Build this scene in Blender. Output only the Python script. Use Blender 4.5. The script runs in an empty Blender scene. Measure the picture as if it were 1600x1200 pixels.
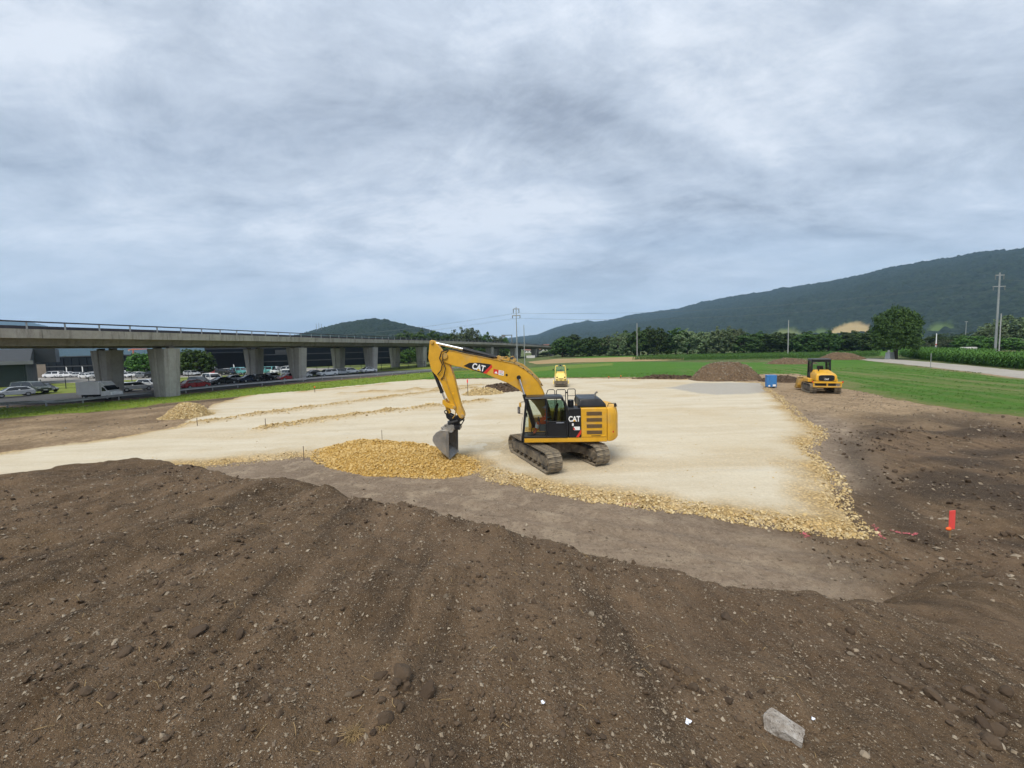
import bpy, bmesh, math, random
import numpy as np
from mathutils import Vector, Matrix, Euler
random.seed(7)
rng = np.random.default_rng(7)
S = bpy.context.scene
COL = S.collection
PI = math.pi

# ------------------------------------------------------------------ camera
FPX, PITCH, ROLL, PY0, CAMH = 601.0, math.radians(4.0), math.radians(1.5), 586.0, 5.5
cam_d = bpy.data.cameras.new('camera')
cam = bpy.data.objects.new('camera', cam_d)
COL.objects.link(cam)
cam_d.sensor_width = 36.0
cam_d.lens = FPX / 1600 * 36
cam_d.shift_y = -(600 - PY0) / 1600
cam_d.clip_start = 0.05
cam_d.clip_end = 30000
_U = Vector((0, math.sin(PITCH), math.cos(PITCH)))
_F = Vector((0, math.cos(PITCH), -math.sin(PITCH)))
_X = Vector((1, 0, 0))
_r = _X * math.cos(ROLL) - _U * math.sin(ROLL)
_u = _X * math.sin(ROLL) + _U * math.cos(ROLL)
_m = Matrix((_r, _u, -_F)).transposed().to_4x4()
_m.translation = Vector((0, 0, CAMH))
cam.matrix_world = _m
S.camera = cam

# ------------------------------------------------------------------ render / exposure
S.view_settings.view_transform = 'Standard'
S.view_settings.look = 'None'
S.view_settings.gamma = 1.0
S.view_settings.exposure = 1.15
S.view_settings.use_curve_mapping = False
S.cycles.use_denoising = True
try:
    S.cycles.denoiser = 'OPENIMAGEDENOISE'
    S.cycles.denoising_input_passes = 'RGB_ALBEDO_NORMAL'
except Exception:
    pass
S.cycles.max_bounces = 6
S.cycles.volume_bounces = 1
S.cycles.diffuse_bounces = 3
S.cycles.sample_clamp_indirect = 4.0
S.cycles.use_adaptive_sampling = True
S.cycles.adaptive_threshold = 0.02

# ------------------------------------------------------------------ sun and sky (soft overcast)
SUN_EL, SUN_AZ = math.radians(58), math.radians(205)      # azimuth clockwise from +Y: behind the camera, a little left
sd_ = bpy.data.lights.new('sun', 'SUN')
sd_.energy = 1.5
sd_.angle = math.radians(32)
sd_.color = (1.0, 0.945, 0.85)
sun = bpy.data.objects.new('sun', sd_)
COL.objects.link(sun)
_d = Vector((math.sin(SUN_AZ) * math.cos(SUN_EL), math.cos(SUN_AZ) * math.cos(SUN_EL), math.sin(SUN_EL)))
sun.rotation_euler = _d.to_track_quat('Z', 'Y').to_euler()
sun.location = _d * 300

W = bpy.data.worlds.new('World')
S.world = W
W.use_nodes = True
wt = W.node_tree
wt.nodes.clear()
def wn(t, **k):
    n = wt.nodes.new(t)
    for a, b in k.items():
        setattr(n, a, b)
    return n
def wl(a, b): wt.links.new(a, b)
def wmath(op, a, b=None, c=None):
    n = wn('ShaderNodeMath', operation=op)
    for i, v in enumerate((a, b, c)):
        if v is None: continue
        if isinstance(v, (int, float)): n.inputs[i].default_value = v
        else: wl(v, n.inputs[i])
    return n.outputs[0]
sky = wn('ShaderNodeTexSky', sky_type='NISHITA')
sky.sun_disc = False
sky.sun_elevation = SUN_EL
sky.sun_rotation = SUN_AZ
sky.air_density = 1.0
sky.dust_density = 1.5
tc = wn('ShaderNodeTexCoord')
sx = wn('ShaderNodeSeparateXYZ')
wl(tc.outputs['Generated'], sx.inputs[0])
zz = wmath('ADD', wmath('MAXIMUM', sx.outputs[2], 0.0), 0.26)
cp = wn('ShaderNodeCombineXYZ')
wl(wmath('DIVIDE', sx.outputs[0], zz), cp.inputs[0])
wl(wmath('DIVIDE', sx.outputs[1], zz), cp.inputs[1])
def wnoise(scale, detail, rough, rot, stretch, dist=0.0, off=(0, 0, 0)):
    mp = wn('ShaderNodeMapping')
    mp.inputs['Rotation'].default_value = (0, 0, rot)
    mp.inputs['Scale'].default_value = stretch
    mp.inputs['Location'].default_value = off
    wl(cp.outputs[0], mp.inputs[0])
    n = wn('ShaderNodeTexNoise')
    n.inputs['Scale'].default_value = scale
    n.inputs['Detail'].default_value = detail
    n.inputs['Roughness'].default_value = rough
    n.inputs['Distortion'].default_value = dist
    wl(mp.outputs[0], n.inputs['Vector'])
    return n.outputs['Fac']
big = wnoise(0.95, 5, 0.52, 0.6, (0.75, 1.0, 1), 0.9, (3.1, 1.7, 0))
wis = wnoise(1.9, 11, 0.67, 0.8, (0.70, 1.05, 1), 0.55, (0.4, 5.2, 0))
fin = wnoise(6.5, 10, 0.70, 0.8, (0.7, 1.1, 1), 0.4, (7.7, 2.2, 0))
val = wmath('ADD', wmath('ADD', wmath('MULTIPLY', big, 0.50), wmath('MULTIPLY', wis, 0.42)), wmath('MULTIPLY', fin, 0.23))
rp = wn('ShaderNodeValToRGB')
el = rp.color_ramp.elements
el[0].position = 0.455; el[0].color = (0.262, 0.298, 0.358, 1)
el[1].position = 0.675; el[1].color = (0.61, 0.65, 0.71, 1)
e = el.new(0.53); e.color = (0.372, 0.420, 0.492, 1)
e = el.new(0.595); e.color = (0.465, 0.515, 0.59, 1)
wl(val, rp.inputs[0])
# thin gaps low over the horizon let the blue sky through
gap = wnoise(0.30, 4, 0.5, 0.1, (0.35, 1.6, 1), 0.3, (1.2, 0.3, 0))
gr = wn('ShaderNodeMapRange')
gr.inputs['From Min'].default_value = 0.46; gr.inputs['From Max'].default_value = 0.66
gr.inputs['To Min'].default_value = 0.06; gr.inputs['To Max'].default_value = 0.40
wl(gap, gr.inputs[0])
# overcast sky grows brighter towards the zenith
zen = wn('ShaderNodeMapRange')
zen.inputs['From Min'].default_value = 0.55; zen.inputs['From Max'].default_value = 1.0
zen.inputs['To Min'].default_value = 10.0; zen.inputs['To Max'].default_value = 15.0
wl(sx.outputs[2], zen.inputs[0])
sc_ = wn('ShaderNodeVectorMath', operation='SCALE')
hzm = wn('ShaderNodeMapRange'); hzm.interpolation_type = 'SMOOTHSTEP'
hzm.inputs['From Min'].default_value = 0.0; hzm.inputs['From Max'].default_value = 0.32; hzm.inputs['To Min'].default_value = 0.60; hzm.inputs['To Max'].default_value = 0.0
wl(sx.outputs[2], hzm.inputs[0])
hmx = wn('ShaderNodeMix', data_type='RGBA'); wl(hzm.outputs[0], hmx.inputs['Factor']); wl(rp.outputs[0], hmx.inputs[6]); hmx.inputs[7].default_value = (0.485, 0.56, 0.67, 1)   # distant cloud pales towards the horizon
wl(hmx.outputs[2], sc_.inputs[0]); wl(zen.outputs[0], sc_.inputs['Scale'])
mx = wn('ShaderNodeMix', data_type='RGBA')
wl(gr.outputs[0], mx.inputs['Factor'])
wl(sc_.outputs[0], mx.inputs[6]); wl(sky.outputs[0], mx.inputs[7])
bg = wn('ShaderNodeBackground')
bg.inputs['Strength'].default_value = 0.064
wl(mx.outputs[2], bg.inputs['Color'])
wo = wn('ShaderNodeOutputWorld')
wl(bg.outputs[0], wo.inputs['Surface'])

# ------------------------------------------------------------------ layout helpers: where a line of sight meets the real ground
def ray(px, py):
    a = (px - 800) / FPX; b = (PY0 - py) / FPX
    x = a * math.cos(ROLL) + b * math.sin(ROLL); y = -a * math.sin(ROLL) + b * math.cos(ROLL)
    return (x, math.cos(PITCH) + y * math.sin(PITCH), -math.sin(PITCH) + y * math.cos(PITCH))
def G(px, py, z=0.0):
    d = ray(px, py); t = (z - CAMH) / d[2]
    return (d[0] * t, d[1] * t)
def D(px, py, dep):
    d = ray(px, py); t = dep / d[1]
    return (d[0] * t, dep, CAMH + d[2] * t)

# ------------------------------------------------------------------ numpy noise
def _hash(ix, iy, seed):
    h = (ix.astype(np.int64) * 374761393 + iy.astype(np.int64) * 668265263 + seed * 1442695041) & 0xFFFFFFFF
    h = ((h ^ (h >> 13)) * 1274126177) & 0xFFFFFFFF
    h = ((h ^ (h >> 16)) * 2246822519) & 0xFFFFFFFF
    return ((h ^ (h >> 15)) & 0xFFFFFF) / float(0xFFFFFF)
def vnoise(x, y, seed=0):
    ix = np.floor(x); iy = np.floor(y)
    fx = x - ix; fy = y - iy
    fx = fx * fx * fx * (fx * (fx * 6 - 15) + 10); fy = fy * fy * fy * (fy * (fy * 6 - 15) + 10)
    a = _hash(ix, iy, seed); b = _hash(ix + 1, iy, seed); c = _hash(ix, iy + 1, seed); d = _hash(ix + 1, iy + 1, seed)
    return (a * (1 - fx) + b * fx) * (1 - fy) + (c * (1 - fx) + d * fx) * fy
def fbm(x, y, octv=4, seed=0, gain=0.5):
    s = 0; a = 1; t = 0
    for i in range(octv):
        s = s + a * (vnoise(x, y, seed + i * 17) - 0.5); t += a
        c, n = math.cos(0.6), math.sin(0.6)
        x, y = (x * c - y * n) * 2.03 + 5.3, (x * n + y * c) * 2.03 + 1.9
        a *= gain
    return 2 * s / t
def worley(x, y, seed=0):
    ix = np.floor(x); iy = np.floor(y); best = np.full(x.shape, 9.0); bid = np.zeros(x.shape)
    for dx in (-1, 0, 1):
        for dy in (-1, 0, 1):
            cx = ix + dx; cy = iy + dy
            jx = cx + 0.15 + 0.7 * _hash(cx, cy, seed); jy = cy + 0.15 + 0.7 * _hash(cx, cy, seed + 5)
            d = (x - jx) ** 2 + (y - jy) ** 2
            m = d < best
            best = np.where(m, d, best); bid = np.where(m, _hash(cx, cy, seed + 9), bid)
    return np.sqrt(best), bid
def sstep(a, b, x):
    t = np.clip((x - a) / (b - a), 0, 1)
    return t * t * (3 - 2 * t)
def poly_sd(x, y, P):
    """signed distance to a polygon, positive inside"""
    P = np.array(P, float); Q = np.roll(P, -1, axis=0)
    d2 = np.full(x.shape, 1e18); ins = np.zeros(x.shape, bool)
    for (ax, ay), (bx, by) in zip(P, Q):
        ex, ey = bx - ax, by - ay
        t = np.clip(((x - ax) * ex + (y - ay) * ey) / (ex * ex + ey * ey + 1e-12), 0, 1)
        d2 = np.minimum(d2, (x - ax - t * ex) ** 2 + (y - ay - t * ey) ** 2)
        c = (ay > y) != (by > y)
        with np.errstate(divide='ignore', invalid='ignore'):
            xi = (bx - ax) * (y - ay) / (by - ay + 1e-18) + ax
        ins ^= c & (x < xi)
    return np.where(ins, 1, -1) * np.sqrt(d2)
def line_d(x, y, L):
    d2 = np.full(np.shape(x), 1e18)
    for (ax, ay), (bx, by) in zip(L[:-1], L[1:]):
        ex, ey = bx - ax, by - ay
        t = np.clip(((x - ax) * ex + (y - ay) * ey) / (ex * ex + ey * ey + 1e-12), 0, 1)
        d2 = np.minimum(d2, (x - ax - t * ex) ** 2 + (y - ay - t * ey) ** 2)
    return np.sqrt(d2)

# ------------------------------------------------------------------ materials
MATS = {}
class NT:
    def __init__(s, name):
        s.m = bpy.data.materials.new(name); s.m.use_nodes = True; s.t = s.m.node_tree
        s.b = s.t.nodes['Principled BSDF']; s.tc = None
    def n(s, t, **k):
        n = s.t.nodes.new(t)
        for a, b in k.items(): setattr(n, a, b)
        return n
    def l(s, a, b): s.t.links.new(a, b)
    def co(s, kind='Object'):
        if s.tc is None: s.tc = s.n('ShaderNodeTexCoord')
        return s.tc.outputs[kind]
    def pos(s):
        return s.n('ShaderNodeNewGeometry').outputs['Position']
    def noise(s, vec, scale, detail=4, rough=0.55, dist=0.0, out='Fac', stretch=None):
        if stretch:
            mp = s.n('ShaderNodeMapping'); mp.inputs['Scale'].default_value = stretch
            s.l(vec, mp.inputs[0]); vec = mp.outputs[0]
        n = s.n('ShaderNodeTexNoise'); n.inputs['Scale'].default_value = scale
        n.inputs['Detail'].default_value = detail; n.inputs['Roughness'].default_value = rough
        n.inputs['Distortion'].default_value = dist
        s.l(vec, n.inputs['Vector']); return n.outputs[out]
    def voro(s, vec, scale, out='Distance', feat='F1', rnd=1.0):
        n = s.n('ShaderNodeTexVoronoi', feature=feat); n.inputs['Scale'].default_value = scale
        n.inputs['Randomness'].default_value = rnd
        s.l(vec, n.inputs['Vector']); return n.outputs[out]
    def rng(s, v, a, b, c=0.0, d=1.0, smooth=False):
        n = s.n('ShaderNodeMapRange'); n.clamp = True
        if smooth: n.interpolation_type = 'SMOOTHSTEP'
        for i, x in enumerate((a, b, c, d)): n.inputs[i + 1].default_value = x
        s.l(v, n.inputs[0]); return n.outputs[0]
    def math(s, op, a, b=None):
        n = s.n('ShaderNodeMath', operation=op)
        for i, v in enumerate((a, b)):
            if v is None: continue
            if isinstance(v, (int, float)): n.inputs[i].default_value = v
            else: s.l(v, n.inputs[i])
        return n.outputs[0]
    def mix(s, f, a, b, blend='MIX'):
        n = s.n('ShaderNodeMix', data_type='RGBA', blend_type=blend)
        for i, v in ((0, f), (6, a), (7, b)):
            if isinstance(v, (int, float)): n.inputs[i].default_value = v
            elif isinstance(v, tuple): n.inputs[i].default_value = (*v[:3], 1)
            else: s.l(v, n.inputs[i])
        return n.outputs[2]
    def attr(s, name, out='Fac'):
        n = s.n('ShaderNodeAttribute'); n.attribute_name = name; return n.outputs[out]
    def bump(s, h, strength, dist, prev=None):
        n = s.n('ShaderNodeBump'); n.inputs['Strength'].default_value = strength; n.inputs['Distance'].default_value = dist
        s.l(h, n.inputs['Height'])
        if prev is not None: s.l(prev, n.inputs['Normal'])
        return n.outputs[0]
    def out(s, col, rough=0.8, nor=None, spec=0.3, metal=0.0):
        if isinstance(col, tuple): s.b.inputs['Base Color'].default_value = (*col[:3], 1)
        else: s.l(col, s.b.inputs['Base Color'])
        if isinstance(rough, (int, float)): s.b.inputs['Roughness'].default_value = rough
        else: s.l(rough, s.b.inputs['Roughness'])
        if nor is not None: s.l(nor, s.b.inputs['Normal'])
        s.b.inputs['Specular IOR Level'].default_value = spec
        s.b.inputs['Metallic'].default_value = metal
        return s.m
def pm(name, col, rough=0.6, var=0.15, scale=3.0, metal=0.0, dirt=None, dirtamt=0.0, bump=0.0, spec=0.4):
    """plain procedural paint / metal / rubber with uneven colour and a film of dust"""
    if name in MATS: return MATS[name]
    k = NT(name); v = k.co()
    n1 = k.noise(v, scale, 5, 0.6)
    lo = tuple(c * (1 - var) for c in col); hi = tuple(min(1, c * (1 + var)) for c in col)
    c = k.mix(k.rng(n1, 0.3, 0.7), lo, hi)
    rr = k.rng(n1, 0.3, 0.7, rough * 0.85, min(1, rough * 1.15))
    if dirtamt > 0:
        n2 = k.noise(v, scale * 0.7, 7, 0.68, 0.3)
        f = k.rng(n2, 0.62 - 0.35 * dirtamt, 0.80 - 0.25 * dirtamt, 0.0, min(1.0, 0.35 + dirtamt))
        c = k.mix(f, c, dirt or (0.30, 0.24, 0.16)); rr = k.mix(f, rr, (0.9, 0.9, 0.9))
    nor = None
    if bump > 0: nor = k.bump(k.noise(v, scale * 8, 6, 0.6), 0.6, bump)
    MATS[name] = k.out(c, rr, nor, spec, metal)
    return MATS[name]

# ------------------------------------------------------------------ mesh helpers
def tag(o, label=None, cat=None, group=None, kind=None):
    if label: o['label'] = label
    if cat: o['category'] = cat
    if group: o['group'] = group
    if kind: o['kind'] = kind
    return o
def empty(name, loc=(0, 0, 0), rz=0.0, scale=1.0):
    o = bpy.data.objects.new(name, None); COL.objects.link(o)
    o.empty_display_size = 0.3
    o.location = loc; o.rotation_euler = (0, 0, rz); o.scale = (scale,) * 3
    return o
def link(name, me, parent=None, loc=(0, 0, 0), rot=None, scale=None):
    o = bpy.data.objects.new(name, me); COL.objects.link(o)
    if parent is not None: o.parent = parent
    o.location = loc
    if rot is not None: o.rotation_euler = rot
    if scale is not None: o.scale = scale
    return o
def copy_tree(o, parent=None):
    c = o.copy(); COL.objects.link(c)
    if parent is not None: c.parent = parent
    for ch in list(o.children): copy_tree(ch, c)
    return c
def np_mesh(name, V, Fc, mat, attrs=None, smooth=True):
    """mesh from numpy arrays; Fc is (n,3) or (n,4)"""
    me = bpy.data.meshes.new(name)
    V = np.ascontiguousarray(V, np.float32); Fc = np.ascontiguousarray(Fc, np.int32)
    k = Fc.shape[1]
    me.vertices.add(len(V)); me.vertices.foreach_set('co', V.ravel())
    me.loops.add(Fc.size); me.loops.foreach_set('vertex_index', Fc.ravel())
    me.polygons.add(len(Fc)); me.polygons.foreach_set('loop_start', np.arange(0, Fc.size, k, dtype=np.int32))
    me.update(calc_edges=True)
    me.polygons.foreach_set('use_smooth', np.full(len(Fc), smooth))
    for n, a in (attrs or {}).items():
        at = me.attributes.new(n, 'FLOAT', 'POINT'); at.data.foreach_set('value', np.ascontiguousarray(a, np.float32))
    me.materials.append(mat); me.validate()
    return me
class MB:
    """collects simple solids and links them as one mesh object"""
    def __init__(s, M=None): s.v = []; s.f = []; s.M = M
    def add(s, vs, fs):
        b = len(s.v)
        for p in vs:
            p = Vector(p)
            s.v.append(tuple(s.M @ p) if s.M is not None else tuple(p))
        s.f += [tuple(b + i for i in f) for f in fs]
        return s
    def box(s, c, d, R=None):
        h = [x / 2 for x in d]; vs = []
        for sz in (-1, 1):
            for sx_, sy_ in ((-1, -1), (1, -1), (1, 1), (-1, 1)):
                p = Vector((sx_ * h[0], sy_ * h[1], sz * h[2]))
                if R is not None: p = R @ p
                vs.append(Vector(c) + p)
        return s.add(vs, [(3, 2, 1, 0), (4, 5, 6, 7), (0, 1, 5, 4), (1, 2, 6, 5), (2, 3, 7, 6), (3, 0, 4, 7)])
    def bb(s, x0, x1, y0, y1, z0, z1):
        return s.box(((x0 + x1) / 2, (y0 + y1) / 2, (z0 + z1) / 2), (x1 - x0, y1 - y0, z1 - z0))
    def prism(s, poly, a, b, axis='y'):
        """2D polygon extruded between a and b; axis y: poly is (x,z); axis x: (y,z); axis z: (x,y)"""
        ar = sum(p[0] * q[1] - q[0] * p[1] for p, q in zip(poly, poly[1:] + poly[:1]))
        if ar < 0: poly = poly[::-1]
        n = len(poly)
        f = {'y': lambda p, t: (p[0], t, p[1]), 'x': lambda p, t: (t, p[0], p[1]), 'z': lambda p, t: (p[0], p[1], t)}[axis]
        vs = [f(p, a) for p in poly] + [f(p, b) for p in poly]
        side = [(i, (i + 1) % n, n + (i + 1) % n, n + i) for i in range(n)]
        fs = [tuple(range(n))[::-1], tuple(range(n, 2 * n))] + side
        if (axis == 'y') == (b > a): fs = [q[::-1] for q in fs]
        return s.add(vs, fs)
    def cyl(s, p0, p1, r0, r1=None, n=12, cap=True):
        r1 = r0 if r1 is None else r1
        p0, p1 = Vector(p0), Vector(p1); d = (p1 - p0).normalized()
        a = d.orthogonal().normalized(); b = d.cross(a)
        vs = [p + (a * math.cos(2 * PI * i / n) + b * math.sin(2 * PI * i / n)) * r for p, r in ((p0, r0), (p1, r1)) for i in range(n)]
        fs = [(i, (i + 1) % n, n + (i + 1) % n, n + i) for i in range(n)]
        if cap: fs += [tuple(range(n))[::-1], tuple(range(n, 2 * n))]
        return s.add(vs, fs)
    def tube(s, pts, r, n=8, cap=True):
        pts = [Vector(p) for p in pts]; rs = r if isinstance(r, (list, tuple)) else [r] * len(pts)
        vs = []; up = None
        for i, p in enumerate(pts):
            d = (pts[min(i + 1, len(pts) - 1)] - pts[max(i - 1, 0)]).normalized()
            a = d.orthogonal().normalized() if up is None else (up - d * up.dot(d)).normalized()
            up = a; b = d.cross(a)
            vs += [p + (a * math.cos(2 * PI * k / n) + b * math.sin(2 * PI * k / n)) * rs[i] for k in range(n)]
        fs = [(i * n + k, i * n + (k + 1) % n, (i + 1) * n + (k + 1) % n, (i + 1) * n + k) for i in range(len(pts) - 1) for k in range(n)]
        if cap: fs += [tuple(range(n))[::-1], tuple(range((len(pts) - 1) * n, len(pts) * n))]
        return s.add(vs, fs)
    def loft(s, secs, cap=True):
        n = len(secs[0]); vs = [p for q in secs for p in q]
        fs = [(i * n + k, i * n + (k + 1) % n, (i + 1) * n + (k + 1) % n, (i + 1) * n + k) for i in range(len(secs) - 1) for k in range(n)]
        if cap: fs += [tuple(range(n))[::-1], tuple(range((len(secs) - 1) * n, len(secs) * n))]
        return s.add(vs, fs)
    def quad(s, a, b, c, d): return s.add([a, b, c, d], [(0, 1, 2, 3)])
    def ball(s, c, r, n=10, m=6):
        r = r if isinstance(r, (tuple, list)) else (r, r, r); vs = []
        for j in range(m + 1):
            t = PI * j / m
            vs += [(c[0] + r[0] * math.sin(t) * math.cos(2 * PI * i / n), c[1] + r[1] * math.sin(t) * math.sin(2 * PI * i / n), c[2] - r[2] * math.cos(t)) for i in range(n)]
        fs = [(j * n + i, j * n + (i + 1) % n, (j + 1) * n + (i + 1) % n, (j + 1) * n + i) for j in range(m) for i in range(n)]
        return s.add(vs, fs)
    def mesh(s, name, mat, smooth=False):
        me = bpy.data.meshes.new(name); me.from_pydata([tuple(v) for v in s.v], [], s.f)
        bm = bmesh.new(); bm.from_mesh(me)
        bmesh.ops.remove_doubles(bm, verts=bm.verts, dist=1e-5)
        bmesh.ops.recalc_face_normals(bm, faces=bm.faces)
        bm.to_mesh(me); bm.free()
        me.materials.append(mat)
        if smooth:
            me.polygons.foreach_set('use_smooth', [True] * len(me.polygons))
            try: me.set_sharp_from_angle(angle=math.radians(38))
            except Exception: pass
        return me
    def build(s, name, mat, parent=None, bevel=0.0, smooth=False, seg=2, **k):
        me = s.mesh(name, mat, smooth or bevel > 0)
        o = link(name, me, parent, **k)
        if bevel > 0:
            b = o.modifiers.new('bevel', 'BEVEL'); b.width = bevel; b.segments = seg; b.limit_method = 'ANGLE'; b.angle_limit = math.radians(35)
        return o
def text_part(name, body, size, mat, parent, loc, rot, ext=0.004, bold=0.0, sx=1.0, align='CENTER'):
    c = bpy.data.curves.new(name, 'FONT'); c.body = body; c.size = size; c.extrude = ext; c.offset = bold
    c.align_x = align; c.align_y = 'CENTER'
    t = bpy.data.objects.new('tmp', c); COL.objects.link(t)
    dg = bpy.context.evaluated_depsgraph_get(); dg.update()
    me = bpy.data.meshes.new_from_object(t.evaluated_get(dg)); bpy.data.objects.remove(t); bpy.data.curves.remove(c)
    me.materials.clear(); me.materials.append(mat); me.name = name
    o = link(name, me, parent, loc, rot, (sx, 1, 1))
    return o
# ================================================================== TERRAIN
PAD = [(-75, 0), (-45, 10.5), (-26, 16.6), (-18, 18.9), (-12, 20.8), (-8, 20.6), (-3.2, 19.0), (-1.6, 17.1), (-.8, 16.2), (2.3, 14.3), (6.2, 12.4), (9.2, 11.0),
       (10.1, 10.9), (10.6, 11.6), (12.4, 14.4), (14.2, 17.2), (15.6, 20.2), (18.2, 22.4), (19.7, 24.3), (21.2, 28), (25.4, 35.6), (29.5, 44), (34.0, 51.4),
       (29.6, 58.6), (13.4, 66.6), (0, 71), (-20.1, 75.0), (-35.2, 60.0), (-37.0, 52), (-35.0, 44), (-30.5, 36.5), (-27.5, 30.5), (-28.5, 26.5), (-32, 23.2), (-46, 17.5), (-75, 9)]
CREST = [(-400, 860), (-150, 775), (0, 741), (100, 725), (200, 717), (250, 719), (295, 723), (337, 735), (365, 741), (400, 746), (437, 747), (507, 755), (540, 766), (600, 780), (650, 792),
         (725, 812), (762, 820), (800, 827), (847, 836), (910, 855), (985, 872), (1047, 884), (1097, 900), (1160, 915), (1200, 921), (1300, 940), (1375, 955), (1412, 966), (1450, 985),
         (1500, 1012), (1550, 1045), (1600, 1080), (1700, 1160), (1800, 1250)]
def moundT(x, y):
    sp = np.where(x > 6, x, np.log1p(np.exp(np.clip(x * 1.6, -30, 30))) / 1.6)
    return 3.72 - 0.10 * y - 0.25 * sp + 0.030 * np.maximum(0, -x)
_th, _rc = [], []
for cx_, cy_ in CREST:
    d = ray(cx_, cy_); lo, hi = 0.5, 30.0
    for _ in range(60):
        m = (lo + hi) / 2
        zr = CAMH + d[2] * m
        if zr > float(moundT(np.array(d[0] * m), np.array(d[1] * m))): lo = m
        else: hi = m
    _th.append(math.atan2(d[0], d[1])); _rc.append(math.hypot(d[0] * lo, d[1] * lo))
_o = np.argsort(_th); _th = np.array(_th)[_o]; _rc = np.array(_rc)[_o]
def mound(x, y):
    r = np.hypot(x, y) + 1e-6; th = np.arctan2(x, y)
    rc = np.interp(th, _th, _rc)
    rc = rc + 0.05 * fbm(th * 14, r * 0.15, 3, 91)
    k = np.minimum(1, rc / r)
    q = (r - rc) / 0.14
    slope = 0.74 - 0.48 * sstep(math.radians(37.0), math.radians(53.0), th + 0.03 * fbm(r * .8, th * 6, 3, 93))
    drop = slope * 0.14 * np.where(q > 25, q, np.log1p(np.exp(np.clip(q, -30, 25))))
    return moundT(x * k, y * k) - drop, r - rc
def gzone(x, y):
    sp = poly_sd(x, y, PAD)
    bank = sstep(1.1, 2.9, -sp + 0.5 * fbm(x * .5, y * .5, 3, 5)) * sstep(6, 12, x) * (1 - sstep(34, 46, y))
    b = -0.22 + 0.17 * sstep(22, 34, y) + 0.20 * bank
    b = np.where(np.abs(x) > 60, np.maximum(b, -0.05), b)
    m, past = mound(x, y)
    return sp, bank, b, m, past
def gh(x, y, detail=True):
    x = np.asarray(x, float); y = np.asarray(y, float)
    sp, bank, b, m, past = gzone(x, y)
    onm = 1 / (1 + np.exp(-np.clip((m - b) / 0.10, -30, 30)))
    z = b + (m - b) * onm
    z = np.where(m - b > 3, m, z)
    near = (1 - sstep(30, 60, np.hypot(x * 0.8, y)))
    rough = np.clip(0.30 + 0.9 * onm + 0.9 * bank, 0, 1.2) * near
    left = sstep(-22, -27, x) * sstep(18, 24, y) * (1 - sstep(44, 52, y)) * sstep(0.0, 1.0, -sp)
    z = z + (0.07 * fbm(x * .28, y * .28, 3, 31) + 0.05 * np.abs(fbm(x * .8 + y * .5, y * .8 - x * .5, 3, 33)) + 0.07 * fbm(x * 1.6, y * .22, 3, 35)) * rough * onm + 0.07 * fbm(x * .9, y * .9, 4, 3) * rough + 0.20 * bank * fbm(x * .55, y * .55, 4, 8) * near
    z = z + left * 0.25 * (fbm(x * .45, y * .45, 4, 77) + 0.2)
    # wheel and track marks in the compacted strip in front of the pad
    L1 = [G(480, 730, -.3), G(700, 770, -.3), G(900, 805, -.3), G(1150, 850, -.3), G(1400, 880, -.3)]
    for q, o in ((L1, 0.0), ([(p[0] + .9, p[1] - 1.6) for p in L1], 0.3)):
        dd = line_d(x, y, q)
        z = z - 0.04 * np.exp(-(dd / 0.22) ** 2) * (1 - onm) + 0.03 * np.exp(-((dd - .42) / 0.16) ** 2) * (1 - onm)
    if detail:
        z = z + near * (0.035 * fbm(x * 3.1, y * 3.1, 3, 12) * (0.4 + rough) + 0.045 * rough * np.maximum(0, fbm(x * 6.5, y * 6.5, 3, 21)) - 0.03 * rough * np.maximum(0, fbm(x * 2.2, y * 2.2, 3, 22) - .1))
    return z
def gz(x, y): return float(gh(np.array([x]), np.array([y]), True)[0])
def axis(parts):
    """coordinates from (start, end, first step, growth) runs, joined"""
    out = []
    for a, b, d, g in parts:
        s = 1 if b > a else -1; c = [a]; st = d
        while (b - c[-1]) * s > st * 0.6: c.append(c[-1] + s * st); st *= g
        c[-1] = b; out += c
    return np.array(sorted(set(np.round(out, 5))))
def grid_mesh(name, xs, ys, zf, mat, keep=None, attrs=None):
    X, Y = np.meshgrid(xs, ys); sh = X.shape
    res = zf(X.ravel(), Y.ravel())
    z, at = res if isinstance(res, tuple) else (res, {})
    n = sh[1]; idx = np.arange(X.size).reshape(sh)
    Q = np.stack([idx[:-1, :-1], idx[:-1, 1:], idx[1:, 1:], idx[1:, :-1]], -1).reshape(-1, 4)
    V = np.stack([X.ravel(), Y.ravel(), z], 1)
    if 'keep' in at:
        kp = at.pop('keep'); Q = Q[kp[Q].any(1)]
        used = np.zeros(len(V), bool); used[Q] = True; mp = np.cumsum(used) - 1
        V = V[used]; Q = mp[Q]; at = {k: v[used] for k, v in at.items()}
    return np_mesh(name, V, Q, mat, at)

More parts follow.
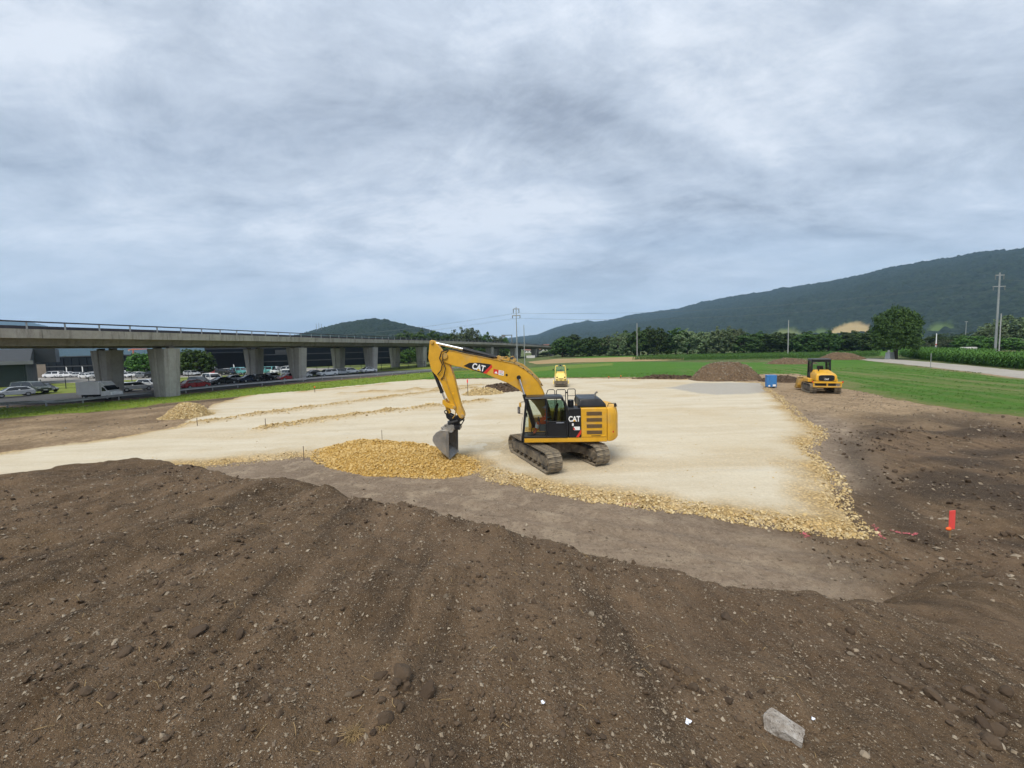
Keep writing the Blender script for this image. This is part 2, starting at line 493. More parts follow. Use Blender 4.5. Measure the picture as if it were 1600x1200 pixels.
# ---- soil
def soil_material():
    k = NT('soil'); p = k.pos()
    comp = k.attr('compact'); green = k.attr('green'); sand = k.attr('sandy'); dark = k.attr('damp')
    n1 = k.noise(p, 0.55, 6, 0.6, 0.4); n2 = k.noise(p, 4.5, 6, 0.65); n3 = k.noise(p, 30, 4, 0.6); n4 = k.noise(p, 0.18, 4, 0.5)
    c = k.mix(k.rng(n1, 0.3, 0.7), (0.068, 0.043, 0.0225), (0.145, 0.094, 0.051))
    c = k.mix(k.rng(n4, 0.42, 0.62, 0, 0.5), c, (0.138, 0.090, 0.056))
    c = k.mix(k.rng(n2, 0.35, 0.75, 0, 0.62), c, (0.178, 0.122, 0.076))
    s2 = k.noise(p, 1.5, 6, 0.62, 0.5, stretch=(2.0, 0.30, 1))
    c = k.mix(k.rng(s2, 0.50, 0.68, 0, 0.55), c, (0.22, 0.148, 0.09))
    c = k.mix(k.rng(s2, 0.46, 0.32, 0, 0.60), c, (0.046, 0.033, 0.022))
    c = k.mix(k.rng(n3, 0.42, 0.30, 0, 0.75), c, (0.030, 0.020, 0.013))
    sc = k.mix(k.rng(n2, 0.3, 0.7), (0.20, 0.138, 0.080), (0.44, 0.325, 0.20))
    c = k.mix(k.math('MULTIPLY', sand, k.rng(n1, 0.25, 0.6, 0.4, 1.0)), c, sc)
    cc = k.mix(k.rng(n2, 0.3, 0.7), (0.172, 0.124, 0.086), (0.285, 0.215, 0.152))
    st = k.noise(p, 2.2, 5, 0.6, 0.2, stretch=(0.35, 2.2, 1))
    cc = k.mix(k.rng(st, 0.35, 0.65, 0, 0.55), cc, (0.30, 0.235, 0.17))
    cc = k.mix(k.rng(n4, 0.40, 0.60, 0, 0.45), cc, (0.125, 0.090, 0.064))
    cc = k.mix(k.rng(k.noise(p, 0.9, 6, .66, .6), 0.50, 0.68, 0, 0.75), cc, (0.40, 0.32, 0.225))
    cc = k.mix(k.rng(k.noise(p, 11, 4, .7), 0.52, 0.66, 0, 0.5), cc, (0.36, 0.285, 0.20)); cc = k.mix(k.rng(k.noise(p, 8, 4, .7), 0.46, 0.34, 0, 0.55), cc, (0.09, 0.066, 0.047))
    c = k.mix(k.math('MULTIPLY', comp, k.rng(n1, 0.2, 0.5, 0.75, 1.0)), c, cc)
    c = k.mix(k.math('MULTIPLY', dark, 0.75), c, (0.036, 0.026, 0.019))
    c = k.mix(green, c, k.mix(k.rng(n4, 0.35, 0.65), (0.045, 0.085, 0.018), (0.12, 0.13, 0.045)))
    # grit and small pebbles pressed into the earth
    for scale, thr, cut in ((26, 0.20, 0.72), (55, 0.24, 0.55), (130, 0.26, 0.40)):
        vd = k.voro(p, scale); vc = k.voro(p, scale, 'Color')
        sp = k.n('ShaderNodeSeparateColor'); k.l(vc, sp.inputs[0])
        f = k.math('MULTIPLY', k.rng(vd, thr, thr * 0.75), k.math('GREATER_THAN', sp.outputs[0], cut))
        pc = k.mix(sp.outputs[1], (0.14, 0.10, 0.064), (0.50, 0.43, 0.32))
        c = k.mix(k.math('MULTIPLY', f, 0.85), c, pc)
    h = k.math('ADD', k.math('MULTIPLY', n2, 0.5), k.math('ADD', k.math('MULTIPLY', n3, 0.35), k.math('MULTIPLY', k.noise(p, 110, 3, 0.6), 0.15)))
    nor = k.bump(h, 1.0, 0.11)
    return k.out(c, 0.95, nor, 0.15)
M_SOIL = soil_material()
def ground_z(x, y):
    sp, bank, b, m, past = gzone(x, y)
    onm = 1 / (1 + np.exp(-np.clip((m - b) / 0.06, -30, 30)))
    z = gh(x, y) - 0.35 * sstep(0.6, 2.0, sp)
    comp = np.clip((1 - onm) * (1 - bank) * (1 - sstep(26, 33, y)) * sstep(-20, -15, x) * (1 - sstep(6.8, 9.6, x + 0.12 * y - 1.0 + 1.1 * fbm(x * .6, y * .6, 3, 97)) * (1 - sstep(13, 16, y))), 0, 1)
    sand = sstep(-18, -24, x) * sstep(17, 22, y) * (1 - sstep(46, 54, y)) * (0.35 + 0.65 * sstep(-.35, .3, fbm(x * .22, y * .35, 4, 98)))
    sand = np.maximum(sand, sstep(21, 30, y + 2.0 * fbm(x * .3, y * .3, 3, 6)) * sstep(12, 16, x) * 1.0)
    dl = line_d(x, y, [(-75, 27), (-49.8, 35.2), (-42.9, 41.4), (-37.5, 47.5), (-34.5, 54)])
    damp = np.exp(-(dl / 1.3) ** 2) + np.exp(-(line_d(x, y, [(11.5, 10.5), (13.8, 14.2), (16.2, 18.0), (18.8, 21.2)]) / .6) ** 2) * .8
    damp = np.maximum(damp, bank * sstep(-.1, .45, fbm(x * .35, y * .6, 4, 95) + .12) * (1 - sstep(22, 30, y)) * 1.0)
    damp = np.maximum(damp, onm * (1 - onm) * 1.2 * np.exp(-(past / 0.8) ** 2))
    return z, {'compact': comp, 'sandy': np.clip(sand, 0, 1), 'damp': np.clip(damp, 0, 1), 'green': np.maximum(sstep(85, 110, y), sstep(60, 90, np.abs(x)))}
gx = axis([(-7.0, 6.0, 0.048, 1), (6.0, 9500, 0.05, 1.042), (-7.0, -9500, 0.05, 1.042)])
gy = axis([(0.6, 9.5, 0.045, 1), (9.5, 9500, 0.05, 1.035), (0.6, -8, 0.06, 1.12), (-8, -400, 1.0, 1.3)])
ground = link('ground', grid_mesh('ground', gx, gy, ground_z, M_SOIL))
tag(ground, 'dark brown stony soil of the foreground mound and building site', None, None, 'structure')

# ---- gravel pad
def gravel_material(name, fine, lo, hi, loosecol, rough=0.95):
    k = NT(name); p = k.pos()
    loose = k.attr('loose'); grey = k.attr('grey')
    n0 = k.noise(p, 0.11, 4, 0.55, 0.5); n1 = k.noise(p, 0.5, 6, 0.62, 0.3); n2 = k.noise(p, 7, 5, 0.65)
    st = k.noise(p, 0.55, 6, 0.62, 0.5, stretch=(0.16, 1.3, 1))
    c = k.mix(k.rng(st, 0.32, 0.68), lo, hi)
    c = k.mix(k.rng(n0, 0.45, 0.68, 0, 0.55), c, (0.52, 0.43, 0.285))
    c = k.mix(k.rng(n1, 0.55, 0.75, 0, 0.40), c, (0.40, 0.33, 0.225))
    c = k.mix(k.rng(st, 0.58, 0.72, 0, 0.5), c, (0.45, 0.435, 0.385)); c = k.mix(k.rng(k.noise(p, 0.9, 7, .7, .8, stretch=(.5, 1.4, 1)), 0.56, 0.70, 0, 0.38), c, (0.42, 0.335, 0.215))
    c = k.mix(k.rng(n2, 0.3, 0.7, 0.0, 0.32), c, tuple(x * 0.62 for x in lo)); c = k.mix(k.rng(k.noise(p, 34, 4, .7), 0.55, 0.72, 0, 0.40), c, (0.30, 0.25, 0.17))
    vd = k.voro(p, fine); vc = k.voro(p, fine, 'Color')
    sp = k.n('ShaderNodeSeparateColor'); k.l(vc, sp.inputs[0])
    lc = k.mix(sp.outputs[0], tuple(x * 0.66 for x in loosecol), tuple(min(.8, x * 1.22) for x in loosecol))
    lc = k.mix(k.rng(vd, 0.34, 0.62, 0, 0.6), lc, tuple(x * 0.42 for x in loosecol))
    c = k.mix(k.math('MULTIPLY', loose, k.rng(n1, 0.15, 0.55, 0.55, 1.0)), c, lc)
    gc = k.mix(k.rng(n2, .3, .7), (0.28, 0.265, 0.235), (0.36, 0.34, 0.30))
    c = k.mix(k.math('MULTIPLY', grey, 0.85), c, gc)
    for scale, cut in ((60, 0.62), (24, 0.80), (12, 0.92)):
        v2 = k.voro(p, scale); q2 = k.n('ShaderNodeSeparateColor'); k.l(k.voro(p, scale, 'Color'), q2.inputs[0])
        f = k.math('MULTIPLY', k.rng(v2, 0.32, 0.22), k.math('GREATER_THAN', q2.outputs[0], cut))
        c = k.mix(k.math('MULTIPLY', f, 0.6), c, k.mix(q2.outputs[1], (0.30, 0.235, 0.15), (0.70, 0.64, 0.52)))
    h = k.math('ADD', k.math('MULTIPLY', n2, 0.6), k.math('MULTIPLY', k.noise(p, 45, 3, 0.6), 0.4))
    nor = k.bump(h, 0.55, 0.05)
    hb = k.math('MULTIPLY', k.math('SUBTRACT', 0.7, vd), loose)
    nor = k.bump(hb, 0.9, 0.06, nor)
    return k.out(c, rough, nor, 0.15)
M_PAD = gravel_material('limestone_gravel', 11, (0.505, 0.435, 0.315), (0.625, 0.560, 0.430), (0.50, 0.345, 0.150))
WIND = [([G(412, 669), G(440, 666), G(500, 656), G(560, 648), G(620, 641), G(690, 633), G(760, 626)], 0.28, 0.75),
        ([G(300, 662), G(400, 648), G(456, 641), G(531, 630), G(606, 621), G(681, 611), G(740, 606)], 0.26, 0.95),
        ([G(540, 616), G(580, 613), G(630, 612), G(700, 606), G(745, 603)], 0.40, 1.5),
        ([G(470, 612), G(540, 606), G(600, 600)], 0.12, 0.9)]
GREYP = [G(1040, 606), G(1085, 598), G(1180, 598), G(1215, 604), G(1190, 613), G(1120, 617), G(1075, 612)]
def pad_shape(x, y):
    sp = poly_sd(x, y, PAD) - 0.15 + 0.30 * fbm(x * .7, y * .7, 4, 40) + 0.14 * fbm(x * 3, y * 3, 2, 41)
    z = -0.02 + 0.03 * fbm(x * .4, y * .4, 4, 42) + 0.012 * fbm(x * 4, y * 4, 2, 43)
    loose = 1 - sstep(0.0, 1.9, sp + 0.9 * fbm(x * .5, y * .5, 3, 44))
    for L, h, w in WIND:
        d = line_d(x, y, L)
        e = np.exp(-(d / w) ** 2) * (0.65 + 0.7 * fbm(x * .6, y * .6, 3, 45))
        z = z + h * e; loose = np.maximum(loose, np.clip(e * 1.3, 0, 1))
        z = z - 0.05 * np.exp(-((d - 1.6 * w) / (0.5 * w)) ** 2)
    # rutted ground by the bucket and in front of the excavator
    rut = np.exp(-(((x + 0.6) / 2.2) ** 2 + ((y - 21.5) / 2.6) ** 2))
    z = z + rut * 0.10 * fbm(x * 1.6, y * 1.6, 3, 47); loose = np.maximum(loose, rut * 0.55 * (fbm(x * .9, y * .9, 3, 48) > 0))
    for x0, dx in ((0, 0), (2.4, 0.95)):                                  # the excavator's own track marks
        L = [(1.0 + x0 - 3.1, 17.9 + dx + 7.5), (1.0 + x0 + 1.0, 17.9 + dx - 2.4)]
    loose = loose + 0.25 * sstep(0.15, 0.5, fbm(x * .12, y * .22, 3, 49))
    edge = sstep(-0.35, 0.40, sp)
    z = -0.42 + (z + 0.42) * edge + 0.06 * fbm(x * 2.5, y * 2.5, 2, 50) * loose * edge
    grey = sstep(-0.6, 0.6, poly_sd(x, y, GREYP) + 0.8 * fbm(x * .6, y * .6, 3, 51))
    return z, sp, np.clip(loose, 0, 1), grey
def pad_z(x, y):
    z, sp, loose, grey = pad_shape(x, y)
    return z, {'keep': sp > -0.9, 'loose': loose, 'grey': grey}
px_ = axis([(-6, 17, 0.11, 1), (17, 37, 0.12, 1.015), (-6, -78, 0.12, 1.012)])
py_ = axis([(9, 18, 0.09, 1), (18, 78, 0.10, 1.010), (9, -2, 0.12, 1.05)])
pad = link('gravel_pad', grid_mesh('gravel_pad', px_, py_, pad_z, M_PAD))
tag(pad, 'pale compacted limestone gravel platform', None, None, 'structure')
def pz(x, y): return float(pad_shape(np.array([float(x)]), np.array([float(y)]))[0][0])
def top_z(x, y): return max(pz(x, y), gz(x, y))

# ---- flat sheets that lie on the ground: each dips below it at its own uneven edge
def sheet(name, poly, mat, off=0.06, step=0.6, growth=1.0, amp=0.5, freq=0.4, label=None, extra=None, edge=0.5, kind='structure', near=None, zf=None):
    P = np.array(poly); x0, y0 = P.min(0) - 1.5; x1, y1 = P.max(0) + 1.5
    xs = axis([(x0, x1, step, 1)]) if growth == 1 else axis([(near if near is not None else x0, x1, step, growth)] + ([(near, x0, step, growth)] if near is not None else []))
    ys = axis([(y0, y1, step, growth)])
    def f(x, y):
        sp = poly_sd(x, y, poly) + amp * fbm(x * freq, y * freq, 4, 60) + 0.25 * amp * fbm(x * freq * 5, y * freq * 5, 2, 61)
        g = gh(x, y, False) if zf is None else zf(x, y)
        z = g + off - 0.35 * (1 - sstep(-edge, edge, sp))
        at = {'keep': sp > -edge * 1.3}
        if extra: at.update(extra(x, y, sp))
        return z, at
    o = link(name, grid_mesh(name, xs, ys, f, mat))
    tag(o, label, None, None, kind); return o
def grass_material(name, c0, c1, c2, dry=(0.20, 0.175, 0.07), stretch=(0.25, 1.2, 1)):
    k = NT(name); p = k.pos()
    n1 = k.noise(p, 0.25, 6, 0.65, 0.4, stretch=stretch); n2 = k.noise(p, 2.2, 6, 0.7); n3 = k.noise(p, 14, 4, 0.7)
    c = k.mix(k.rng(n1, 0.3, 0.7), c0, c1); c = k.mix(k.rng(n2, 0.35, 0.7, 0, 0.7), c, c2)
    c = k.mix(k.rng(n3, 0.5, 0.25, 0, 0.45), c, tuple(x * 0.4 for x in c0))
    c = k.mix(k.math('MULTIPLY', k.attr('dry'), k.rng(n2, 0.25, 0.6)), c, dry)
    nor = k.bump(k.math('ADD', n3, k.math('MULTIPLY', n2, 0.6)), 1.0, 0.12)
    return k.out(c, 0.85, nor, 0.2)
M_GRASS = grass_material('meadow_grass', (0.045, 0.125, 0.008), (0.080, 0.190, 0.014), (0.064, 0.160, 0.011))
M_VERGE = grass_material('verge_grass', (0.115, 0.175, 0.012), (0.20, 0.265, 0.025), (0.155, 0.215, 0.020), stretch=(1, 1, 1))
M_MOWN = grass_material('mown_grass', (0.105, 0.165, 0.020), (0.17, 0.235, 0.035), (0.13, 0.185, 0.03))
GL_near = [G(x, y) for x, y in ((660, 593), (600, 598), (500, 608), (400, 617), (300, 627), (200, 638), (100, 648), (0, 656))]
GL_far = [G(x, y) for x, y in ((0, 637), (100, 633), (200, 625), (300, 615), (400, 605), (500, 597), (600, 588), (660, 582), (740, 578))]
VERGE = GL_near + [(-75, 26), (-85, 36)] + GL_far + [(5, 100), (-4, 74)]
verge = sheet('verge', VERGE, M_VERGE, step=0.45, growth=1.012, amp=0.7, near=-40, label='strip of rough green verge in front of the guardrail', extra=lambda x, y, s: {'dry': 0.55 * (1 - sstep(0, 1.2, s)) + 0.0 * x})
FIELD = [G(x, y) for x, y in ((650, 593), (760, 590), (860, 590), (1000, 589), (1090, 588), (1200, 584), (1240, 584), (1296, 594), (1312, 606), (1345, 617), (1400, 628), (1500, 642), (1600, 654))] + [(70, 20), (110, 24), (120, 40)] + \
        [G(x, y) for x, y in ((1600, 592), (1530, 583), (1450, 575), (1400, 569), (1352, 563), (1320, 561), (1200, 566), (1100, 566), (1000, 565), (940, 566), (880, 570), (820, 575), (740, 579), (690, 583))]
_q0, _q1 = G(1310, 580), G(1600, 613); RD = ((_q1[0] - _q0[0]) / math.dist(_q0, _q1), (_q1[1] - _q0[1]) / math.dist(_q0, _q1))
def field_dry(x, y, s):
    rows = np.exp(-((line_d(x, y, [G(1310, 580), G(1420, 590), G(1600, 613)])) / 0.8) ** 2) * 0.6 + np.exp(-(line_d(x, y, [G(1300, 576), G(1400, 583), G(1600, 603)]) / 0.6) ** 2) * 0.5
    edge = (1 - sstep(0.0, 3.2, s + 1.0 * fbm(x * .4, y * .4, 3, 71))) * sstep(18, 24, x) * (1 - sstep(50, 62, y))
    u_ = (x * RD[1] - y * RD[0]); wv = np.sin(u_ * 2.3 + 1.2 * fbm(x * .12, y * .12, 2, 74)); band = (sstep(.05, .55, fbm((x * RD[0] + y * RD[1]) * .035, u_ * .6, 3, 72)) * 0.75 + 0.55 * sstep(.1, .8, wv) * (0.4 + 0.6 * sstep(-.3, .4, fbm(x * .15, y * .15, 3, 76)))) * sstep(30, 38, x) * (1 - sstep(70, 95, y))
    return {'dry': np.clip(rows + edge * 0.9 + band, 0, 1)}
meadow = sheet('meadow', FIELD, M_GRASS, step=0.5, growth=1.012, amp=1.1, freq=0.5, near=28, off=0.07, label='bright green meadow around the building site', extra=field_dry)
MOWN = [G(x, y) for x, y in ((700, 585), (820, 583), (880, 577), (960, 571), (960, 567), (880, 571), (820, 576), (740, 581))]
mown = sheet('mown_strip', MOWN, M_MOWN, step=0.8, amp=0.6, off=0.11, label='mown yellowish strip of the meadow', extra=lambda x, y, s: {'dry': 0 * x})
def plain_mat(name, a, b, sc=0.4, bump=0.02, rough=0.9, stretch=(1, 1, 1)):
    k = NT(name); p = k.pos()
    n1 = k.noise(p, sc, 7, 0.65, 0.3, stretch=stretch); n2 = k.noise(p, sc * 30, 4, 0.6)
    c = k.mix(k.rng(n1, 0.3, 0.7), a, b); c = k.mix(k.rng(n2, 0.3, 0.7, 0, 0.3), c, tuple(x * 0.6 for x in a))
    return k.out(c, rough, k.bump(n2, 0.6, bump), 0.2)
M_GRAIN = plain_mat('ripe_grain', (0.30, 0.205, 0.095), (0.38, 0.275, 0.14), 0.15, 0.1)
M_TARMAC = plain_mat('tarmac', (0.055, 0.055, 0.056), (0.085, 0.084, 0.082), 0.5)
M_LOT = plain_mat('lot_gravel', (0.24, 0.225, 0.20), (0.32, 0.30, 0.27), 0.3)
M_PATH = plain_mat('track_gravel', (0.30, 0.275, 0.235), (0.40, 0.37, 0.32), 0.3)
GRAIN = [(8, 128), G(900, 566), G(1010, 564), G(1070, 562), G(1070, 558), (70, 178), (20, 178), (6, 150)]
grain = sheet('grain_field', GRAIN, M_GRAIN, step=1.2, amp=0.5, off=0.10, label='narrow tan field of ripe grain before the trees')
PATHN = [G(x, y) for x, y in ((1600, 591), (1530, 582), (1450, 573), (1400, 567.5), (1362, 564), (1345, 562))]
PATHF = [G(x, y) for x, y in ((1345, 560), (1375, 560.5), (1420, 563), (1480, 568), (1540, 573.5), (1600, 580))]
PATH = PATHN + PATHF + [(95, 48), (120, 36), (110, 28), (80, 40)]
path = sheet('farm_track', PATH, M_PATH, step=0.5, amp=0.35, off=0.12, label='pale gravel farm track past the lone tree')
# parking street under the viaduct and the car lot beyond it
STREET = [G(0, 634), G(100, 630), G(200, 622), G(300, 612.5), G(400, 603), G(500, 595), G(600, 586.5), (-20, 100), (-24, 112), (-37, 106), (-56, 84), (-66, 66), (-88, 56), (-100, 46), (-85, 34)]
street = sheet('street', STREET, M_TARMAC, step=0.7, amp=0.15, off=0.10, label='tarmac parking street under the viaduct')
VER2 = [(-100, 48), (-88, 58), (-66, 68), (-56, 86), (-37, 108), (-20, 118), (-8, 160), (-50, 150), (-64, 112), (-86, 104), (-104, 92), (-140, 82), (-150, 62)]
verge2 = sheet('back_verge', VER2, M_VERGE, step=1.0, amp=0.5, off=0.08, label='grass strip between the street and the car lot', extra=lambda x, y, s: {'dry': 0.4 + 0 * x})
LOT = [(-104, 92), (-86, 104), (-64, 112), (-58, 140), (-120, 150), (-200, 140), (-200, 84), (-140, 82)]
lot = sheet('car_lot', LOT, M_LOT, step=1.5, amp=0.3, off=0.14, label='gravel car lot before the dark factory')

# ================================================================== STONES
def ico(sub=0):
    bm = bmesh.new(); bmesh.ops.create_icosphere(bm, subdivisions=sub + 1, radius=1.0)
    V = np.array([v.co[:] for v in bm.verts]); Fc = np.array([[v.index for v in f.verts] for f in bm.faces]); bm.free()
    return V, Fc
ICO0, ICO1 = ico(0), ico(1)
OCT = (np.array([(1, 0, 0), (-1, 0, 0), (0, 1, 0), (0, -1, 0), (0, 0, 1), (0, 0, -1)], float), np.array([(0, 2, 4), (2, 1, 4), (1, 3, 4), (3, 0, 4), (2, 0, 5), (1, 2, 5), (3, 1, 5), (0, 3, 5)]))
def rock_shape(V, seed, facet=0.0):
    r = np.random.default_rng(seed); V = V.copy()
    for _ in range(6):                                  # knock flat facets into it
        n = r.normal(size=3); n /= np.linalg.norm(n); d = r.uniform(0.55, 0.85)
        h = V @ n; V = V - np.outer(np.maximum(0, h - d), n)
    V *= (1 + r.uniform(-0.10, 0.10, len(V)))[:, None]
    return V * np.array([r.uniform(0.85, 1.25), r.uniform(0.7, 1.0), r.uniform(0.5, 0.8)])
def stone_material(name, cols, sc=6.0):
    k = NT(name); t = k.attr('tint')
    oi = k.n('ShaderNodeObjectInfo').outputs['Random']
    t = k.math('FRACT', k.math('ADD', t, oi))
    rp = k.n('ShaderNodeValToRGB'); k.l(t, rp.inputs[0]); e = rp.color_ramp.elements
    rp.color_ramp.interpolation = 'LINEAR'
    for i, c in enumerate(cols):
        q = e[i] if i < 2 else e.new(0.5)
        q.position = i / (len(cols) - 1); q.color = (*c, 1)
    p = k.co()
    n = k.noise(p, sc, 5, 0.65)
    c = k.mix(k.rng(n, 0.52, 0.75, 0, 0.65), rp.outputs[0], (0.075, 0.055, 0.04))
    return k.out(c, 0.85, k.bump(n, 0.5, 0.02), 0.25)
M_STONE = stone_material('field_stone', [(0.10, 0.075, 0.052), (0.20, 0.155, 0.11), (0.31, 0.25, 0.175), (0.12, 0.09, 0.06), (0.24, 0.17, 0.095), (0.15, 0.112, 0.077), (0.37, 0.31, 0.23)], 9)
M_CLOD = stone_material('soil_clod', [(0.060, 0.040, 0.025), (0.105, 0.072, 0.045), (0.075, 0.051, 0.032)], 9)
M_LIME = stone_material('broken_limestone', [(0.42, 0.29, 0.115), (0.52, 0.38, 0.175), (0.62, 0.50, 0.29), (0.48, 0.33, 0.13), (0.36, 0.25, 0.105)], 9)
def scatter(name, P, Sz, mat, parent, seed, base=ICO0, sink=0.35, kind='stuff', label=None):
    """many stones in one mesh: P (n,3) ground points, Sz (n) radii"""
    r = np.random.default_rng(seed); n = len(P)
    shapes = [rock_shape(base[0], seed * 31 + i) for i in range(12)]; Fb = base[1]; nv = len(base[0])
    Vs = np.empty((n, nv, 3)); k = r.integers(0, 12, n); a = r.uniform(0, 2 * PI, n); tl = r.normal(0, 0.35, (n, 2))
    Sh = np.stack(shapes)[k]
    ca, sa = np.cos(a)[:, None], np.sin(a)[:, None]
    X = Sh[..., 0] * ca - Sh[..., 1] * sa; Y = Sh[..., 0] * sa + Sh[..., 1] * ca
    Z = Sh[..., 2] + tl[:, :1] * X + tl[:, 1:] * Y
    Vs[..., 0] = X * Sz[:, None] + P[:, :1]; Vs[..., 1] = Y * Sz[:, None] + P[:, 1:2]
    Vs[..., 2] = Z * Sz[:, None] + P[:, 2:3] + (Sz * (0.6 - sink))[:, None]
    Fc = (Fb[None] + (np.arange(n) * nv)[:, None, None]).reshape(-1, 3)
    tint = np.repeat(r.uniform(0, 1, n), nv)
    o = link(name, np_mesh(name, Vs.reshape(-1, 3), Fc, mat, {'tint': tint}, smooth=False), parent)
    tag(o, label, None, None, kind); return o
def singles(name, P, Sz, mat, parent, seed, sink=0.4):
    r = np.random.default_rng(seed); ms = []
    for i in range(10):
        V = rock_shape(ICO1[0], seed * 77 + i)
        ms.append(np_mesh(name, V, ICO1[1], mat, {'tint': np.full(len(V), r.uniform())}, smooth=False))
    for p, s in zip(P, Sz):
        link(name, ms[r.integers(0, 10)], parent, (p[0], p[1], p[2] + s * (0.6 - sink)), (r.normal(0, .3), r.normal(0, .3), r.uniform(0, 2 * PI)), (s, s, s))
def on_mound(n, seed, rmax=11.5, pw=1.35):
    r = np.random.default_rng(seed)
    th = r.uniform(-1.25, 1.10, n); rr = 1.2 + (rmax - 1.2) * r.uniform(0, 1, n) ** pw
    x = rr * np.sin(th); y = rr * np.cos(th)
    k = y > 0.9
    x, y = x[k], y[k]
    m = gzone(x, y); k = (m[4] < 1.2)
    x, y = x[k], y[k]
    return np.stack([x, y, gh(x, y)], 1)
def clumped(P, seed, f=1.3, lo=0.35):
    """thin the points so that they gather in patches"""
    r = np.random.default_rng(seed); w = lo + (1 - lo) * sstep(-0.15, 0.45, fbm(P[:, 0] * f, P[:, 1] * f, 3, seed + 3))
    return P[r.uniform(0, 1, len(P)) < w]
P = clumped(on_mound(72000, 1), 1, 1.3, 0.45); r_ = np.random.default_rng(2)
scatter('pebbles', P, np.minimum(0.019, 0.0040 * np.exp(r_.exponential(0.45, len(P)))) * (0.55 + 0.11 * np.hypot(P[:, 0], P[:, 1])), M_STONE, ground, 3, base=OCT)
P = clumped(on_mound(26000, 4), 8, 0.9, 0.2)
scatter('soil_clods', P, np.minimum(0.032, 0.0052 * np.exp(r_.exponential(0.5, len(P)))) * (0.6 + 0.09 * np.hypot(P[:, 0], P[:, 1])), M_CLOD, ground, 5, sink=0.2)
P = clumped(on_mound(420, 6, 7.5, 1.1), 11, 1.0, 0.3)[:190]
singles('stone', P, np.minimum(0.030, 0.0085 * np.exp(r_.exponential(0.42, len(P)))) * (0.6 + 0.09 * np.hypot(P[:, 0], P[:, 1])), M_STONE, ground, 7)
P = np.concatenate([np.array(c_) + r_.normal(0, 1, (n_, 2)) * np.array(w_) for c_, n_, w_ in (((3.55, 2.75), 46, (.35, .25)), ((3.1, 3.6), 20, (.4, .4)), ((-.75, 2.1), 18, (.10, .12)), ((1.3, 2.6), 14, (.12, .1)), ((-2.4, 2.6), 16, (.5, .3)), ((.6, 4.2), 14, (.3, .25)))])
P = np.column_stack([P, gh(P[:, 0], P[:, 1])])
singles('clod', P, np.minimum(0.065, 0.017 * np.exp(r_.exponential(0.55, len(P)))), M_CLOD, ground, 9, sink=.3)
# stones on the strip before the pad, on the right bank and in the brown patch on the left
def region(n, x0, x1, y0, y1, seed, cond):
    r = np.random.default_rng(seed); x = r.uniform(x0, x1, n); y = r.uniform(y0, y1, n)
    k = cond(x, y); x, y = x[k], y[k]; return np.stack([x, y, gh(x, y)], 1)
off_pad = lambda x, y: (poly_sd(x, y, PAD) < -0.4) & (mound(x, y)[1] > 0.6)
P = clumped(region(26000, -18, 16, 6, 22, 11, off_pad), 21, 0.6, 0.25)
scatter('strip_stones', P, np.minimum(0.06, 0.010 * np.exp(r_.exponential(0.45, len(P)))), M_STONE, ground, 12, base=OCT)
P = clumped(region(36000, 8, 42, 5, 42, 13, off_pad), 22, 0.5, 0.25)
scatter('bank_stones', P, np.minimum(0.085, 0.015 * np.exp(r_.exponential(0.48, len(P)))), M_STONE, ground, 14, base=OCT)
P = clumped(region(7000, 8, 36, 5, 25, 15, off_pad), 23, 0.4, 0.1)
scatter('bank_clods', P, np.minimum(0.11, 0.022 * np.exp(r_.exponential(0.45, len(P)))), M_CLOD, ground, 16, sink=0.25)
P = clumped(region(12000, -60, -18, 17, 46, 17, lambda x, y: poly_sd(x, y, PAD) < -0.2), 24, 0.3, 0.2)
scatter('patch_stones', P, np.minimum(0.10, 0.022 * np.exp(r_.exponential(0.45, len(P)))), M_STONE, ground, 18, base=OCT)
# broken limestone along the pad's edge
def pad_edge(n, seed, lo=-0.18, hi=0.42):
    r = np.random.default_rng(seed); L = [p for p in PAD[3:26]]; out = []
    seg = [(a, b, math.dist(a, b)) for a, b in zip(L[:-1], L[1:])]
    w = np.array([s[2] * (1.0 if s[0][1] < 17.5 and -2 < s[0][0] < 10 else 0.42 if -2 < s[0][0] < 20 else 0.2) for s in seg]); w /= w.sum()
    k = r.choice(len(seg), n, p=w); t = r.uniform(0, 1, n); o = lo + (hi - lo) * r.beta(1.6, 2.2, n)
    A = np.array([s[0] for s in seg])[k]; B = np.array([s[1] for s in seg])[k]; d = B - A; l = np.linalg.norm(d, axis=1)
    q = A + d * t[:, None] + np.stack([-d[:, 1], d[:, 0]], 1) / l[:, None] * o[:, None] * 1.7
    q += np.stack([fbm(q[:, 0] * .7, q[:, 1] * .7, 2, 40), fbm(q[:, 1] * .7, q[:, 0] * .7, 2, 46)], 1) * 0.25
    z = np.maximum(gh(q[:, 0], q[:, 1]), pad_shape(q[:, 0], q[:, 1])[0])
    return np.stack([q, z], 1) if q.ndim == 1 else np.column_stack([q, z])
P = pad_edge(12500, 31)
scatter('loose_limestone', P, np.minimum(0.072, 0.019 * np.exp(r_.exponential(0.42, len(P)))), M_LIME, pad, 32, sink=0.3)
P = pad_edge(290, 33, -0.20, 0.25)
singles('stone', P, np.minimum(0.085, 0.038 * np.exp(r_.exponential(0.30, len(P)))), M_LIME, pad, 34)
P = region(5000, -20, 25, 12, 50, 35, lambda x, y: poly_sd(x, y, PAD) > 0.5); P[:, 2] = pad_shape(P[:, 0], P[:, 1])[0]
scatter('gravel_crumbs', P, np.minimum(0.05, 0.012 * np.exp(r_.exponential(0.4, len(P)))), M_LIME, pad, 36, base=OCT)
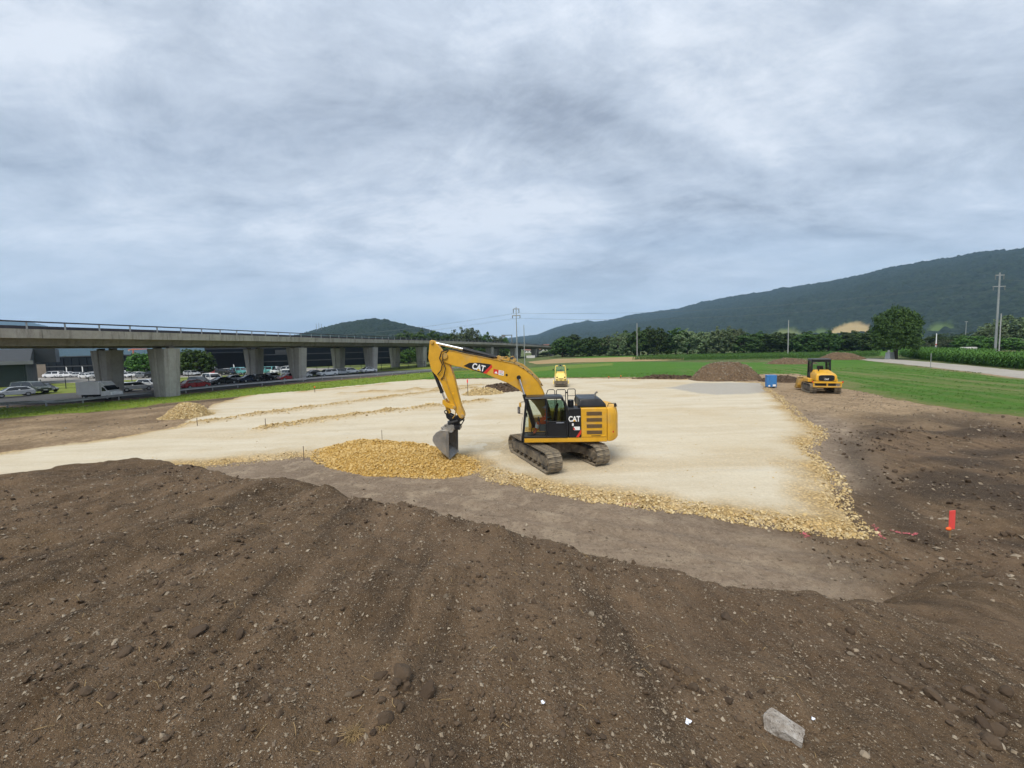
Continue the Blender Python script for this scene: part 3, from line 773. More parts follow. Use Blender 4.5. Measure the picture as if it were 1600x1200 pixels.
for L, h, w in WIND[:2]:
    A = np.array(L); k = r_.integers(0, len(A) - 1, 1500); t = r_.uniform(0, 1, (1500, 1)); q = A[k] * (1 - t) + A[k + 1] * t + r_.normal(0, w * .55, (1500, 2))
    scatter('windrow_stones', np.column_stack([q, pad_shape(q[:, 0], q[:, 1])[0]]), np.minimum(.14, .04 * np.exp(r_.exponential(.35, 1500))), M_LIME, pad, 37)

# ---- heaps of gravel and spoil
def heap_material(name, a, b, dark, scale=9):
    k = NT(name); p = k.pos(); n = k.noise(p, 1.1, 6, 0.65); vd = k.voro(p, scale); q = k.n('ShaderNodeSeparateColor'); k.l(k.voro(p, scale, 'Color'), q.inputs[0])
    c = k.mix(q.outputs[0], a, b); c = k.mix(k.rng(vd, 0.35, 0.65, 0, 0.65), c, dark); c = k.mix(k.rng(n, 0.45, 0.7, 0, 0.5), c, tuple(x * 0.7 for x in a))
    return k.out(c, 0.95, k.bump(k.math('ADD', k.math('SUBTRACT', 0.7, vd), n), 0.9, 0.08), 0.15)
M_HYEL = heap_material('yellow_gravel', (0.42, 0.252, 0.062), (0.55, 0.365, 0.118), (0.22, 0.125, 0.03))
M_HTAN = heap_material('tan_gravel', (0.44, 0.32, 0.145), (0.56, 0.43, 0.23), (0.24, 0.165, 0.075), 7)
M_HBRN = heap_material('stony_spoil', (0.13, 0.085, 0.050), (0.21, 0.145, 0.09), (0.07, 0.045, 0.027), 5)
M_HDRK = heap_material('dark_spoil', (0.085, 0.056, 0.036), (0.13, 0.09, 0.06), (0.045, 0.03, 0.02), 4)
def heap(c, rx, ry, yaw, h, mat, smat, label, seed, nst=900, ssz=0.05, flat=0.25, zb=None, power=1.15):
    root = empty('heap', (c[0], c[1], 0)); N, M = 96, 40
    zb = zb or (lambda x, y: np.maximum(gh(x, y, False), np.where(poly_sd(x, y, PAD) > -0.3, pad_shape(x, y)[0], -9)))
    def prof(rho, a, X, Y):
        e = rho * (1 + 0.22 * fbm(np.cos(a) * 1.3 + seed, np.sin(a) * 1.3, 3, seed))
        t = np.clip(1 - e, -0.2, 1)
        s = np.where(t > 0, 1 - np.power(1 - np.clip(t, 0, 1), power) if False else np.tanh(np.clip(t, 0, 1) * 1.9) / math.tanh(1.9) ** 1, t * 1.5)
        return s * h * (1 + 0.25 * fbm(X * .5, Y * .5, 3, seed + 1)) + 0.07 * h ** .5 * fbm(X * 2, Y * 2, 3, seed + 2) * (t > 0)
    rho, a = np.meshgrid(np.linspace(0, 1.25, M), np.linspace(0, 2 * PI, N, endpoint=False), indexing='ij'); rho = rho.ravel(); a = a.ravel()
    def world(rho, a):
        lx, ly = rho * np.cos(a) * rx, rho * np.sin(a) * ry
        return c[0] + lx * math.cos(yaw) - ly * math.sin(yaw), c[1] + lx * math.sin(yaw) + ly * math.cos(yaw)
    X, Y = world(rho, a); Z = zb(X, Y) + prof(rho, a, X, Y) - 0.06
    idx = np.arange(M * N).reshape(M, N); Q = np.stack([idx[:-1], np.roll(idx[:-1], -1, 1), np.roll(idx[1:], -1, 1), idx[1:]], -1).reshape(-1, 4)[:, ::-1]
    V = np.column_stack([X - c[0], Y - c[1], Z]); link('mass', np_mesh('heap_mass', V, Q, mat), root)
    r = np.random.default_rng(seed); rr = np.sqrt(r.uniform(0, 1.12, nst)); aa = r.uniform(0, 2 * PI, nst); X, Y = world(rr, aa)
    Z = np.maximum(zb(X, Y) + prof(rr, aa, X, Y) - 0.06, zb(X, Y))
    scatter('stones', np.column_stack([X - c[0], Y - c[1], Z]), np.minimum(ssz * 3, ssz * np.exp(r.exponential(0.4, nst))), smat, root, seed + 5, sink=0.35)
    tag(root, label, 'heap', None); return root
heap((-6.5, 19.75), 5.0, 2.05, math.atan2(-4.3, 9.4), 0.78, M_HYEL, stone_material('yellow_stone', [(0.40, 0.235, 0.052), (0.51, 0.325, 0.095), (0.60, 0.43, 0.18), (0.36, 0.215, 0.06), (0.46, 0.275, 0.07), (0.53, 0.36, 0.13)], 9), 'long low heap of yellow gravel under the excavator bucket', 101, 8500, 0.026)
heap((-30.4, 35.6), 2.0, 1.8, 0.3, 1.25, M_HTAN, M_LIME, 'cone of tan gravel on the brown patch before the viaduct', 102, 2600, 0.035)
heap((32.3, 58.3), 5.0, 4.0, 0.2, 2.6, M_HBRN, M_STONE, 'tall brown heap of stony spoil left of the blue tank', 103, 1500, 0.045)
_a = G(1243, 569); heap((_a[0], _a[1] + 2), 5.2, 3.5, -0.6, 1.5, M_HBRN, M_STONE, 'low reddish brown spoil heap in the meadow behind the blue tank', 104, 500, 0.05)
_a = G(1325, 562); heap((_a[0], _a[1] + 2), 5.6, 4.0, -0.6, 2.1, M_HBRN, M_STONE, 'brown spoil heap at the end of the farm track left of the lone tree', 105, 500, 0.05)
_a = G(783, 611); heap((_a[0], _a[1] + .6), 3.2, 2.0, 0.1, 1.0, M_HDRK, M_CLOD, 'dark soil heap seen under the excavator boom', 106, 500, 0.07)
_a = G(754, 616); heap((_a[0], _a[1] + .6), 2.5, 1.6, 0.2, 0.75, M_HTAN, M_LIME, 'small tan gravel heap left of the dark soil heap', 107, 500, 0.06)
_a = G(1232, 597); heap((_a[0], _a[1] + 1.2), 2.6, 1.5, -0.7, 0.9, M_HDRK, M_CLOD, 'small dark soil heap between the blue tank and the loader', 108, 500, 0.05)
_a = G(1045, 592); heap((_a[0], _a[1] + 1.0), 5.0, 0.9, -0.35, 0.65, M_HDRK, M_CLOD, 'long dark soil ridge along the far edge of the gravel', 109, 500, 0.08)

# ================================================================== HILLS
def forest_material():
    k = NT('hill_forest'); p = k.pos()
    n = k.noise(p, 0.006, 6, 0.6, 0.3); v = k.voro(p, 0.075); q = k.n('ShaderNodeSeparateColor'); k.l(k.voro(p, 0.075, 'Color'), q.inputs[0])
    c = k.mix(q.outputs[0], (0.010, 0.018, 0.013), (0.028, 0.043, 0.024)); c = k.mix(k.rng(n, 0.4, 0.65, 0, 0.6), c, (0.017, 0.030, 0.021))
    c = k.mix(k.rng(v, 0.3, 0.8, 0, 0.5), c, (0.008, 0.014, 0.009))
    fl = k.attr('field'); fc = k.mix(k.attr('ripe'), (0.085, 0.125, 0.035), (0.36, 0.27, 0.13)); c = k.mix(fl, c, fc)
    return k.out(c, 0.95, k.bump(k.math('MULTIPLY', v, k.math('SUBTRACT', 1.0, fl)), 1.0, 6.0), 0.1)
M_FOREST = forest_material()
def hill(name, ridge, depth, foot, label, nx=520, ny=150, cell=11.0, amp=9.0, seed=1, fields=()):
    """ridge: list of (px, py) skyline points, depth: (px, m) far distance; a real slope rises from the valley floor to it"""
    pxs = np.linspace(ridge[0][0], ridge[-1][0], nx)
    pys = np.interp(pxs, [r[0] for r in ridge], [r[1] for r in ridge]); dep = np.interp(pxs, [d[0] for d in depth], [d[1] for d in depth])
    R = np.array([D(a, b, d) for a, b, d in zip(pxs, pys, dep)])
    t = np.concatenate([np.linspace(0, 1, ny), np.linspace(1.02, 1.5, 24)])
    T, I = np.meshgrid(t, np.arange(nx), indexing='ij'); B = R[I]
    k = foot + (1 - foot) * T
    X = B[..., 0] * k; Y = B[..., 1] * k
    prof = np.where(T <= 1, 0.16 * sstep(0, .35, T) + 0.84 * np.power(np.clip((T - .12) / .88, 0, 1), 1.15), 1 - 0.9 * (T - 1) ** 1.2)
    H = B[..., 2] - 6.0
    sh = fbm(X / 420, Y / 420, 4, seed) * 0.10 * np.clip(T, 0, 1) * (1 - np.clip(T, 0, 1)) * 4
    Z = H * (prof + sh)
    fld = np.zeros_like(Z); ripe = np.zeros_like(Z)
    for (ax, bx, t0, t1, rp_) in fields:
        PXG = pxs[I]; wob = 6 * fbm(PXG * .06, T * 30, 3, seed + 9)
        m = sstep(ax - 4, ax + 4, PXG + wob) * (1 - sstep(bx - 4, bx + 4, PXG + wob)) * sstep(t0 - .008, t0 + .008, T + wob * .0015) * (1 - sstep(t1 - .010, t1 + .010, T + wob * .0022 + (t1 - t0) * .5 * ((PXG - (ax + bx) / 2) / ((bx - ax) / 2)) ** 2))
        fld = np.maximum(fld, m); ripe = np.where(m > .3, rp_, ripe)
    w, wid = worley(X / cell, Y / cell, seed)
    can = np.clip(1 - w * 1.15, 0, 1) ** 0.5 * (0.5 + 0.8 * wid) * amp + amp * 0.6 * fbm(X / 60, Y / 60, 3, seed + 2)
    Z = Z + can * sstep(0.02, 0.10, T) * (1 - fld)
    Z = np.where(T < 0.005, -1, Z)
    n2 = nx; idx = np.arange(T.size).reshape(T.shape); Q = np.stack([idx[:-1, :-1], idx[:-1, 1:], idx[1:, 1:], idx[1:, :-1]], -1).reshape(-1, 4)
    o = link(name, np_mesh(name, np.column_stack([X.ravel(), Y.ravel(), Z.ravel()]), Q, M_FOREST, {'field': fld.ravel(), 'ripe': ripe.ravel()}))
    return tag(o, label, None, None, 'structure')
hill('forest_ridge', [(690, 536), (760, 532), (800, 528), (840, 523), (862, 514), (885, 507), (905, 504), (918, 500), (930, 503), (960, 499), (985, 492), (1020, 488), (1060, 482), (1100, 471), (1150, 462), (1200, 455), (1215, 451), (1250, 447), (1300, 439), (1350, 428), (1400, 416), (1450, 408), (1500, 399), (1550, 392), (1600, 387), (1700, 372), (1850, 350), (2200, 320)],
     [(690, 5200), (840, 4300), (960, 3600), (1100, 3000), (1300, 2300), (1450, 1950), (1600, 1650), (2200, 900)], 0.36, 'long dark forested mountain ridge behind the valley', 720, 150, 13, 11, 3,
     fields=((1120, 1190, .10, .15, .05), (1205, 1262, .10, .20, 0.15), (1270, 1300, .12, .19, .0), (1302, 1362, .10, .215, .95), (1180, 1215, .08, .12, .8), (1385, 1440, .10, .175, 0.1), (910, 932, .93, .99, .35), (1455, 1500, .09, .14, .0)))
hill('wooded_hill', [(380, 534), (440, 527), (468, 522), (500, 512), (530, 505), (560, 500), (585, 498), (602, 498), (625, 503), (650, 511), (675, 517), (705, 522), (740, 530), (790, 537)], [(380, 1700), (600, 1300), (790, 1500)], 0.5, 'rounded wooded hill beyond the viaduct', 360, 110, 9, 8, 13)
hill('far_ridge', [(-300, 480), (-120, 492), (-20, 500), (20, 501), (50, 504), (80, 512), (140, 524), (220, 532), (320, 537), (460, 541), (600, 540), (760, 538)], [(-300, 3600), (0, 4300), (300, 5600), (760, 6200)], 0.4, 'pale blue distant mountain ridge seen through the viaduct', 300, 70, 30, 14, 23)
# ================================================================== EXCAVATOR
M_CAT = pm('machine_yellow', (0.66, 0.352, 0.022), 0.42, 0.10, 2.0, dirt=(0.42, 0.31, 0.16), dirtamt=0.26, spec=0.45)
M_CATD = pm('dusty_yellow', (0.52, 0.29, 0.035), 0.6, 0.15, 3.0, dirt=(0.36, 0.28, 0.17), dirtamt=0.55)
M_BLK = pm('black_paint', (0.014, 0.015, 0.017), 0.38, 0.2, 3.0, dirt=(0.20, 0.17, 0.13), dirtamt=0.10)
M_RUB = pm('black_rubber', (0.018, 0.018, 0.018), 0.75, 0.2, 5.0, dirt=(0.2, 0.17, 0.13), dirtamt=0.2)
M_STEEL = pm('worn_steel', (0.20, 0.195, 0.185), 0.5, 0.25, 4.0, metal=0.35, dirt=(0.26, 0.215, 0.15), dirtamt=0.5)
M_TRK = pm('track_steel', (0.135, 0.118, 0.098), 0.7, 0.3, 6.0, metal=0.2, dirt=(0.38, 0.31, 0.21), dirtamt=0.75)
M_TRKD = pm('track_frame_steel', (0.085, 0.075, 0.062), 0.8, 0.3, 4.0, dirt=(0.27, 0.215, 0.145), dirtamt=0.55)
M_CHR = pm('chrome_rod', (0.72, 0.73, 0.75), 0.22, 0.05, 4.0, metal=0.9)
M_WHT = pm('white_print', (0.80, 0.80, 0.78), 0.5, 0.04, 4.0)
M_RED = pm('red_print', (0.62, 0.035, 0.020), 0.5, 0.06, 4.0)
M_YPR = pm('yellow_print', (0.78, 0.42, 0.02), 0.5, 0.05, 4.0)
M_GRL = pm('grille_mesh', (0.19, 0.125, 0.06), 0.7, 0.2, 30.0)
M_SEAT = pm('seat_cloth', (0.035, 0.036, 0.040), 0.9, 0.2, 9.0)
M_TRIM = pm('cab_trim', (0.11, 0.115, 0.12), 0.7, 0.15, 6.0)
def glass_material(name, tint, gloss=0.07):
    k = NT(name); t = k.t; t.nodes.remove(k.b)
    tr = k.n('ShaderNodeBsdfTransparent'); tr.inputs[0].default_value = (*tint, 1)
    gl = k.n('ShaderNodeBsdfGlossy'); gl.inputs['Roughness'].default_value = 0.04; gl.inputs[0].default_value = (0.9, 0.95, 1, 1)
    fr = k.n('ShaderNodeFresnel'); fr.inputs[0].default_value = 1.5
    f = k.math('ADD', k.math('MULTIPLY', fr.outputs[0], 0.9), gloss * 0.3)
    mx_ = k.n('ShaderNodeMixShader'); k.l(f, mx_.inputs[0]); k.l(tr.outputs[0], mx_.inputs[1]); k.l(gl.outputs[0], mx_.inputs[2])
    k.l(mx_.outputs[0], t.nodes['Material Output'].inputs[0]); return k.m
M_GLASS = glass_material('clear_glass', (0.93, 0.97, 0.95))
M_TINT = glass_material('tinted_glass', (0.42, 0.55, 0.51))
EXC = empty('excavator', (2.05, 18.85, 0.0), math.radians(177))
tag(EXC, 'large yellow tracked excavator lowering its bucket onto the yellow gravel heap', 'excavator')
MU = Matrix.Rotation(math.radians(-64.7), 4, 'Z')
# ---- undercarriage
def stadium(s_, L, r):
    """point and tangent at arc length s_ round a track of straight length L and end radius r"""
    per = 2 * L + 2 * PI * r; s_ = s_ % per
    if s_ < L: return (-L / 2 + s_, -r), (1, 0)
    s_ -= L
    if s_ < PI * r:
        a = -PI / 2 + s_ / r; return (L / 2 + r * math.cos(a), r * math.sin(a)), (-math.sin(a), math.cos(a))
    s_ -= PI * r
    if s_ < L: return (L / 2 - s_, r), (-1, 0)
    s_ -= L; a = PI / 2 + s_ / r; return (-L / 2 + r * math.cos(a), r * math.sin(a)), (-math.sin(a), math.cos(a))
def track(root, M, yc, L, r, w, n, zc, fm, tm, grouser=0.035, rollers=7):
    per = 2 * L + 2 * PI * r; pitch = per / n
    belt = MB(M); pts = [stadium(per * i / 90, L, r - 0.05)[0] for i in range(90)]
    ring = [[(p[0], yc - w * .17, zc + p[1]), (p[0], yc + w * .17, zc + p[1])] for p in pts]
    inn = [stadium(per * i / 90, L, r - 0.13)[0] for i in range(90)]
    vs = []; fs = []
    for p, q in zip(pts, inn): vs += [(p[0], yc - w * .17, zc + p[1]), (p[0], yc + w * .17, zc + p[1]), (q[0], yc + w * .17, zc + q[1]), (q[0], yc - w * .17, zc + q[1])]
    for i in range(90):
        j = (i + 1) % 90
        for k in range(4): fs.append((i * 4 + k, i * 4 + (k + 1) % 4, j * 4 + (k + 1) % 4, j * 4 + k))
    belt.add(vs, fs); tr = belt.build('track', tm, root)
    sh = MB(); sh.box((0, 0, 0.0), (pitch * 0.93, w, 0.028))
    for dx, hh in ((-0.40, grouser), (-0.02, grouser * .8), (0.36, grouser * .8)): sh.box((dx * pitch, 0, 0.012 + hh / 2), (0.018, w, hh))
    me = sh.mesh('track_shoe', tm)
    for i in range(n):
        p, t = stadium(pitch * i, L, r - 0.03)
        R = Matrix(((t[0], 0, t[1]), (0, 1, 0), (t[1], 0, -t[0]))).to_3x3()
        Z = Vector((t[1], 0, -t[0])); X = Vector((t[0], 0, t[1])); Yv = Z.cross(X)
        m = Matrix((X, Yv, Z)).transposed().to_4x4(); m.translation = Vector((p[0], yc, zc + p[1]))
        o = link('track_shoe', me, tr); o.matrix_basis = M @ m
    f = MB(M); hh = r * 0.42
    f.prism([(-L / 2 + r * .35, zc - hh), (L / 2 - r * .35, zc - hh), (L / 2 - r * .2, zc), (L / 2 - r * .45, zc + hh), (-L / 2 + r * .45, zc + hh), (-L / 2 + r * .2, zc)], yc - w * .36, yc + w * .36)
    f.prism([(-L / 2 + .5, zc + hh * .5), (L / 2 - .5, zc + hh * .5), (L / 2 - .62, zc + hh * 1.25), (-L / 2 + .62, zc + hh * 1.25)], yc - w * .30, yc + w * .30)
    f.build('track_frame', fm, root, 0.02)
    for x in (-L / 2, L / 2):
        wh = MB(M); wh.cyl((x, yc - w * .33, zc), (x, yc + w * .33, zc), r - 0.14, n=28)
        for s in (-1, 1):
            wh.cyl((x, yc + s * w * .33, zc), (x, yc + s * (w * .33 + .04), zc), (r - .14) * .62, (r - .14) * .55, n=20)
            for k in range(8):
                a = 2 * PI * k / 8; wh.cyl((x + math.cos(a) * (r - .14) * .42, yc + s * w * .36, zc + math.sin(a) * (r - .14) * .42), (x + math.cos(a) * (r - .14) * .42, yc + s * (w * .36 + .03), zc + math.sin(a) * (r - .14) * .42), .022, n=6)
        wh.build('drive_sprocket' if x > 0 else 'idler_wheel', fm, root, 0.01)
    for i in range(rollers):
        x = -L / 2 + L * (i + .7) / (rollers + .4); q = MB(M)
        q.cyl((x, yc - w * .34, zc - r + .20), (x, yc + w * .34, zc - r + .20), 0.10, n=14); q.cyl((x, yc - w * .39, zc - r + .20), (x, yc + w * .39, zc - r + .20), 0.05, n=10)
        q.build('track_roller', fm, root)
for yc in (-1.24, 1.24): track(EXC, MU, yc, 3.72, 0.47, 0.68, 50, 0.47, M_TRKD, M_TRK)
c = MB(MU); c.prism([(-0.75, 0.42), (0.75, 0.42), (0.62, 0.86), (-0.62, 0.86)], -0.95, 0.95)
for sx_ in (-1, 1):
    for sy_ in (-1, 1): c.loft([[(sx_ * .35, sy_ * .5, .40), (sx_ * .75, sy_ * .5, .40), (sx_ * .7, sy_ * .5, .8), (sx_ * .35, sy_ * .5, .8)], [(sx_ * .9, sy_ * 1.1, .34), (sx_ * 1.3, sy_ * 1.1, .34), (sx_ * 1.3, sy_ * 1.1, .66), (sx_ * .9, sy_ * 1.1, .66)]])
c.build('car_body', M_TRKD, EXC, 0.02)
MB().cyl((0, 0, 0.80), (0, 0, 1.10), 0.68, 0.66, n=40).build('slew_ring', M_TRKD, EXC, 0.01)
for s in (-1, 1):
    b = MB(MU)
    for x in (-.75, .55): b.box((x, 1.24 * 1 + 0.0, .83), (.10, .34, .05))
# ---- house
MB().prism([(1.49, 1.09), (1.49, 1.305), (-2.32, 1.305), (-2.32, 1.09)], -1.28, 1.30).build('platform', M_CAT, EXC, 0.025)
MB().bb(-2.32, -1.145, -1.27, 1.315, 1.31, 2.66).build('engine_cover', M_CAT, EXC, 0.03)
MB().bb(-2.32, 0.30, -1.27, -0.42, 1.31, 2.30).build('fuel_tank', M_CAT, EXC, 0.04)
MB().bb(0.32, 1.30, -1.27, -0.48, 1.31, 1.95).build('tool_box', M_CAT, EXC, 0.04)
MB().bb(-1.14, -0.56, 0.30, 1.318, 1.31, 2.655).build('side_door', M_BLK, EXC, 0.02)
MB().bb(-1.14, -0.30, -0.42, 0.30, 1.31, 2.45).build('pump_compartment', M_CATD, EXC, 0.03)
cw = MB(); pl_ = [(-2.335, 1.325), (-2.52, 1.32), (-2.72, 1.20), (-2.90, .85), (-3.0, .35), (-3.0, -.35), (-2.90, -.85), (-2.72, -1.2), (-2.52, -1.30), (-2.335, -1.30)]
cw.loft([[(x * 1 + (.10 if x < -2.4 else 0), y * .985, 1.11) for x, y in pl_], [(x, y, 1.24) for x, y in pl_], [(x, y, 2.30) for x, y in pl_], [(x + (.05 if x < -2.4 else 0), y * .99, 2.55) for x, y in pl_], [(x + (.14 if x < -2.4 else 0), y * .96, 2.665) for x, y in pl_]])
cw.build('counterweight', M_CAT, EXC, 0.03)
MB().loft([[(-2.34, -1.0, 2.662), (-1.06, -1.0, 2.662), (-1.06, 1.08, 2.662), (-2.34, 1.08, 2.662)], [(-2.32, -.98, 2.80), (-1.07, -.98, 2.80), (-1.07, 1.06, 2.80), (-2.32, 1.06, 2.80)], [(-2.10, -.85, 3.05), (-1.14, -.85, 3.05), (-1.14, .95, 3.05), (-2.10, .95, 3.05)]]).build('engine_hood', M_BLK, EXC, 0.05, seg=3)
for zc in (2.415, 2.125, 1.835, 1.545):
    g = MB(); x0, x1 = -2.09, -1.39
    g.bb(x0, x1, 1.30, 1.319, zc - .085, zc + .085)
    for k in range(5): g.box(((x0 + x1) / 2, 1.326, zc - .068 + k * .034), (x1 - x0, .018, .010))
    for k in range(8): g.box((x0 + (k + .5) * (x1 - x0) / 8, 1.322, zc), (.008, .014, .165))
    g.build('grille', M_GRL, EXC)
MB().prism([(-1.14, 1.70), (-1.14, 1.52), (-1.02, 1.322), (-0.90, 1.322)], 1.317, 1.3215).build('red_stripe', M_RED, EXC)
text_part('lettering', 'CAT', 0.34, M_WHT, EXC, (-0.83, 1.322, 2.17), (PI / 2, 0, PI), bold=0.012, sx=0.80)
MB().prism([(-.76, 2.07), (-.90, 2.07), (-.83, 2.155)], 1.322, 1.328).build('yellow_triangle', M_YPR, EXC)
MB().bb(-1.08, -0.80, 1.318, 1.323, 1.66, 1.82).build('sticker', M_WHT, EXC)
MB().prism([(-.76, 1.68), (-.88, 1.68), (-.80, 1.80)], 1.3235, 1.327).build('sticker_mark', M_RED, EXC)
MB().bb(-.80, -.72, 1.318, 1.323, 1.86, 1.98).build('sticker', M_WHT, EXC)
MB().bb(-2.02, -1.60, 1.317, 1.3205, 1.365, 1.395).build('model_plate', M_BLK, EXC)
MB().bb(-2.22, -2.06, 1.317, 1.3205, 1.35, 1.41).build('warning_plate', M_YPR, EXC)
MB().cyl((-2.60, 1.262, 1.55), (-2.612, 1.275, 1.55), .045, n=16).build('reflector', M_RED, EXC)
for pts in ([(0.42, .25, 2.3), (.40, .25, 3.18), (.32, .25, 3.40), (.25, .25, 3.44), (.05, .25, 3.44), (-.02, .25, 3.38), (-.02, .25, 2.4)],
            [(-.10, .25, 2.4), (-.10, .25, 3.38), (-.14, .25, 3.43), (-.5, .25, 3.43), (-.54, .25, 3.38), (-.54, .25, 2.4)],
            [(-.64, .25, 2.5), (-.64, .25, 3.40), (-.68, .25, 3.45), (-.97, .25, 3.45), (-1.01, .25, 3.40), (-1.01, .25, 2.5)]):
    h = MB().tube(pts, 0.02, 8); a = [p[0] for p in pts]; h.tube([(max(a) - .02, .25, 3.12), (min(a) + .02, .25, 3.12)], 0.015, 6); h.build('handrail', M_BLK, EXC, smooth=True)
MB().box((-.59, .25, 3.28), (.12, .05, .07)).build('rail_clamp', M_BLK, EXC)
MB().tube([(-1.95, .3, 3.0), (-1.95, .3, 3.18), (-1.98, .3, 3.24), (-2.06, .3, 3.30)], 0.045, 10).build('exhaust_pipe', M_STEEL, EXC, smooth=True)
MB().cyl((-.75, .62, 2.65), (-.75, .62, 2.98), .14, n=18).build('air_cleaner', M_BLK, EXC, 0.03)
MB().tube([(-2.42, .95, 2.66), (-2.46, .95, 2.82), (-2.80, .95, 2.82), (-2.84, .95, 2.66)], 0.018, 6).build('lifting_eye', M_BLK, EXC)
MB().cyl((-2.75, 1.0, 2.66), (-2.75, 1.0, 2.80), .05, n=10).build('camera_housing', M_BLK, EXC)
# ---- cab
CABO = [(1.63, 1.14), (1.40, 3.13), (1.30, 3.20), (-.24, 3.22), (-.36, 3.10), (-.51, 2.88), (-.56, 2.42), (-.545, 1.32)]
y0, y1 = 0.32, 1.325
cab = empty('cab', (0, 0, 0)); cab.parent = EXC
def bar(m, a, b, w, ya, yb):
    ax, az = a; bx, bz = b; d = Vector((bx - ax, bz - az)).normalized(); n_ = Vector((-d.y, d.x)) * w / 2
    m.prism([(ax + n_.x, az + n_.y), (bx + n_.x, bz + n_.y), (bx - n_.x, bz - n_.y), (ax - n_.x, az - n_.y)], ya, yb)
fr_ = MB()
for ya, yb in ((y0, y0 + .07), (y1 - .07, y1)):
    bar(fr_, (1.575, 1.13), (1.345, 3.14), .11, ya, yb); bar(fr_, (.455, 1.34), (.425, 3.10), .075, ya, yb)
    bar(fr_, (-.50, 1.34), (-.505, 2.45), .085, ya, yb); bar(fr_, (-.505, 2.43), (-.455, 2.90), .085, ya, yb); bar(fr_, (-.46, 2.87), (-.27, 3.14), .085, ya, yb)
    bar(fr_, (1.52, 1.36), (-.52, 1.345), .07, ya, yb)
fr_.box((1.30, (y0 + y1) / 2, 3.10), (.10, y1 - y0, .10)); fr_.box((1.57, (y0 + y1) / 2, 1.24), (.10, y1 - y0, .22)); fr_.box((-.30, (y0 + y1) / 2, 3.08), (.08, y1 - y0, .08))
fr_.build('cab_frame', M_BLK, cab, 0.015)
MB().loft([[(1.41, y0 - .01, 3.115), (-.36, y0 - .01, 3.12), (-.36, y1 + .01, 3.12), (1.41, y1 + .01, 3.115)], [(1.40, y0, 3.18), (-.34, y0, 3.19), (-.34, y1, 3.19), (1.40, y1, 3.18)], [(1.28, y0 + .08, 3.225), (-.22, y0 + .08, 3.235), (-.22, y1 - .08, 3.235), (1.28, y1 - .08, 3.225)]]).build('cab_roof', M_BLK, cab, 0.02)
MB().prism([(.40, 1.39), (-.46, 1.38), (-.46, 2.02), (.41, 2.02)], y1 - .05, y1 - .01).build('door_panel', M_BLK, cab, 0.01)
MB().box((-.03, y1 - .005, 2.06), (.86, .05, .05)).build('door_rail', M_BLK, cab, 0.008)
MB().tube([(.0, y1 + .03, 2.02), (-.06, y1 + .05, 2.02), (-.30, y1 + .05, 2.02), (-.36, y1 + .02, 2.02)], .014, 6).build('door_handle', M_CHR, cab, smooth=True)
MB().prism([(.40, 2.09), (-.46, 2.09), (-.46, 2.42), (-.42, 2.86), (-.28, 3.07), (.39, 3.08)], y1 - .03, y1 - .024).build('door_window', M_TINT, cab)
MB().prism([(1.49, 1.42), (.50, 1.42), (.47, 3.06), (1.30, 3.06)], y1 - .03, y1 - .024).build('side_window', M_GLASS, cab)
MB().prism([(1.49, 1.42), (-.46, 1.42), (-.46, 2.42), (-.28, 3.07), (1.30, 3.06)], y0 + .024, y0 + .03).build('far_window', M_GLASS, cab)
MB().loft([[(1.565, y0 + .07, 1.36), (1.575, y0 + .07, 1.36), (1.575, y1 - .07, 1.36), (1.565, y1 - .07, 1.36)], [(1.37, y0 + .07, 3.05), (1.38, y0 + .07, 3.05), (1.38, y1 - .07, 3.05), (1.37, y1 - .07, 3.05)]]).build('windscreen', M_GLASS, cab)
MB().bb(-.50, 1.50, y0 + .03, y1 - .03, 1.31, 1.345).build('cab_floor', M_TRIM, cab)
MB().bb(-.53, -.47, y0 + .05, y1 - .05, 1.35, 2.35).build('rear_wall', M_TRIM, cab)
st_ = MB(); st_.prism([(.05, 1.70), (.55, 1.74), (.55, 1.86), (.05, 1.84)], .60, 1.08); st_.prism([(.0, 1.80), (.14, 1.84), (.02, 2.62), (-.12, 2.58)], .60, 1.08); st_.prism([(.0, 2.62), (-.10, 2.60), (-.16, 2.84), (-.06, 2.86)], .70, .98); st_.bb(.1, .5, .66, 1.02, 1.35, 1.70)
st_.build('operator_seat', M_SEAT, cab, 0.03)
for y in (.48, 1.18):
    q = MB(); q.bb(.10, .78, y - .09, y + .09, 1.62, 1.92); q.tube([(.72, y, 1.9), (.78, y, 2.05), (.80, y, 2.10)], .022, 6); q.ball((.80, y, 2.13), .035, 8, 5); q.build('control_console', M_TRIM, cab, 0.02)
q = MB(); q.tube([(1.18, .75, 1.35), (1.12, .75, 1.75)], .02, 6); q.tube([(1.18, .92, 1.35), (1.12, .92, 1.75)], .02, 6); q.box((1.24, .75, 1.42), (.2, .1, .03)); q.box((1.24, .92, 1.42), (.2, .1, .03)); q.build('travel_pedals', M_BLK, cab)
MB().box((1.36, .45, 2.25), (.06, .24, .18)).build('monitor', M_BLK, cab, 0.01)
MB().tube([(1.42, y1, 3.02), (1.60, y1 + .10, 3.02), (1.64, y1 + .12, 2.95)], .014, 6).build('lamp_arm', M_BLK, EXC, smooth=True); m_ = MB(); m_.tube([(1.52, y1, 2.45), (1.70, y1 + .12, 2.50), (1.70, y1 + .12, 2.72)], .014, 6); m_.build('mirror_arm', M_BLK, EXC, smooth=True)
MB().box((1.64, y1 + .12, 2.90), (.10, .16, .20)).build('work_lamp', M_CATD, EXC, 0.02)
MB().box((1.70, y1 + .13, 2.66), (.12, .20, .30)).build('mirror', M_BLK, EXC, 0.03)
MB().box((1.712, y1 + .236, 2.68), (.10, .006, .24)).build('mirror_glass', M_CHR, EXC)
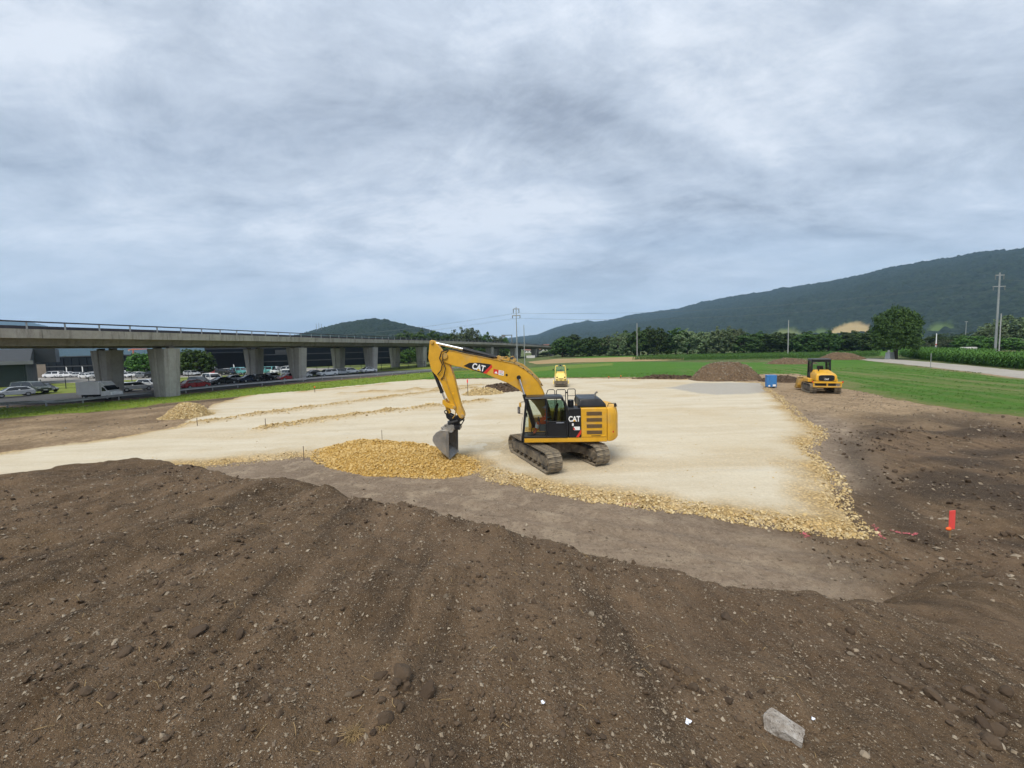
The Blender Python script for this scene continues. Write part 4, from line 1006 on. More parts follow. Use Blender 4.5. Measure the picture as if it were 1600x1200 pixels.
MB().tube([(1.66, y1 - .03, 1.2), (1.60, y1 + .02, 1.9), (1.55, y1 + .02, 2.3)], .014, 6).build('grab_rail', M_CHR, EXC, smooth=True)
# ---- boom, stick and hydraulics
BOOM = [(5.40, 5.42), (5.11, 5.47), (4.82, 5.42), (4.2, 5.25), (3.47, 5.09), (2.64, 4.90), (1.82, 4.70), (1.41, 4.45), (1.05, 4.15), (.78, 3.83), (.58, 3.45), (.40, 3.0), (.22, 2.4), (.12, 1.98), (.16, 1.76), (.32, 1.68), (.48, 1.80), (.72, 2.35), (1.0, 2.78), (1.24, 3.03), (1.44, 3.2), (1.74, 3.49), (2.26, 3.81), (2.82, 4.04), (3.29, 4.27), (3.96, 4.47), (4.43, 4.60), (5.0, 4.75), (5.30, 4.88), (5.50, 5.05), (5.54, 5.26)]
MB().prism(BOOM, -.26, .30).build('boom', M_CAT, EXC, 0.02)
fl = MB()
for i in range(1, 12):
    a, b = BOOM[i], BOOM[i + 1]; fl.prism([(a[0], a[1] + .002), (b[0], b[1] + .002), (b[0] - .01, b[1] + .03), (a[0] - .01, a[1] + .03)], -.285, .325)
fl.build('boom_top_plate', M_CATD, EXC)
STICK = [(6.04, 5.96), (5.96, 6.0), (5.82, 5.96), (5.43, 5.43), (5.28, 5.11), (5.07, 4.66), (4.89, 4.07), (4.76, 3.38), (4.62, 2.74), (4.46, 2.30), (4.47, 2.14), (4.58, 2.06), (4.70, 2.12), (4.90, 2.43), (5.25, 3.07), (5.54, 3.82), (5.79, 4.25), (6.00, 4.48), (6.04, 4.62), (6.15, 5.13)]
MB().prism(STICK, -.19, .22).build('stick', M_CAT, EXC, 0.02)
def pin(x, z, r, a, b, name='pin', m=None): MB().cyl((x, a, z), (x, b, z), r, n=20).build(name, m or M_CATD, EXC, 0.01)
pin(5.30, 5.20, .15, -.34, .37, 'stick_pivot'); pin(5.92, 5.88, .08, -.26, .29); pin(1.71, 4.08, .10, -.48, .52, 'boom_pin', M_BLK); pin(4.56, 2.22, .09, -.26, .29); pin(2.30, 4.21, .055, -.27, .325, 'boom_plug', M_BLK); pin(4.93, 2.66, .075, -.26, .29)
for s, y in ((1, .40), (-1, -.36)):
    q = MB(); q.cyl((1.02, y, 1.62), (1.47, y, 3.25), .095, n=18); q.build('boom_cylinder', M_BLK, EXC, smooth=True)
    q = MB(); q.cyl((1.46, y, 3.22), (1.70, y, 4.05), .055, n=16); q.build('cylinder_rod', M_CHR, EXC, smooth=True)
sc0, sc1, sc2 = (2.70, .02, 5.03), (4.40, .02, 5.50), (5.92, .02, 5.88)
q = MB().cyl(sc0, sc1, .105, n=20); q.cyl((4.30, .02, 5.472), (4.44, .02, 5.511), .125, n=20); q.build('stick_cylinder', M_BLK, EXC, smooth=True)
MB().cyl(sc1, sc2, .062, n=16).build('cylinder_rod', M_CHR, EXC, smooth=True)
for y in (-.12, .13): MB().prism([(3.0, 4.97), (2.48, 4.86), (2.56, 5.10), (2.70, 5.16), (2.82, 5.10)], y, y + .05).build('cylinder_lug', M_CATD, EXC, 0.01)
q = MB().cyl((5.97, .02, 4.50), (5.585, .02, 3.42), .085, n=18); q.cyl((5.60, .02, 3.46), (5.57, .02, 3.36), .10, n=18); q.build('bucket_cylinder', M_BLK, EXC, smooth=True)
MB().cyl((5.58, .02, 3.40), (5.43, .02, 2.98), .05, n=14).build('cylinder_rod', M_CHR, EXC, smooth=True)
for y in (-.24, .24): MB().prism([(5.52, 3.02), (5.40, 3.06), (5.32, 2.92), (4.98, 2.78), (4.86, 2.70), (4.88, 2.58), (5.02, 2.56), (5.40, 2.70), (5.52, 2.86)], y - .03, y + .03).build('link_arm', M_CAT, EXC, 0.01)
MB().prism([(5.48, 2.98), (5.38, 2.98), (5.16, 2.40), (5.22, 2.30), (5.34, 2.34)], -.12, .16).build('bucket_link', M_CAT, EXC, 0.02)
for pts in ([(2.75, .22, 5.08), (3.2, .26, 5.12), (4.0, .28, 5.28), (4.7, .28, 5.45), (5.15, .3, 5.52), (5.45, .32, 5.42), (5.56, .33, 5.10), (5.44, .30, 4.80), (5.52, .30, 4.50), (5.70, .27, 4.30)],
            [(2.75, .18, 5.05), (3.3, .22, 5.13), (4.2, .24, 5.31), (5.0, .26, 5.52), (5.38, .36, 5.30), (5.40, .37, 4.95), (5.28, .34, 4.6), (5.40, .28, 4.2), (5.55, .25, 4.05)],
            [(.60, .30, 3.62), (.82, .31, 4.0), (1.1, .31, 4.32), (1.5, .31, 4.64), (2.0, .30, 4.86), (2.6, .26, 4.99)],
            [(.55, .2, 3.62), (.78, .2, 4.02), (1.1, .2, 4.36), (1.5, .2, 4.69), (2.0, .2, 4.90), (2.6, .2, 5.03)],
            [(5.35, .26, 4.2), (5.2, .27, 3.7), (5.02, .27, 3.2), (4.86, .25, 2.7), (4.9, .22, 2.3), (5.05, .2, 2.1)]):
    MB().tube(pts, 0.026, 7).build('hydraulic_hose', M_RUB if pts[0][0] > 2 and pts[0][2] != 4.2 else M_CATD, EXC, smooth=True)
q = MB()
for i in range(8):
    t = i / 7; q.box((.62 + 1.5 * t, .30, 3.72 + 1.20 * t ** .75), (.05, .06, .05))
q.build('hose_clamps', M_BLK, EXC)
q = MB()
for x in (1.9, 2.2, 2.5): q.box((x, .1, 4.98 + (x - 2.2) * .2), (.16, .30, .12)); q.tube([(x, -.1, 5.0), (x + .08, .0, 5.10), (x + .2, .12, 5.06)], .025, 6)
q.build('hose_manifold', M_CATD, EXC, 0.01)
MB().prism([(4.40, 4.695), (4.10, 4.845), (3.62, 4.835), (3.02, 4.735), (3.45, 4.325), (3.70, 4.395)], .297, .3035).build('decal', M_BLK, EXC)
MB().prism([(3.02, 4.735), (3.45, 4.325), (3.29, 4.285), (2.98, 4.60)], .297, .3037).build('decal_stripe', M_RED, EXC)
text_part('lettering', 'CAT', 0.40, M_WHT, EXC, (3.66, .306, 4.595), (PI / 2, math.radians(15), PI), bold=0.014, sx=0.80)
MB().prism([(3.76, 4.47), (3.54, 4.405), (3.66, 4.53)], .309, .314).build('yellow_triangle', M_YPR, EXC)
MB().prism([(2.93, 4.52), (2.68, 4.46), (2.70, 4.23), (2.945, 4.285)], .298, .304).build('sticker', M_RED, EXC)
MB().prism([(2.90, 4.31), (2.73, 4.27), (2.80, 4.41)], .3045, .309).build('sticker_mark', M_WHT, EXC)
MB().prism([(2.68, 4.455), (2.42, 4.395), (2.44, 4.17), (2.70, 4.225)], .298, .304).build('sticker', M_WHT, EXC)
for i in range(3): MB().prism([(2.65, 4.42 - i * .065), (2.46, 4.375 - i * .065), (2.46, 4.355 - i * .065), (2.65, 4.40 - i * .065)], .3045, .307).build('sticker_line', M_RED if i < 2 else M_BLK, EXC)
MB().cyl((4.97, .22, 3.35), (4.97, .23, 3.35), .07, n=6).build('stick_mark', M_YPR, EXC)
# ---- tiltrotator and bucket
ro = empty('tiltrotator', (0, 0, 0)); ro.parent = EXC
q = MB()
for y in (-.17, .17): q.prism([(4.48, 2.24), (4.52, 2.02), (4.70, 1.90), (5.20, 1.98), (5.36, 2.12), (5.40, 2.32), (5.26, 2.36), (4.95, 2.18), (4.70, 2.30)], y - .03, y + .03)
q.bb(4.66, 5.22, -.20, .20, 1.93, 2.06); q.build('hanger', M_BLK, ro, 0.012)
MB().cyl((5.0, 0, 1.66), (5.06, 0, 1.98), .29, .31, n=24).build('rotor_housing', M_BLK, ro, 0.02)
for y in (-.30, .30): MB().cyl((4.76, y, 1.98), (5.26, y, 1.86), .075, n=12).build('tilt_cylinder', M_RUB, ro, smooth=True)
q = MB(); q.tube([(5.30, .19, 2.32), (5.42, .19, 2.36), (5.45, .19, 2.46), (5.36, .19, 2.52), (5.27, .19, 2.46), (5.30, .19, 2.32)], .03, 7); q.build('lifting_hook', M_BLK, ro, smooth=True)
MB().prism([(4.68, 1.72), (5.40, 1.80), (5.42, 1.66), (4.70, 1.52)], -.28, .30).build('quick_coupler', M_BLK, ro, 0.015)
for i, y in enumerate((-.1, .05, .2)): MB().tube([(4.62, y, 2.2), (4.52, y, 1.95), (4.66, y, 1.74), (4.9, y, 1.7)], .02, 6).build('hose', M_RUB, ro, smooth=True)
bk = empty('bucket', (5.35, 0.05, 0), math.radians(-7)); bk.parent = EXC
BP = [(-.28, 1.56), (-.10, 1.62), (.12, 1.60), (.35, 1.49), (.50, 1.30), (.54, 1.12), (.44, .92), (.26, .72), (.02, .48), (-.26, .24)]
M_BKT = pm('bucket_steel', (0.30, 0.285, 0.26), 0.42, 0.22, 3.0, metal=0.45, dirt=(0.36, 0.29, 0.19), dirtamt=0.35)
q = MB(); hw = .70
for a, b in zip(BP[:-1], BP[1:]):
    q.add([(a[0], -hw, a[1]), (b[0], -hw, b[1]), (b[0], hw, b[1]), (a[0], hw, a[1])], [(0, 1, 2, 3)])
o = q.build('shell', M_BKT, bk, smooth=True); m_ = o.modifiers.new('thick', 'SOLIDIFY'); m_.thickness = .028; m_.offset = 0
for s in (-1, 1):
    MB().prism(BP + [(-.20, .60), (-.18, 1.0), (-.22, 1.35)], s * hw - .018, s * hw + .018).build('side_plate', M_BKT, bk, 0.004)
    MB().prism([(-.30, 1.54), (-.27, .26), (-.17, .36), (-.14, .70), (-.13, 1.0), (-.17, 1.40)], s * (hw + .022) - .014, s * (hw + .022) + .014).build('side_cutter', M_STEEL, bk, 0.004)
MB().prism([(-.02, .46), (-.29, .20), (-.32, .225), (-.06, .50)], -hw - .02, hw + .02).build('cutting_edge', M_STEEL, bk, 0.004)
MB().prism([(-.42, 1.50), (.10, 1.76), (.14, 1.72), (.05, 1.60), (-.30, 1.47)], -.62, .62).build('top_plate', M_BKT, bk, 0.01)
for y in (-.2, .22): MB().prism([(-.44, 1.56), (-.40, 1.78), (-.10, 1.86), (.10, 1.80), (.12, 1.60), (-.28, 1.52)], y - .03, y + .03).build('ear', M_BKT, bk, 0.008)

# ---- operator
def person(name, label, loc, rz, joints, edges, radii, mats, root=0):
    me = bpy.data.meshes.new(name); me.from_pydata(joints, edges, []); o = link(name, me, None, loc, (0, 0, rz))
    sk = o.modifiers.new('skin', 'SKIN'); su = o.modifiers.new('sub', 'SUBSURF'); su.levels = su.render_levels = 2
    for i, r in enumerate(radii): me.skin_vertices[0].data[i].radius = r if isinstance(r, tuple) else (r, r)
    me.skin_vertices[0].data[root].use_root = True; me.materials.append(mats); tag(o, label, 'person'); return o
M_VEST = pm('orange_workwear', (0.75, 0.11, 0.018), 0.8, 0.12, 9.0); M_SKIN = pm('skin', (0.48, 0.27, 0.19), 0.55, 0.06, 8.0); M_HAIR = pm('grey_cap', (0.42, 0.42, 0.41), 0.8, 0.1, 9.0); M_REFL = pm('reflective_tape', (0.75, 0.75, 0.72), 0.35, 0.05, 9.0); M_GLOVE = pm('dark_glove', (0.03, 0.03, 0.032), 0.8, 0.1, 9)
J = [(0, 0, .06), (.02, 0, .28), (.05, 0, .50), (.06, 0, .60), (.09, 0, .70), (.12, 0, .79), (.10, 0, .87),
     (.06, .19, .53), (.16, .27, .29), (.40, .22, .22), (.06, -.19, .53), (.16, -.27, .29), (.40, -.22, .22),
     (.06, .10, .03), (.52, .15, .06), (.62, .15, -.34), (.74, .15, -.40), (.06, -.10, .03), (.52, -.15, .06), (.62, -.15, -.34), (.74, -.15, -.40)]
E_ = [(0, 1), (1, 2), (2, 3), (3, 4), (4, 5), (5, 6), (2, 7), (7, 8), (8, 9), (2, 10), (10, 11), (11, 12), (0, 13), (13, 14), (14, 15), (15, 16), (0, 17), (17, 18), (18, 19), (19, 20)]
Rr = [(.15, .12), (.15, .11), (.16, .10), .06, .075, .095, .06, .075, .052, .036, .075, .052, .036, .095, .07, .052, .04, .095, .07, .052, .04]
OPL = EXC.matrix_basis if False else (Matrix.Translation((2.05, 18.85, 0)) @ Matrix.Rotation(math.radians(177), 4, 'Z'))
pos = OPL @ Vector((.34, .84, 1.86))
opr = person('person', 'seated operator in orange workwear and grey cap inside the excavator cab', pos, math.radians(177), J, E_, Rr, M_VEST)
q = MB(); q.ball((.105, 0, .775), (.105, .082, .115), 14, 10); q.ball((.21, 0, .765), (.022, .016, .024), 8, 5); q.ball((.10, .083, .77), (.02, .012, .03), 6, 4); q.ball((.10, -.083, .77), (.02, .012, .03), 6, 4); q.cyl((.085, 0, .58), (.095, 0, .70), .055, n=10); q.build('head', M_SKIN, opr, smooth=True)
q = MB(); q.ball((.095, 0, .82), (.118, .098, .085), 14, 8); q.box((.225, 0, .815), (.12, .13, .012)); q.build('cap', M_HAIR, opr, smooth=True)
for s in (-1, 1):
    q = MB(); q.ball((.44, s * .215, .215), (.05, .04, .03), 8, 6)
    for k in range(4): q.tube([(.45, s * .215 + (k - 1.5) * .018, .225), (.50, s * .215 + (k - 1.5) * .019, .235 - .003 * k), (.515, s * .215 + (k - 1.5) * .019, .205)], .010, 6)
    q.tube([(.42, s * .18, .21), (.46, s * .165, .20), (.49, s * .17, .19)], .012, 6); q.build('hand', M_GLOVE, opr, smooth=True)
    q = MB(); q.tube([(.50, s * .15, .03), (.56, s * .15, -.14)], .088, 12); q.build('reflective_band', M_REFL, opr, smooth=True)
    MB().box((.72, s * .15, -.43), (.26, .10, .10)).build('boot', M_GLOVE, opr, 0.03)
q = MB()
for z in (.18, .34): q.loft([[(.02 + .165 * math.cos(a), .195 * math.sin(a), zz_) for a in np.linspace(0, 2 * PI, 18, endpoint=False)] for zz_ in (z, z + .05)], cap=False)
q.build('reflective_band', M_REFL, opr, smooth=True)
# ================================================================== TRACK LOADER
_h = math.radians(24)
LO = empty('track_loader', (32.2, 40.0, -0.0), PI / 2 - _h, 1.07); LO.location.z = gz(32.2, 40.0) + .01
tag(LO, 'yellow tracked loader with black cab parked beside the meadow, seen from behind', 'loader')
I4 = Matrix.Identity(4)
for yc in (-.92, .92): track(LO, I4, yc, 2.35, 0.44, 0.50, 36, 0.45, M_TRKD, M_TRK, rollers=5)
MB().prism([(-1.45, .55), (1.35, .55), (1.35, 1.15), (1.05, 1.35), (-1.45, 1.25)], -.62, .62).build('hull', M_CATD, LO, 0.03)
MB().loft([[(-1.75, -.80, 1.18), (.15, -.80, 1.18), (.15, .80, 1.18), (-1.75, .80, 1.18)], [(-1.74, -.80, 1.70), (.15, -.80, 1.85), (.15, .80, 1.85), (-1.74, .80, 1.70)], [(-1.62, -.66, 1.90), (.15, -.62, 2.22), (.15, .62, 2.22), (-1.62, .66, 1.90)]]).build('engine_hood', M_CAT, LO, 0.06, seg=3)
q = MB(); n_ = 20
q.prism([(.60 * math.copysign(abs(math.cos(a)) ** .45, math.cos(a)), 1.50 + .27 * math.copysign(abs(math.sin(a)) ** .45, math.sin(a))) for a in np.linspace(0, 2 * PI, n_, endpoint=False)], -1.80, -1.74, 'x'); q.build('radiator_grille', M_BLK, LO, 0.01)
for k in range(7): MB().box((-1.805, 0, 1.31 + k * .065), (.012, 1.08, .014)).build('grille_slat', M_BLK, LO)
text_part('lettering', 'CAT', 0.19, M_WHT, LO, (-1.816, 0, 1.38), (PI / 2, 0, -PI / 2), bold=0.006, sx=.9)
q = MB(); q.box((-1.98, 0, 1.10), (.14, 2.30, .16)); q.build('rear_beam', M_CAT, LO, 0.02)
MB().box((-1.98, 0, .70), (.12, 2.10, .14)).build('rear_beam', M_CATD, LO, 0.02)
for y in (-1.02, 0, 1.02): MB().box((-1.97, y, .90), (.10, .10, .50)).build('beam_post', M_CAT, LO, 0.01)
MB().box((-2.04, 1.12, 1.16), (.06, .10, .14)).build('tail_lamp', M_RED, LO, 0.01); MB().box((-2.04, -1.12, 1.16), (.06, .10, .14)).build('tail_lamp', M_RED, LO, 0.01)
MB().bb(-1.5, -.2, -.78, .78, .62, 1.18).build('belly_guard', M_BLK, LO)
for s in (-1, 1): MB().bb(-.70, .95, s * .62 if s > 0 else -1.16, 1.16 if s > 0 else -.62, 1.02, 1.34).build('fender', M_CAT, LO, 0.03)
lc = empty('cab', (0, 0, 0)); lc.parent = LO
q = MB(); cx0, cx1, cy = -.05, 1.10, .74
for x in (cx0, cx1):
    for s in (-1, 1): q.loft([[(x - .06, s * cy - .06, 1.35), (x + .06, s * cy - .06, 1.35), (x + .06, s * cy + .06, 1.35), (x - .06, s * cy + .06, 1.35)], [(x - .06, s * .70 - .06, 3.12), (x + .06, s * .70 - .06, 3.12), (x + .06, s * .70 + .06, 3.12), (x - .06, s * .70 + .06, 3.12)]])
q.box((cx0, 0, 2.06), (.10, 1.46, .26)); q.box((cx0, 0, 3.02), (.10, 1.40, .20)); q.box((cx1, 0, 3.05), (.10, 1.4, .14))
for s in (-1, 1): q.box((.52, s * .71, 3.06), (1.1, .10, .12)); q.box((.52, s * .73, 1.6), (1.1, .06, .55))
q.build('cab_frame', M_BLK, lc, 0.015)
MB().loft([[(-.20, -.82, 3.12), (1.25, -.82, 3.12), (1.25, .82, 3.12), (-.20, .82, 3.12)], [(-.15, -.76, 3.24), (1.2, -.76, 3.24), (1.2, .76, 3.24), (-.15, .76, 3.24)]]).build('cab_roof', M_BLK, lc, 0.03)
MB().box((cx0, 0, 2.56), (.012, 1.34, .76)).build('rear_window', M_GLASS, lc); MB().box((cx1, 0, 2.3), (.012, 1.34, 1.4)).build('front_window', M_GLASS, lc)
for s in (-1, 1): MB().box((.52, s * .715, 2.42), (1.02, .012, 1.08)).build('side_window', M_TINT, lc)
q = MB(); q.bb(.2, .65, -.25, .25, 1.55, 1.80); q.bb(.15, .28, -.25, .25, 1.8, 2.55); q.build('operator_seat', M_SEAT, lc, 0.03)
for s in (-1, 1):
    MB().prism([(.55, 1.55), (.85, 1.70), (2.0, 1.15), (2.55, .55), (2.35, .40), (1.8, .85)], s * .66 - .09, s * .66 + .09).build('lift_arm', M_CAT, LO, 0.02)
    MB().cyl((1.1, s * .52, .9), (1.9, s * .55, 1.15), .07, n=12).build('lift_cylinder', M_BLK, LO)
q = MB(); BL = [(2.45, 1.25), (2.62, 1.30), (2.52, .95), (2.50, .45), (2.62, .18), (2.95, .07), (3.75, .05)]
for a, b in zip(BL[:-1], BL[1:]): q.add([(a[0], -1.25, a[1]), (b[0], -1.25, b[1]), (b[0], 1.25, b[1]), (a[0], 1.25, a[1])], [(0, 1, 2, 3)])
o = q.build('bucket', M_CATD, LO); m_ = o.modifiers.new('t', 'SOLIDIFY'); m_.thickness = .05
for s in (-1, 1): MB().prism([(2.45, 1.25), (2.65, 1.30), (3.2, .55), (3.75, .08), (2.95, .05), (2.62, .16), (2.48, .45)], s * 1.25 - .025, s * 1.25 + .025).build('bucket_side', M_CATD, LO, 0.005)
MB().tube([(-.7, .35, 2.1), (-.7, .35, 2.5), (-.78, .35, 2.58)], .05, 10).build('exhaust_pipe', M_BLK, LO, smooth=True)
MB().tube([(-.1, .84, 1.4), (-.1, .88, 1.9), (-.05, .86, 2.6)], .018, 6).build('handrail', M_BLK, LO)

# ================================================================== ROLLER
RO = empty('road_roller', (6.9, 54.6, 0.0), math.atan2(-1, -0.10)); RO.location.z = pz(6.9, 54.6)
tag(RO, 'pale yellow road roller with roll bar at the far end of the gravel', 'roller')
M_RY = pm('roller_yellow', (0.80, 0.60, 0.16), 0.45, 0.08, 3.0, dirt=(0.5, 0.42, 0.26), dirtamt=0.25)
M_DRUM = pm('drum_steel', (0.30, 0.28, 0.25), 0.5, 0.2, 3, metal=.3, dirt=(.42, .36, .27), dirtamt=.5)
M_LAMP = pm('lamp_glass', (.02, .02, .022), .1, .1, 5)
MB().cyl((1.35, -.90, .62), (1.35, .90, .62), .62, n=40).build('drum', M_DRUM, RO, 0.02)
MB().cyl((-1.35, -.90, .62), (-1.35, .90, .62), .62, n=40).build('drum', M_DRUM, RO, 0.02)
q = MB(); q.box((2.06, 0, .62), (.14, 1.76, .42)); q.box((2.0, 0, .34), (.10, 1.3, .16)); q.build('scraper_beam', M_TRKD, RO, 0.03)
for s in (-1, 1): MB().prism([(2.12, .46), (2.12, .86), (1.5, 1.02), (.9, .95), (.9, .60), (1.3, .5)], s * 1.0 - .06, s * 1.0 + .06).build('drum_yoke', M_RY, RO, 0.02)
MB().loft([[(2.14, -.74, .86), (.30, -.80, .86), (.30, .80, .86), (2.14, .74, .86)], [(2.12, -.74, 1.22), (.30, -.80, 1.35), (.30, .80, 1.35), (2.12, .74, 1.22)], [(1.88, -.62, 1.52), (.30, -.66, 1.75), (.30, .66, 1.75), (1.88, .62, 1.52)], [(1.5, -.45, 1.66), (.30, -.50, 1.88), (.30, .50, 1.88), (1.5, .45, 1.66)]]).build('front_hood', M_RY, RO, 0.06, seg=3)
for y, z in ((-.52, 1.36), (.52, 1.36), (-.56, 1.02), (.56, 1.02)): MB().cyl((2.0 if z > 1.2 else 2.10, y, z), (2.10 if z > 1.2 else 2.17, y, z), .10, n=16).build('headlight', M_LAMP, RO, 0.01)
MB().box((2.15, 0, 1.18), (.03, .66, .07)).build('hood_vent', M_BLK, RO); MB().box((2.16, 0, .98), (.02, .26, .06)).build('maker_badge', M_BLK, RO)
MB().bb(-1.3, .3, -.72, .72, .70, 1.25).build('chassis', M_RY, RO, 0.05); MB().bb(-2.1, -.75, -.74, .74, .90, 1.55).build('rear_hood', M_RY, RO, 0.08)
q = MB(); q.bb(.05, .32, -.55, .55, 1.8, 2.08); q.build('dashboard', M_RY, RO, 0.04)
MB().tube([(.2, .12, 2.0), (.05, .12, 2.2)], .03, 8).build('steering_column', M_BLK, RO); MB().tube([(.05 + .0 * a, .12 + .19 * math.cos(a), 2.2 + .16 * math.sin(a)) for a in np.linspace(0, 2 * PI, 17)], .018, 6).build('steering_wheel', M_BLK, RO)
q = MB(); q.bb(-.65, -.15, -.3, .3, 1.25, 1.62); q.bb(-.78, -.65, -.3, .3, 1.5, 2.15); q.build('seat', M_SEAT, RO, 0.04)
for s in (-1, 1):
    MB().tube([(.45, s * .80, 1.25), (.36, s * .74, 2.0), (.22, s * .66, 2.78), (.14, s * .64, 2.83), (-.85, s * .64, 2.83), (-.95, s * .66, 2.76), (-1.0, s * .72, 1.3)], .045, 8).build('roll_bar', M_RY, RO, smooth=True)
    MB().box((.20, s * .46, 2.86), (.14, .28, .14)).build('work_light', M_RY, RO, 0.03)
MB().bb(-.95, .22, -.62, .62, 2.80, 2.86).build('canopy', M_BLK, RO, 0.02); MB().cyl((.12, 0, 2.86), (.12, 0, 3.02), .085, n=14).build('beacon', M_BLK, RO, 0.02)
MB().loft([[(.34, -.62, 2.10), (.355, -.62, 2.10), (.355, .62, 2.10), (.34, .62, 2.10)], [(.20, -.58, 2.76), (.215, -.58, 2.76), (.215, .58, 2.76), (.20, .58, 2.76)]]).build('windscreen', M_GLASS, RO)
MB().tube([(.36, -.1, 2.12), (.30, .2, 2.45)], .012, 5).build('wiper', M_BLK, RO)
for s in (-1, 1): MB().box((.55, s * 1.02, 2.35), (.05, .16, .24)).build('mirror', M_BLK, RO, 0.02); MB().tube([(.40, s * .76, 2.2), (.55, s * 1.0, 2.3)], .015, 6).build('mirror_arm', M_BLK, RO)

# ================================================================== BLUE TANK
M_BLU = pm('blue_paint', (0.045, 0.20, 0.48), 0.5, 0.12, 3.0, dirt=(.2, .25, .3), dirtamt=.15)
bx_, by_ = G(1207, 606); TK = empty('blue_tank', (bx_ + .2, by_ + .6, 0), math.radians(-20), .9); TK.location.z = top_z(bx_ + .2, by_ + .6)
tag(TK, 'small blue steel site tank standing beside the gravel platform', 'tank')
MB().bb(-.55, .55, -.50, .50, .14, 1.62).build('body', M_BLU, TK, 0.05); MB().bb(-.58, .58, -.53, .53, 1.62, 1.70).build('lid', M_BLU, TK, 0.03)
for x in (-.42, .42): MB().bb(x - .10, x + .10, -.6, .6, -.02, .14).build('skid', M_STEEL, TK, 0.01)
for x in (-.42, -.14, .14, .42): MB().box((x, -.506, .95), (.05, .03, 1.1)).build('rib', M_BLU, TK, 0.008)
MB().box((.26, -.528, .36), (.34, .012, .26)).build('notice', M_WHT, TK); MB().box((-.30, -.528, .30), (.20, .012, .18)).build('notice', M_WHT, TK); MB().tube([(-.2, 0, 1.7), (-.2, 0, 1.82), (.2, 0, 1.82), (.2, 0, 1.7)], .02, 6).build('lifting_handle', M_STEEL, TK)
# ================================================================== VIADUCT
def concrete_material(name, a, b, stain, streak=1.0):
    k = NT(name); p = k.pos()
    n1 = k.noise(p, 0.35, 6, 0.65, 0.3); n2 = k.noise(p, 3.0, 6, 0.65); st = k.noise(p, 1.3, 6, 0.7, 0.1, stretch=(1, 1, 0.10))
    c = k.mix(k.rng(n1, 0.3, 0.7), a, b); c = k.mix(k.rng(n2, 0.4, 0.75, 0, 0.35), c, tuple(x * .6 for x in a))
    c = k.mix(k.rng(st, 0.50, 0.70, 0, 0.7 * streak), c, stain)
    return k.out(c, 0.9, k.bump(n2, 0.4, 0.03), 0.2)
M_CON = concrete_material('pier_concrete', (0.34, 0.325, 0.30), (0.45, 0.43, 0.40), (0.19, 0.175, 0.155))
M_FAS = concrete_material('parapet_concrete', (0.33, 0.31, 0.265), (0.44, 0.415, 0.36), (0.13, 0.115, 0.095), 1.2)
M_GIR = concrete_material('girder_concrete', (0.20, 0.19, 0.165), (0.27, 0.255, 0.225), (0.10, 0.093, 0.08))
M_RAILD = pm('dark_rail', (0.05, 0.045, 0.055), 0.5, 0.2, 2); M_GALV = pm('galvanised_steel', (0.36, 0.37, 0.38), 0.45, 0.12, 2, metal=.5)
NODE = [(-62, 0), (-56.5, 20), (-52.2, 38.8), (-48.2, 54), (-43.5, 79), (-37.5, 104), (-29.5, 128), (-20, 152), (-9.5, 176), (1.5, 199), (13.5, 221), (25.5, 242)]
NZ = [0, 0, 0, 0, 0, 0, -.05, -.25, -.6, -1.2, -2.0, -2.8]
def cat(P, n=6):
    out = []
    for i in range(len(P) - 1):
        p0, p1, p2, p3 = (np.array(P[max(i - 1, 0)]), np.array(P[i]), np.array(P[i + 1]), np.array(P[min(i + 2, len(P) - 1)]))
        for t in np.linspace(0, 1, n, endpoint=False): out.append(0.5 * ((2 * p1) + (-p0 + p2) * t + (2 * p0 - 5 * p1 + 4 * p2 - p3) * t * t + (-p0 + 3 * p1 - 3 * p2 + p3) * t ** 3))
    out.append(np.array(P[-1], float)); return np.array(out)
PATHV = cat([(a[0], a[1], z) for a, z in zip(NODE, NZ)], 6)
TAN = np.gradient(PATHV, axis=0); TAN[:, 2] = 0; TAN /= np.linalg.norm(TAN, axis=1)[:, None]
NRM = np.column_stack([-TAN[:, 1], TAN[:, 0], 0 * TAN[:, 0]])            # to the far carriageway
VD = empty('viaduct', (-48.2, 54, 0)); tag(VD, 'long grey concrete road viaduct on tapered piers curving away to the right', 'viaduct')
VO = Vector((-48.2, 54, 0))
def sweep(name, prof, mat, sel=None, bevel=0.0, smooth=False):
    """prof: list of (offset towards the far side, height)"""
    m = MB(); secs = []
    for p, n_ in zip(PATHV, NRM): secs.append([(p[0] + n_[0] * o - VO.x, p[1] + n_[1] * o - VO.y, z + p[2]) for o, z in prof])
    m.loft(secs); return m.build(name, mat, VD, bevel, smooth)
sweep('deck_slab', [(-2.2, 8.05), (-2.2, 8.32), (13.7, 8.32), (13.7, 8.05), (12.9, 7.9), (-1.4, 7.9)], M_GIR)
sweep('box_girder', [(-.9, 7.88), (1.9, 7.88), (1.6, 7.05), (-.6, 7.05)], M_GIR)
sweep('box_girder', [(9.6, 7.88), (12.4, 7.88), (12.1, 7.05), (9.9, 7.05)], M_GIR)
sweep('parapet', [(-2.45, 7.82), (-2.5, 8.75), (-2.12, 8.75), (-2.15, 7.82)], M_FAS)
sweep('parapet', [(13.65, 7.82), (13.62, 8.75), (14.0, 8.75), (13.95, 7.82)], M_FAS)
sweep('hand_rail', [(-2.42, 9.44), (-2.42, 9.58), (-2.22, 9.58), (-2.22, 9.44)], M_RAILD)
sweep('guard_beam', [(-1.7, 8.80), (-1.7, 9.12), (-1.6, 9.12), (-1.6, 8.80)], M_RAILD)
sweep('guard_beam', [(12.9, 8.85), (12.9, 9.17), (13.0, 9.17), (13.0, 8.85)], M_RAILD)
sweep('hand_rail', [(13.7, 9.46), (13.7, 9.58), (13.85, 9.58), (13.85, 9.46)], M_RAILD)
